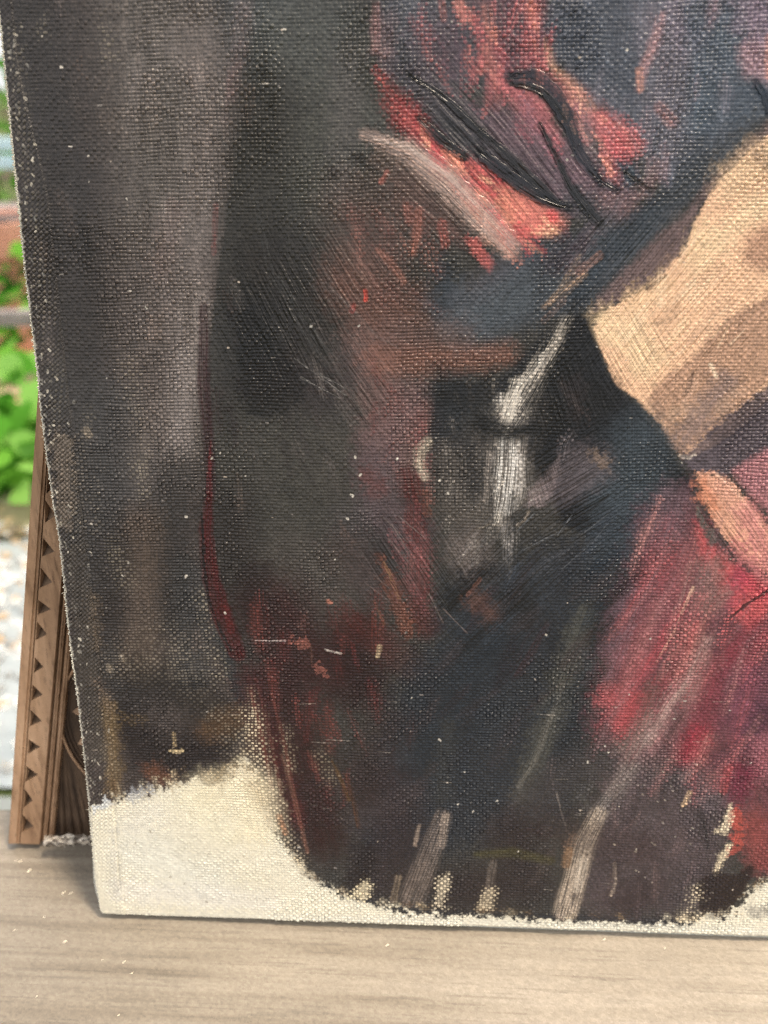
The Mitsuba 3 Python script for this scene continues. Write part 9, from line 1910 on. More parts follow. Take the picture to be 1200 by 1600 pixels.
RIDGE = np.array([[np.float64(13.39), np.float64(8.87)], [np.float64(29.61), np.float64(9.41)], [np.float64(49.22), np.float64(9.83)], [np.float64(73.08), np.float64(10.03)], [np.float64(97.08), np.float64(9.46)], [np.float64(124.53), np.float64(10.0)], [np.float64(146.32), np.float64(10.09)], [np.float64(175.32), np.float64(11.01)], [np.float64(200.77), np.float64(10.69)], [np.float64(212.08), np.float64(9.94)], [np.float64(230.35), np.float64(8.09)], [np.float64(258.98), np.float64(7.62)], [np.float64(278.76), np.float64(4.47)]])  # inner edge of the turned strip (v, u)

def hash_cell(np_, x, y, z):
    if np_ is dr: return mikit.cell_rand(x, y, z)
    M = 0xFFFFFFFF
    x, y, z = [(np.floor(v).astype(np.int64) + 1000000) & M for v in np.broadcast_arrays(x, y, z)]
    h = (x * 374761393 + y * 668265263 + z * 2147483647) & M
    h = ((h ^ (h >> 13)) * 1274126177) & M
    return ((h ^ (h >> 16)) & 0xFFFFFF) / 16777215.0
def noise2(m, x, y, z=0.0):
    i, j = m.floor(x), m.floor(y)
    t, s = x - i, y - j
    t, s = t*t*(3-2*t), s*s*(3-2*s)
    a, b = hash_cell(m, i, j, z), hash_cell(m, i+1, j, z)
    c, d = hash_cell(m, i, j+1, z), hash_cell(m, i+1, j+1, z)
    return a + (b-a)*t + (c-a)*s + (a-b-c+d)*t*s
def clip(m, x, a, b): return m.clip(x, a, b)
def sel(m, c, a, b): return dr.select(c, a, b) if m is dr else np.where(c, a, b)
def sstep(m, a, b, x):
    t = clip(m, (x - a) / (b - a), 0, 1)
    return t*t*(3-2*t)
def strip_mask(m, u, v):                        # 1 on the turned strip along the left edge, whose cloth lies on the bias
    r = 9.6 + 0.7*m.sin(v*0.021+0.4) - 5.2*sstep(m, 240.0, 285.0, v)
    return sstep(m, r + 0.25, r - 0.25, u)
def weave(m, u, v, turned):                     # height 0..1 of a plain weave
    ru, rv = u*0.766 + v*0.643, v*0.766 - u*0.643
    u, v = u + (ru - u)*turned, v + (rv - v)*turned
    U = u/PITCH_U + .22*m.sin(v*.11+1.3*m.sin(u*.05)) + .12*m.sin(v*.31+u*.17) + .07*m.sin(u*.9+v*.6)
    V = v/PITCH_V + .25*m.sin(u*.09+m.sin(v*.06)) + .12*m.sin(u*.27-v*.2) + .07*m.sin(u*.5-v*.8)
    i, j = m.floor(U), m.floor(V)
    a, b = U-i-.5, V-j-.5
    par = (i+j) - 2*m.floor((i+j)*.5)
    w = par > .5
    th = .62 + .75*noise2(m, sel(m, w, u*.12, i+.5), sel(m, w, j+.5, v*.12), 3.0)
    al, ac = sel(m, w, a, b), sel(m, w, b, a)
    q = ac / (.36+.12*th)
    h = m.sqrt(clip(m, 1-q*q, 0, 1)) * m.sqrt(clip(m, m.cos(math.pi*al*sel(m, w, .8, .98)), 0, 1))
    return h * sel(m, w, 1.0, .68) * clip(m, th, .5, 1.1) * (.72 + .42*hash_cell(m, i, j, 7.0))

TILE, U0, V0, NU, NV = 3.0, -6.0, -8.0, 118, 142
def build_tables():
    seg, sid_start, attr, hulls = [], [], [], []
    for kind, c0, c1, c2, a, soft, amp, wv, dry, streak, ang, var, freq, pts in STROKES:
        col = (c0, c1, c2); pts = np.array(pts, float).reshape(-1, 2 if kind else 3)/20
        start, acc = len(seg), 0.0
        nxt = np.roll(pts, -1, 0) if kind else pts[1:]
        for p, n in zip(pts if kind else pts[:-1], nxt):
            seg.append([p[0], p[1], n[0], n[1], 0 if kind else p[2], 0 if kind else n[2], acc]); acc += math.hypot(n[0]-p[0], n[1]-p[1])
        sid_start.append((start, len(seg)-start))
        attr.append([kind, *lin(col), a, soft, amp, wv, dry, streak, math.cos(math.radians(ang)), math.sin(math.radians(ang)), var, freq])
    seg, attr = np.array(seg), np.array(attr)
    lists = [[] for _ in range(NU*NV)]
    gx, gy = np.meshgrid(U0 + (np.arange(NU)+.5)*TILE, V0 + (np.arange(NV)+.5)*TILE)
    gx, gy = gx.ravel(), gy.ravel()
    for s, (st, n) in enumerate(sid_start):
        d, ins = np.full(NU*NV, 1e9), np.zeros(NU*NV, bool)
        for x0, y0, x1, y1, r0, r1, _ in seg[st:st+n]:
            L = math.hypot(x1-x0, y1-y0) + 1e-6; ex, ey = (x1-x0)/L, (y1-y0)/L
            t = np.clip((gx-x0)*ex + (gy-y0)*ey, 0, L)
            d = np.minimum(d, np.hypot(gx-x0-ex*t, gy-y0-ey*t) - (r0 + (r1-r0)*t/L))
            if attr[s, 0]: ins ^= ((y0 > gy) != (y1 > gy)) & (gx < (x1-x0)*(gy-y0)/(y1-y0+1e-12) + x0)
        if attr[s, 0]: d = np.where(ins, -d, d)
        margin = TILE*.72 + attr[s, 5] + attr[s, 6] + abs(attr[s, 7])*.6
        for t in np.nonzero(d < margin)[0]:
            lists[t].append((s, st, 0 if attr[s, 0] and d[t] < -margin else n))
    off = np.cumsum([0] + [len(l) for l in lists])
    flat = np.array([e for l in lists for e in l])
    return seg, attr, off, flat
SEG, ATTR, OFF, FLAT = build_tables()
F = lambda a: mi.Float(np.ascontiguousarray(a, np.float32))
Ui = lambda a: mi.UInt32(np.ascontiguousarray(a, np.uint32))
SEGS, ATTRS = [F(SEG[:, k]) for k in range(7)], [F(ATTR[:, k]) for k in range(14)]
T_OFF, T_SID, T_ST, T_N = Ui(OFF), Ui(FLAT[:, 0]), Ui(FLAT[:, 1]), Ui(FLAT[:, 2])
dr.eval(SEGS, ATTRS, T_OFF, T_SID, T_ST, T_N)

def paint_colour(p, n, uv):
    u, v = mi.Float(uv.x), mi.Float(uv.y)
    hw = weave(dr, u, v, strip_mask(dr, u, v))
    N = .6*noise2(dr, u*.7, v*.7, 1.0) + .4*noise2(dr, u*1.9, v*1.9, 2.0)
    tx = mi.UInt32(dr.clip((u-U0)/TILE, 0, NU-1)); ty = mi.UInt32(dr.clip((v-V0)/TILE, 0, NV-1))
    tile = ty*NU + tx
    i0, i1 = dr.gather(mi.UInt32, T_OFF, tile), dr.gather(mi.UInt32, T_OFF, tile+1)
    def body(i, r, g, b):
        s, st, cnt = (dr.gather(mi.UInt32, a, i) for a in (T_SID, T_ST, T_N))
        kind, cr, cg, cb, al, soft, amp, wv, dry, streak, ca, sa, var, freq = (dr.gather(mi.Float, a, s) for a in ATTRS)
        poly = kind > .5
        def seg_body(k, d, odd, perp, along):
            x0, y0, x1, y1, r0, r1, acc = (dr.gather(mi.Float, a, st + k) for a in SEGS)
            ex, ey = x1-x0, y1-y0
            L = dr.sqrt(ex*ex + ey*ey) + 1e-6
            ex, ey = ex/L, ey/L
            px, py = u-x0, v-y0
            t = dr.clip(px*ex + py*ey, 0, L)
            qx, qy = px-ex*t, py-ey*t
            dd = dr.sqrt(qx*qx + qy*qy) - (r0 + (r1-r0)*t/L)
            near = dd < d
            cross = ((y0 > v) != (y1 > v)) & (u < (x1-x0)*(v-y0)/dr.select(dr.abs(y1-y0) > 1e-9, y1-y0, 1e-9) + x0)
            return (k+1, dr.select(near, dd, d), dr.select(cross, 1-odd, odd), dr.select(near, py*ex-px*ey, perp), dr.select(near, acc+t, along))
        k, d, odd, perp, along = dr.while_loop((mi.UInt32(0), dr.select(cnt == 0, mi.Float(-50), mi.Float(1e3)), mi.Float(0), mi.Float(0), mi.Float(0)), lambda k, *_: k < cnt, seg_body)
        d = dr.select(poly & (odd > .5), -d, d)
        perp, along = dr.select(poly, v*ca-u*sa, perp), dr.select(poly, u*ca+v*sa, along)
        d = d + amp*(N-.5)*2 + wv*(.5-hw)
        z = mi.Float(s)
        nb = .6*noise2(dr, perp*3.2*freq, along*.12, z) + .4*noise2(dr, perp*7*freq, along*.25, z+31)
        a = al*sstep(dr, soft, -soft, d)
        a = a*(1-streak*(1-sstep(dr, .35, .62, nb)))*(1-dry*(1-sstep(dr, .5, .75, hw+.5*(N-.5))))
        f = dr.maximum(1 + var*1.6*(nb-.5) + var*(N-.5), .1)
        return i+1, r+(cr*f-r)*a, g+(cg*f-g)*a, b+(cb*f-b)*a
    i, r, g, b = dr.while_loop((i0, mi.Float(.022), mi.Float(.022), mi.Float(.023)), lambda i, *_: i < i1, body)
    f = (.84 + .22*hw)*(.78 + .44*noise2(dr, u*.86, v*.97, 5.0))*(.9 + .2*noise2(dr, u*3.7, v*4.1, 6.0))
    f = dr.lerp(f, .97, .72*sstep(dr, .18, .5, g))
    return mi.Color3f(r, g, b)*f

def paint_gloss(p, n, uv):
    return .30 + .16*noise2(dr, mi.Float(uv.x)*.09, mi.Float(uv.y)*.09, 8.0) + .16*noise2(dr, mi.Float(uv.x)*1.3, mi.Float(uv.y)*1.3, 9.0)
scene['oil_paint'] = {'type': 'twosided', 'bsdf': {'type': 'principled', 'base_color': mikit.proc(paint_colour), 'roughness': mikit.proc(paint_gloss), 'specular': 0.36}}

scene['thick_paint'] = {'type': 'twosided', 'bsdf': {'type': 'principled', 'base_color': mikit.proc(paint_colour), 'roughness': .3, 'specular': .45}}

# ------------------------------------------------------------------ other materials
def wood(dark, mid, light, sx, sy, sz, seed, blotch=(8., 8., 8.), pore=.5, dust=0., wavy=6.):
    dark, mid, light = lin(dark), lin(mid), lin(light)
    def fn(p, n, uv):
        w = mikit.fbm(p.x*sx*.15+seed, p.y*sy*.15, p.z*sz*.15, 3)-.5
        g = mikit.fbm(p.x*sx+w*wavy, p.y*sy+w*wavy, p.z*sz+w*wavy, 4)
        fine = mikit.noise(p.x*sx*5, p.y*sy*5+w*9, p.z*sz*5+w*9)
        b = mikit.fbm(p.x*blotch[0]+seed, p.y*blotch[1], p.z*blotch[2], 3)
        c = mikit.mix(mikit.mix(dark, mid, mikit.smoothstep(.25, .55, g*.6+b*.4)), light, mikit.smoothstep(.45, .75, g*.4+b*.6))
        return c*(1-pore*mikit.smoothstep(.62, .85, fine))*(.9+.2*mikit.noise(p.x*2600, p.y*2600, p.z*2600))*(1-dust*.16+dust*.32*mikit.noise(p.x*900+p.y*500, p.y*1500, p.z*900))
    return fn
def principled(col, rough=.6, spec=.4, bump=None, scale=1., **k):
    b = {'type': 'principled', 'base_color': mikit.proc(col) if callable(col) else {'type': 'rgb', 'value': [float(x) for x in col]}, 'roughness': rough, 'specular': spec, **k}
    if bump: b = {'type': 'bumpmap', 'arbitrary': mikit.proc(bump, 2e-4), 'scale': scale, 'bsdf': b}
    return {'type': 'twosided', 'bsdf': b}
_seat = wood((124,114,100), (143,133,118), (162,152,137), 12., 300., 300., 3.1, (9., 22., 22.), .14, 1., 1.5)
def seat_colour(p, n, uv):                    # silvered wood; sheen at the right end put in as paler colour
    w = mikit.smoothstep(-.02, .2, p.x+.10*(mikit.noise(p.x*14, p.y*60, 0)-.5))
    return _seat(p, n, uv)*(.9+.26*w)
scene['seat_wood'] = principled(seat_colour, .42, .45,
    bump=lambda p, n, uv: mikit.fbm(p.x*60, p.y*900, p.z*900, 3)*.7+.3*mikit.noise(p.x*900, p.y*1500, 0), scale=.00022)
scene['carved_wood'] = principled(wood((122,94,70), (158,126,98), (182,150,121), 420., 60., 60., 9.4, (40., 14., 14.), .25), .62, .3,
    bump=lambda p, n, uv: mikit.fbm(p.x*1100, p.y*200, p.z*200, 3), scale=.00015)
scene['carved_wood_shaded'] = principled(wood((46,35,27), (74,58,45), (104,84,66), 420., 60., 60., 4.4, (40., 14., 14.), .3), .65, .3)  # darker copy for recessed carving, its depth shade put into the colour
scene['shaded_notch_wood'] = principled(wood((74,60,48), (98,80,64), (120,100,82), 420., 60., 60., 6.1, (40., 14., 14.), .2), .75, .15)  # notch facets darker: the shade inside them is put into the colour
scene['board_wood'] = principled(lambda p, n, uv: mikit.mix(lin((150,146,132)), lin((196,196,186)), mikit.fbm(p.x*300, p.y*300, p.z*300, 3)), .8, .2)
scene['raw_thread'] = principled(lin((206,200,182)), .9, .1)
scene['crumb_white'] = principled(lin((214,204,184)), .7, .2)
scene['lint'] = principled(lambda p, n, uv: mikit.mix(lin((104,94,84)), lin((206,196,180)), mikit.smoothstep(.35, .65, mikit.fbm(p.x*700, p.y*700, p.z*700, 2))), .9, .1)

# ------------------------------------------------------------------ ground
def sheet(x0, x1, y0, y1, z, n=2):
    g = trimesh.Trimesh([(x0,y0,z),(x1,y0,z),(x1,y1,z),(x0,y1,z)], [(0,1,2),(0,2,3)], process=False)
    return g
def gcol(p, n, uv):
    b = mikit.fbm(p.x*1.3, p.y*1.3, 0, 4)
    return mikit.mix(lin((70,64,52)), lin((84,96,58)), mikit.smoothstep(.4, .6, b))*(.7+.6*mikit.fbm(p.x*30, p.y*30, 0, 3))
scene['turf_mat'] = principled(gcol, .9, .1)
scene['path_mat'] = principled(lambda p, n, uv: mikit.mix(lin((140,150,154)), lin((196,202,202)), mikit.fbm(p.x*9, p.y*9, 0, 4))*(.86+.2*mikit.fbm(p.x*90, p.y*90, 0, 2)), .85, .2)
scene['patio_mat'] = principled(lambda p, n, uv: mikit.mix(lin((120,126,124)), lin((150,156,154)), mikit.fbm(p.x*12, p.y*12, 0, 4)), .85, .2)
scene['soil_mat'] = principled(lambda p, n, uv: mikit.mix(lin((170,134,92)), lin((222,206,176)), mikit.fbm(p.x*24, p.y*24, 0, 4)), .95, .1)
for name, mesh, m in (('ground', sheet(-60, 60, -60, 60, 0), 'turf_mat'), ('patio', sheet(-3, 3, .16, .42, .004), 'patio_mat'),
                      ('path', sheet(-4, 4, .43, .97, .008), 'path_mat'), ('soil', sheet(-4, 4, 1.0, 2.2, .006), 'soil_mat')):
    put(name, mesh, m); labels[name] = {'kind': 'structure'}

# ------------------------------------------------------------------ carved chair: seat and reclined carved back
chair = thing('carved_chair', 'weathered wooden chair with chip-carved back panel, seat under the leaning painting', 'chair')
sm = bevel_box(.62, .396, .030, .0025); sm.apply_translation([.105, -.1505, SEAT-.0026-.015])
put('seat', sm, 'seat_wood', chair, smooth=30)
for x in (-.17, .38):
    for y in (-.31, -.02):
        lm = bevel_box(.04, .04, SEAT-.032, .003); lm.apply_translation([x, y, (SEAT-.032)/2-.0005])
        put('leg', lm, 'carved_wood', chair, smooth=30)
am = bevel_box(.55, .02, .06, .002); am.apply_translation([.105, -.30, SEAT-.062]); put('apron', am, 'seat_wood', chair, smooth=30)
RC = math.radians(10)
EW, PN = np.array([0, math.sin(RC), math.cos(RC)]), np.array([0, -math.cos(RC), math.sin(RC)])
PF = frame(np.array([0, .0275, SEAT]), [1, 0, 0], EW, PN, .001)      # panel frame, millimetres: s right, w up, depth towards the sitter
SH = .229                                                              # the sides of the back lean inwards by this slope
def quad(t0, t1, w0, w1): return Polygon([(t0+SH*w0, w0), (t1+SH*w0, w0), (t1+SH*w1, w1), (t0+SH*w1, w1)])
def slab(poly, d0, d1, bevel=.5):
    m = trimesh.creation.extrude_polygon(poly, d1-d0-bevel, engine='earcut'); m.apply_translation([0, 0, d0])
    c = trimesh.creation.extrude_polygon(poly.buffer(-bevel*.9, join_style=2), bevel, engine='earcut'); c.apply_translation([0, 0, d1-bevel])
    return trimesh.util.concatenate([m, c])
W1 = 248.
BASE_D, TOP_D = -9., 0.
# the field: recessed board behind the carving
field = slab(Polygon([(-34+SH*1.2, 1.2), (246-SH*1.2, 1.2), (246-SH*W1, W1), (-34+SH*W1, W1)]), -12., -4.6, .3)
back = put('back', moved(field, PF), 'carved_wood_shaded', chair)
put('rail', moved(slab(quad(-48.0, -43.6, .6, W1), -12., .9, .9), PF), 'carved_wood', back, smooth=40)
notches = [((np.float64(-7.0), np.float64(157.23)), (np.float64(-3.85), np.float64(152.66)), (np.float64(-8.64), np.float64(148.94))), ((np.float64(-9.51), np.float64(146.66)), (np.float64(-6.68), np.float64(141.06)), (np.float64(-10.9), np.float64(138.43))), ((np.float64(-12.36), np.float64(132.77)), (np.float64(-9.11), np.float64(127.8)), (np.float64(-13.91), np.float64(125.91))), ((np.float64(-15.0), np.float64(121.78)), (np.float64(-11.72), np.float64(116.18)), (np.float64(-16.6), np.float64(113.95))), ((np.float64(-17.94), np.float64(109.36)), (np.float64(-13.82), np.float64(105.66)), (np.float64(-19.03), np.float64(103.4))), ((np.float64(-19.73), np.float64(100.79)), (np.float64(-16.85), np.float64(95.71)), (np.float64(-21.49), np.float64(93.14))), ((np.float64(-22.98), np.float64(86.34)), (np.float64(-20.36), np.float64(82.2)), (np.float64(-24.4), np.float64(79.54))), ((np.float64(-25.75), np.float64(74.69)), (np.float64(-22.48), np.float64(70.35)), (np.float64(-27.35), np.float64(67.72))), ((np.float64(-28.24), np.float64(63.88)), (np.float64(-24.8), np.float64(58.98)), (np.float64(-29.75), np.float64(56.36))), ((np.float64(-31.24), np.float64(50.62)), (np.float64(-27.2), np.float64(47.25)), (np.float64(-32.58), np.float64(43.9))), ((np.float64(-34.04), np.float64(38.3)), (np.float64(-30.2), np.float64(34.37)), (np.float64(-35.86), np.float64(30.68))), ((np.float64(-36.48), np.float64(27.4)), (np.float64(-34.18), np.float64(22.18)), (np.float64(-38.63), np.float64(18.36))), ((np.float64(-39.53), np.float64(15.09)), (np.float64(-35.85), np.float64(9.41)), (np.float64(-41.31), np.float64(6.33)))]
holes = []
for tl, ap, ll in notches: holes.append(Polygon([tl, ap, ll]))
band = quad(-43.1, -35.2, .6, W1)
for h in holes: band = band.difference(h)
put('sawtooth_band', moved(slab(band, -6.0, 0., .01), PF), 'carved_wood', back)
put('band_core', moved(slab(quad(-43.55, -35.25, .6, W1), -12., -6.0, .2), PF), 'carved_wood_shaded', back)
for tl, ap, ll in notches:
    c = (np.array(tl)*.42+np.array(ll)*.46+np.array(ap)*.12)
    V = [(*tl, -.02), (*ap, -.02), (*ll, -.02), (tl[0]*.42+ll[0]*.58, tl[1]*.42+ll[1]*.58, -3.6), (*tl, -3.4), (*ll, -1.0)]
    put('notch', moved(trimesh.Trimesh(V, [(0, 4, 1), (4, 3, 1), (3, 5, 1), (5, 2, 1)], process=False), PF), 'shaded_notch_wood', back)
for t0, t1, d in ((-34.6, -33.2, -.9), (-32.6, -30.9, -1.8)):
    put('moulding', moved(slab(quad(t0, t1, .8, W1), -12., d, .6), PF), 'carved_wood', back, smooth=40)
# mirrored side, hidden behind the painting
put('rail', moved(slab(Polygon([(255, .6), (262, .6), (262-SH*W1, W1), (255-SH*W1, W1)]), -12., .9, .9), PF), 'carved_wood', back, smooth=40)
# rosette of concentric rings and pointed petals
C0 = np.array([18.2, 54.4])
for R0, w, d in ((38.2, .6, -2.6), (36.6, .5, -3.2), (35.1, .5, -3.5)):
    th = np.linspace(0, 2*math.pi, 97); ring = np.stack([C0[0]+R0*np.cos(th), C0[1]+R0*np.sin(th), th*0+d-1.2], 1)
    ring = ring[:-1]
    tm = tube(np.vstack([ring, ring[:2]]), w, 8)
    keep = None
    put('ring', moved(tm, PF), 'carved_wood_shaded' if R0 < 37 else 'carved_wood', back, smooth=True)
def petal(ang, L=26., w=5.4):
    xs = np.linspace(0, 1, 13); V, Fc = [], []
    for x in xs:
        half = w*math.sin(math.pi*x**.8)**.9
        for y, z in ((-1, -4.5), (-.45, -2.9), (0, -1.2), (.45, -2.9), (1, -4.5)):
            V.append((32.6-x*L, y*half, z if half > .05 else -2.4))
    for i in range(12):
        for k in range(4):
            a = i*5+k; Fc += [(a, a+1, a+6), (a, a+6, a+5)]
    m = trimesh.Trimesh(V, Fc, process=False); m.apply_transform(trimesh.transformations.rotation_matrix(ang, [0, 0, 1])); m.apply_translation([C0[0], C0[1], 0])
    return m
for k in range(14):
    put('petal', moved(petal(math.pi+(k+.5)*2*math.pi/14), PF), 'carved_wood', back)
put('boss', moved(trimesh.creation.icosphere(3, 6.0).apply_translation([C0[0], C0[1], -6]), PF), 'carved_wood', back, smooth=True)
# long fluted leaves below and above the rosette
t = np.linspace(0, 1, 12)[:, None]
for k in range(11):
    for top in (0, 1):
        a = np.array([-20.3+k*.55, 53-k*1.3]) if not top else np.array([-20.3+k*.55, 56+k*1.3])
        e = np.array([-27+k*3.6, 2.6]) if not top else np.array([-12+k*3.4, 106+k*.8])
        m_ = (a*.45+e*.55)+np.array([-1.0+k*.35, -3.+k*.3]) if not top else (a*.45+e*.55)+np.array([-2.2-k*.1, 3.])
        c = (1-t)**2*a+2*t*(1-t)*m_+t*t*e
        put('flute', moved(tube(np.hstack([c, np.full((12, 1), -4.9-.12*k)]), np.linspace(.45, 1.5, 12), 7), PF), 'carved_wood_shaded', back, smooth=True)

# ------------------------------------------------------------------ the painting leaning on the chair back
LE = math.radians(15)
EV, EN = np.array([0, math.sin(LE), math.cos(LE)]), np.array([0, -math.cos(LE), math.sin(LE)])
BF = frame(np.array([0, 0, SEAT]), [1, 0, 0], EV, EN, .001)            # painting frame, millimetres
painting = thing('painting', 'old unframed oil painting of a dark red-streaked figure, leaning against the carved chair back', 'painting')
BW, BH = 300., 330.
def left_u(v): return np.interp(v, LEFT[:, 0], LEFT[:, 1]) + .10*np.sin(v*3.1) + .08*np.sin(v*7.7+1)
def bottom_v(u): return np.interp(u, [0.6, 22.7, 58.3, 105.1, 151.0, 196.1, 240.4], [-0.26, -0.7, -0.25, -0.11, 0.02, 0.14, -0.0]) + .06*np.sin(u*1.7) + .05*np.sin(u*4.1)
STEP = 0.245
gu = np.concatenate([np.arange(0, 247, STEP), np.arange(247, BW, 1.5)])
gv = np.concatenate([np.arange(0, 300, STEP), np.arange(300, BH, 1.5)])
Ug, Vg = np.meshgrid(gu, gv)
LU = left_u(Vg); BV = bottom_v(Ug)
Uc = Ug + LU*(1-np.clip(Ug/18, 0, 1))
Vc = Vg + BV*(1-np.clip(Vg/18, 0, 1))
inside = ((Ug < 246) & (Vg < 299)).astype(float)
BRISTLES = [(np.float64(77.6), np.float64(211.8), 14.0, -1.12, 0.5), (np.float64(91.2), np.float64(224.3), 12.0, -0.98, 0.4), (np.float64(98.3), np.float64(193.1), 10.0, -0.93, 0.35), (np.float64(127.5), np.float64(261.3), 12.0, -0.78, 0.5), (np.float64(150.6), np.float64(252.8), 12.0, -0.87, 0.4), (np.float64(124.2), np.float64(244.8), 10.0, -0.74, 0.45), (np.float64(190.5), np.float64(214.9), 18.0, -2.2, 0.55), (np.float64(178.9), np.float64(200.5), 10.0, -0.99, 0.35), (np.float64(115.8), np.float64(136.9), 12.0, -1.0, 0.45), (np.float64(164.7), np.float64(158.1), 12.0, -2.57, 0.5), (np.float64(142.1), np.float64(133.0), 16.0, -2.3, 0.4), (np.float64(159.2), np.float64(189.3), 8.0, -1.22, 0.45), (np.float64(83.5), np.float64(67.8), 16.0, -1.41, 0.25), (np.float64(170.6), np.float64(53.2), 16.0, -1.88, 0.3), (np.float64(213.7), np.float64(148.5), 8.0, -0.89, 0.35), (np.float64(169.4), np.float64(232.4), 8.0, -2.27, 0.45)]   # where thick paint shows the brush: centre, radius, direction, strength
def cloth_height(u, v):
    h = weave(np, u, v, strip_mask(np, u, v))
    thick = (.45 + .75*sstep(np, .3, .7, noise2(np, u*.07, v*.06, 21.0)))*(.75+.5*noise2(np, u*.5, v*.45, 24.0))
    bump = .16*(noise2(np, u*.9, v*.9, 22.0)-.5)*.5 + .05*(noise2(np, u*2.4, v*2.4, 23.0)-.5)
    br = 0; fill = 0
    for cu_, cv_, r_, ang, am in BRISTLES:
        w = np.exp(-((u-cu_)**2+(v-cv_)**2)/(2*r_*r_)); ca, sa = math.cos(ang), math.sin(ang)
        pe, al = v*ca-u*sa, u*ca+v*sa
        br = br + w*am*(.6*noise2(np, pe*1.7+al*.04, al*.10, 51.0)+.4*noise2(np, pe*4.1, al*.16, 52.0)-.5); fill = fill + w*am
    h = h*(1-np.clip(fill*1.2, 0, .65))*(1-.35*sstep(np, 62.0, 30.0, v)*sstep(np, 75.0, 55.0, u)); bump = bump + br*1.5
    warp = .35*np.sin(u*.021+v*.013) + .2*np.sin(v*.045+u*.02)
    return h*0.58*thick + bump + warp*.5
Hc = cloth_height(Uc, Vc)
rim = np.minimum(Ug, Vg)                                                # rolled edges
Hc = Hc*inside + .1*(1-inside)
Hc -= .9*np.clip(1-rim/1.3, 0, 1)**2.2
Hc += .42*strip_mask(np, Uc, Vc)*(1-.0*Ug)                              # the turned strip stands proud of the picture
seam = np.interp(Vc, RIDGE[:, 0], RIDGE[:, 1])
Hc -= .62*np.exp(-((Uc-seam-.25)/.36)**2)*np.clip((62-Vc)/8, 0, 1)*np.clip((Vc-9)/4, 0, 1)
nu, nv = len(gu), len(gv)
idx = np.arange(nu*nv).reshape(nv, nu)
q = np.stack([idx[:-1, :-1], idx[:-1, 1:], idx[1:, 1:], idx[1:, :-1]], -1).reshape(-1, 4)
# split the cloth sheet: picture and turned strip are two parts that meet at the seam
cu = Uc[:-1, :-1].ravel(); cs = seam[:-1, :-1].ravel()
def submesh(mask):
    qq = q[mask]; used = np.unique(qq); remap = np.full(nu*nv, -1); remap[used] = np.arange(len(used))
    P3 = np.stack([Uc.ravel(), Vc.ravel(), Hc.ravel()], -1)[used]
    X = P3 @ BF[:3, :3].T + BF[:3, 3]
    f = remap[qq]
    return X, np.vstack([f[:, [0, 1, 2]], f[:, [0, 2, 3]]]), P3[:, :2]
# normals of the whole sheet, so that the two parts shade as one surface
dHu, dHv = np.gradient(Hc, axis=1)/np.gradient(Uc, axis=1), np.gradient(Hc, axis=0)/np.gradient(Vc, axis=0)
NR = np.stack([-dHu, -dHv, np.ones_like(Hc)], -1).reshape(-1, 3); NR /= np.linalg.norm(NR, axis=1, keepdims=True)
NR = NR @ (BF[:3, :3]*1000).T
def put_cloth(name, mask, parent):
    X, f, uv = submesh(mask)
    used = np.unique(q[mask])
    path = meshkit.write_ply((X, f), False, uv, None, normals=NR[used])
    key = key_of(parent+'__'+name)
    scene[key] = {'type': 'ply', 'filename': path, 'face_normals': False, 'bsdf': {'type': 'ref', 'id': 'oil_paint'}}
    return key
canvas = put_cloth('canvas', cu >= cs, painting)
strip = put_cloth('edge_strip', cu < cs, painting)
labels[strip] = {'label': 'dark turned strip of canvas along the left edge'}
# backing board, a little longer than the cloth at the lower left corner
bp = Polygon([(0.9, -2.4), (-.6, .2), (-1.9, 6), (-2.3, 11), (-1.7, 21), (-.1, 31.5), (.3, 60), (.4, 150), (.2, 240), (.6, 329.5), (BW-.5, 329.5), (BW-.5, -2.4), (120, -2.4)])
bm = slab(bp, -4.2, -2.5, .3)
put('backing_board', moved(bm, BF), 'board_wood', painting, smooth=35)
# frayed threads along the cut left edge
rng = random.Random(4); fr = []
v = 1.0
while v < 300:
    v += rng.uniform(.25, .55)
    u0 = float(left_u(np.array(v)))
    p0 = np.array([u0+.7, v, .18]); L = rng.uniform(.5, 1.1); a = rng.uniform(-.5, .5)
    p1 = p0+np.array([-L*.7*math.cos(a)-.2, L*.7*math.sin(a), rng.uniform(-.35, .1)])
    fr.append(tube([p0, (p0+p1)/2+[0, rng.uniform(-.1, .1), .08], p1], [.26, .24, .12], 4))
for k in range(26):
    v = rng.uniform(2, 296); u0 = float(left_u(np.array(v))); L = rng.uniform(1., 2.6); a = rng.uniform(-1, 1)
    p0 = np.array([u0+.4, v, .1]); p1 = p0+np.array([-L*math.cos(a)*.6, L*math.sin(a), rng.uniform(-.3, .6)])
    fr.append(tube([p0, (p0+p1)/2+[-.2, .1, .2], p1], [.07, .06, .03], 4))
key = put('frayed_thread', moved(trimesh.util.concatenate(fr), BF), 'raw_thread', painting, smooth=True)
labels[key] = {'label': 'pale frayed threads of the cut canvas edge', 'kind': 'stuff'}
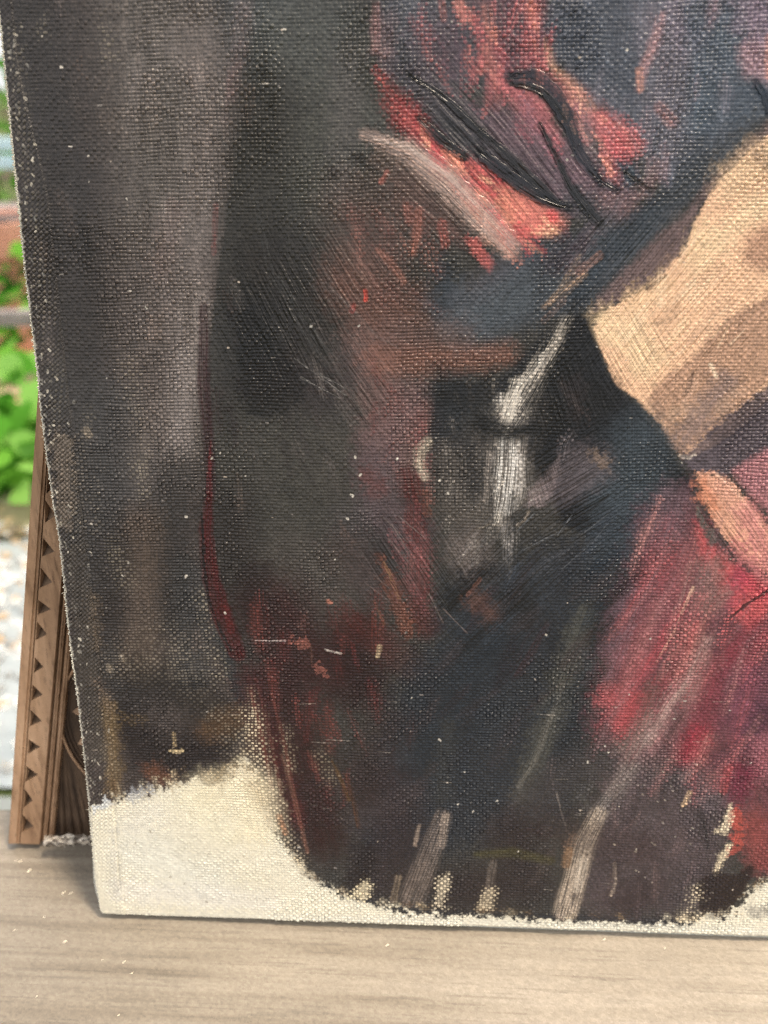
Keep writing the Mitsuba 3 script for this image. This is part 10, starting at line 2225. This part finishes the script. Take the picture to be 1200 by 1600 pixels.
# thick strokes of paint standing off the cloth
for h, pts in [(0.10,[(101.27,261.18,1),(113.37,256.91,3.2),(124.15,249.31,4),(133.29,240.46,3.8),(142.57,231.81,2.8)]),(0.50,[(115.98,265.48,1),(122.22,259.72,1.6),(128.66,255.37,1.2)]),(0.40,[(113.3,276.18,.6),(122.06,270.96,1),(130.94,263.46,1.2),(141.75,254.52,1.4),(150.92,246.14,1.6),(155.51,242.74,.8)]),(0.50,[(132.88,256.29,1.6),(140.11,250.92,2),(151.01,244.13,1.6),(158.22,241.86,1)]),(0.50,[(140.66,275.03,1.6),(146.16,274.92,2.4),(151.83,271.06,2.6),(156.67,264,2.2),(160.07,255.89,1.6),(166.64,248.42,1.2),(171.16,246.22,.6)]),(0.50,[(141.06,273.45,.6),(148,272.07,1),(153.01,268.04,.8),(155.98,264.01,.4)]),(0.50,[(148.89,263.65,.4),(153.26,255.99,.8),(157.9,247.71,1),(162.65,241.81,1.6),(166.63,237.56,1.4)]),(0.40,[(205.5,272.86,1),(208.23,269.4,1),(209.4,265.01,.6)]),(0.40,[(172.39,251.14,.4),(176.23,248.63,.6),(180.42,246.27,.4)])]:
    pts = np.array(pts); d = np.r_[0, np.cumsum(np.hypot(*np.diff(pts[:, :2], axis=0).T))]
    n = max(int(d[-1]/.35), 8); s = np.linspace(0, d[-1], n)
    from scipy.interpolate import PchipInterpolator
    c = np.stack([PchipInterpolator(d, pts[:, k])(s) for k in range(3)], -1)
    t = np.gradient(c[:, :2], axis=0); t /= np.linalg.norm(t, axis=1, keepdims=True); nn = np.stack([-t[:, 1], t[:, 0]], -1)
    taper = np.clip(np.minimum(s, d[-1]-s)/1.2, .08, 1)**.5
    NA = 25; ac = np.linspace(-1, 1, NA); V, UVs = [], []
    for i in range(n):
        r = 1.05*c[i, 2]*taper[i]*(.75+.5*float(noise2(np, np.array(s[i]*.55+h*9), np.array(3.5), 45.0)))
        for a in ac:
            pu, pv = c[i, :2]+nn[i]*a*r
            z = .10+.75*h*(1-a*a)**.5*taper[i]*(.3+1.1*float(noise2(np, np.array(s[i]*.28), np.array(a*1.3), 46.0))) - .5*h*float(noise2(np, np.array(a*7.+h*30), np.array(s[i]*.13), 44.0))*(1-a*a) - .22*(abs(a) > .99)
            z += .10*float(noise2(np, np.array(pu*2.2), np.array(pv*2.2), 41.0))
            V.append((pu, pv, z)); UVs.append((pu, pv))
    q4 = [(i*NA+k, i*NA+k+1, (i+1)*NA+k+1, (i+1)*NA+k) for i in range(n-1) for k in range(NA-1)]
    V = np.array(V); V[:, 2] += .5*(.35*np.sin(V[:, 0]*.021+V[:, 1]*.013) + .2*np.sin(V[:, 1]*.045+V[:, 0]*.02))
    q4 = np.array(q4); f3 = np.vstack([q4[:, [0, 2, 1]], q4[:, [0, 3, 2]]])
    key = put('brush_stroke', (V @ BF[:3, :3].T + BF[:3, 3], f3), 'thick_paint', painting, smooth=True, uv=np.array(UVs))
    labels[key] = {'label': 'thick blue-black ridge of paint' if h > .2 else 'pale beige stroke dragged with a dry brush'}

# ------------------------------------------------------------------ small things on the seat
spl = thing('lint_strip', 'frayed grey strip of lint lying at the foot of the carved chair back', 'lint')
t = np.linspace(0, 1, 26); rng = random.Random(12); parts = []
for k in range(5):
    c = np.stack([-.030+.019*t, np.full(26, .0252)+.0010*(k-2)*.6, SEAT+.0055+.0030*t**.3+.0006*np.sin(t*9+k)-.0012*(k % 3)], -1)
    parts.append(tube(c, .0008+.0003*np.sin(t*23+k), 6))
for k in range(40):
    x = -.030+.019*rng.random(); p = np.array([x, .0245+rng.uniform(0, .002), SEAT+.0075]); e = p+np.array([rng.uniform(-.003, .003), rng.uniform(-.002, .001), rng.uniform(-.004, .002)])
    parts.append(tube([p, (p+e)/2+[0, 0, .0005], e], [.00025, .0002, .0001], 4))
put('strand', trimesh.util.concatenate(parts), 'lint', spl, smooth=True)
rng = random.Random(21)
for (x, y, s, a) in [(np.float64(-0.0429), np.float64(0.0221), 0.00051, 1.0), (np.float64(-0.041), np.float64(0.0219), 0.00082, 0.73), (np.float64(-0.0354), np.float64(0.0179), 0.00102, 1.12), (np.float64(-0.0179), np.float64(0.0092), 0.00092, 1.19), (np.float64(-0.0151), np.float64(0.0091), 0.00071, 0.85), (np.float64(-0.0212), np.float64(-0.0007), 0.00051, 1.2), (np.float64(-0.0298), np.float64(-0.006), 0.00051, 0.72), (np.float64(-0.0094), np.float64(-0.0097), 0.00092, 0.55), (np.float64(0.0144), np.float64(-0.0159), 0.00061, 0.92), (np.float64(0.0064), np.float64(-0.0153), 0.00041, 0.52), (np.float64(0.0184), np.float64(-0.0197), 0.00051, 0.64), (np.float64(0.0188), np.float64(-0.0333), 0.00051, 0.79), (np.float64(-0.0113), np.float64(-0.0286), 0.00041, 0.93), (np.float64(0.1065), np.float64(-0.0063), 0.00082, 0.61), (np.float64(0.1836), np.float64(-0.0012), 0.00071, 0.53), (np.float64(0.2042), np.float64(-0.0034), 0.00051, 1.11)]:
    c = trimesh.creation.icosphere(1, 1.0); c.vertices *= 1+.3*np.array([[rng.uniform(-1, 1)] for _ in c.vertices]); c.vertices *= [s, s*.42, s*.3]
    c.apply_transform(trimesh.transformations.rotation_matrix(a, [0, 0, 1])); c.apply_translation([x, y, SEAT-.0026+s*.25])
    k = put('crumb', c, 'crumb_white', smooth=True)
    labels[k] = {'label': 'tiny pale crumb lying on the weathered wooden seat', 'category': 'crumb', 'group': 'pale crumbs scattered on the wooden seat'}

# ------------------------------------------------------------------ garden behind, far out of focus
def leaf_bsdf(c, t=.9):
    c = lin(c); return {'type': 'principledthin', 'base_color': {'type': 'rgb', 'value': c}, 'roughness': .5, 'diff_trans': t, 'spec_trans': 0.0}
for k, c in enumerate([(116,176,66), (92,156,54), (146,198,100), (58,112,44), (168,206,122)]): scene[f'leaf_green_{k+1}'] = leaf_bsdf(c)
scene['stem_mat'] = principled(lin((96,88,52)), .8, .2)
def leaf_mesh(L, w, bend):
    xs = np.linspace(0, 1, 7); V, Fc = [], []
    for x in xs:
        hw = w*math.sin(math.pi*min(x**.75, 1))*.5+.0005
        for y in (-1, 0, 1): V.append((x*L, y*hw, -bend*L*x*x+.18*hw*abs(y)))
    for i in range(6):
        for k in range(2):
            a = i*3+k; Fc += [(a, a+3, a+4), (a, a+4, a+1)]
    return trimesh.Trimesh(V, Fc, process=False)
LEAVES = {}
def plant(name, label, cat, cx, cy, z0, rx, ry, h, n_parts, n_stuff, L, greens, seed, group=None):
    rng = random.Random(seed); t = thing(name, label, cat, group)
    sm_ = []
    for k in range(9):
        a = rng.uniform(0, 6.28); e = np.array([cx+rx*.7*math.cos(a), cy+ry*.7*math.sin(a), z0+h*rng.uniform(.6, .95)]); b = np.array([cx+rx*.15*math.cos(a), cy+ry*.15*math.sin(a), z0])
        sm_.append(tube([b, (b+e)/2+[0, 0, h*.12], e], [.007, .005, .002], 5))
    put('stem', trimesh.util.concatenate(sm_), 'stem_mat', t, smooth=True)
    rest = {}
    for k in range(n_parts+n_stuff):
        while True:
            q_ = np.array([rng.uniform(-1, 1), rng.uniform(-1, 1), rng.uniform(-1, 1)])
            if .25 < np.linalg.norm(q_) < 1: break
        p = np.array([cx+rx*q_[0], cy+ry*q_[1], z0+h*(.5+.5*q_[2])+.02])
        if math.sin(p[0]*17+seed)+math.sin(p[2]*19+p[1]*11) < -1.15: continue
        s = L*rng.uniform(.7, 1.2); g = greens[min(int(rng.random()*len(greens)), len(greens)-1)]
        R_ = trimesh.transformations.euler_matrix(rng.uniform(-.7, .7), rng.uniform(-.5, .7), rng.uniform(0, 6.28))
        M = trimesh.transformations.translation_matrix(p) @ R_ @ np.diag([s, s, s, 1])
        if k < n_parts:
            shp = (k % 3); kk = (shp, g)
            if kk not in LEAVES: LEAVES[kk] = mikit.ply(leaf_mesh(1., (.55, .7, .62)[shp], (.15, .3, .05)[shp]), f'leaf_green_{g}', smooth=True)
            key = key_leaf(t); scene[key] = {**LEAVES[kk], 'to_world': T(M.tolist())}
        else:
            m = leaf_mesh(1., .62, .2); m.apply_transform(M); rest.setdefault(g, []).append(m)
    for g, ms in rest.items():
        k = put('leaves', trimesh.util.concatenate(ms), f'leaf_green_{g}', t, smooth=True); labels[k] = {'kind': 'stuff'}
    return t
COUNT = {}
def key_leaf(t):
    COUNT[t] = COUNT.get(t, -1)+1
    return f'{t}__leaf' + (f'_{COUNT[t]:03d}' if COUNT[t] else '')
plant('leafy_plant', 'bright green leafy plant at the edge of the pale path', 'plant', -.80, 1.24, -.02, .34, .25, .27, 90, 260, .085, [1, 1, 2, 3], 5)
plant('leafy_plant', 'darker green leafy plant behind the weathered rail', 'plant', -.72, 1.85, 0, .40, .22, .40, 60, 200, .085, [1, 2, 4, 3], 6)
plant('leafy_plant', 'green plant by the path, right behind the carved chair', 'plant', -.05, 1.36, 0, .36, .22, .32, 0, 260, .085, [1, 1, 2, 4], 8)
plant('tall_bush', 'tall yellow-green bush at the back of the garden', 'bush', -1.6, 3.4, 0, .95, .5, 1.9, 60, 1000, .11, [5, 3, 1, 5], 7)
plant('tall_bush', 'wide green bush at the back right of the garden, behind the painting', 'bush', .6, 3.8, 0, 1.2, .5, 1.6, 0, 700, .11, [1, 3, 2, 4], 9)
scene['weathered_mat'] = principled(wood((104,98,94), (136,128,126), (162,154,152), 6., 90., 90., 2.2), .8, .2)
fence = thing('garden_rail', 'weathered grey wooden rail in front of the plants', 'rail')
m = bevel_box(3.4, .03, .036, .003); m.apply_translation([-.9, 1.62, .238]); put('rail', m, 'weathered_mat', fence, smooth=30)
for x in (-2.2, -.2, .6):
    m = bevel_box(.05, .03, .34, .003); m.apply_translation([x, 1.655, .17]); put('post', m, 'weathered_mat', fence, smooth=30)
scene['terracotta'] = principled(lambda p, n, uv: mikit.mix(lin((176,120,100)), lin((206,160,142)), mikit.fbm(p.x*20, p.y*20, p.z*20, 3)), .8, .2)
pot = thing('flower_pot', 'pinkish terracotta flower pot standing among the plants', 'pot')
prof = [(0, 0), (.11, 0), (.165, .34), (.18, .34), (.185, .43), (.165, .43), (.155, .36), (0, .36)]
m = trimesh.creation.revolve(prof, sections=40); m.apply_translation([-1.19, 2.15, -.04]); put('body', m, 'terracotta', pot, smooth=35)
m = trimesh.creation.cylinder(.153, .02, sections=32); m.apply_translation([-1.19, 2.15, .34]); put('soil', m, 'stem_mat', pot)
scene['pale_blue'] = principled(lambda p, n, uv: mikit.mix(lin((170,206,214)), lin((214,234,238)), mikit.fbm(p.x*14, p.y*14, p.z*14, 3)), .6, .3)
bench = thing('painted_bench', 'pale blue painted garden bench far behind the painting', 'bench')
for z in (.50, .555):
    m = bevel_box(2.4, .03, .042, .004); m.apply_translation([-1.9, 2.65, z]); put('slat', m, 'pale_blue', bench, smooth=30)
m = bevel_box(2.4, .34, .03, .004); m.apply_translation([-1.9, 2.46, .36]); put('seat', m, 'weathered_mat', bench, smooth=30)
for x in (-3.0, -.9):
    m = bevel_box(.05, .05, .57, .004); m.apply_translation([x, 2.69, .29]); put('post', m, 'weathered_mat', bench, smooth=30)
    m = bevel_box(.05, .05, .34, .004); m.apply_translation([x, 2.33, .172]); put('leg', m, 'weathered_mat', bench, smooth=30)

# loose gravel on the path
rng = random.Random(77); stones = [[], [], []]
base = trimesh.creation.icosphere(0, 1.0)
for k in range(2600):
    x, y = rng.uniform(-1.1, .5), rng.uniform(.44, 1.04); r = rng.uniform(.004, .012)
    m = base.copy(); m.vertices = m.vertices*[r, r*rng.uniform(.6, 1), r*rng.uniform(.4, .7)]*(1+.25*np.array([[rng.uniform(-1, 1)] for _ in range(12)]))
    m.apply_transform(trimesh.transformations.rotation_matrix(rng.uniform(0, 6.3), [0, 0, 1])); m.apply_translation([x, y, .008+r*.25]); stones[k % 3].append(m)
for i, c in enumerate(((150, 152, 150), (214, 214, 210), (186, 164, 136))):
    scene[f'stone_mat_{i+1}'] = principled(lin(c), .85, .2)
    k = f'gravel__{i+1:03d}'; scene[k] = mikit.ply(trimesh.util.concatenate(stones[i]), f'stone_mat_{i+1}')
labels['gravel'] = {'label': 'pale loose gravel scattered over the path behind the chair', 'category': 'gravel', 'kind': 'stuff'}
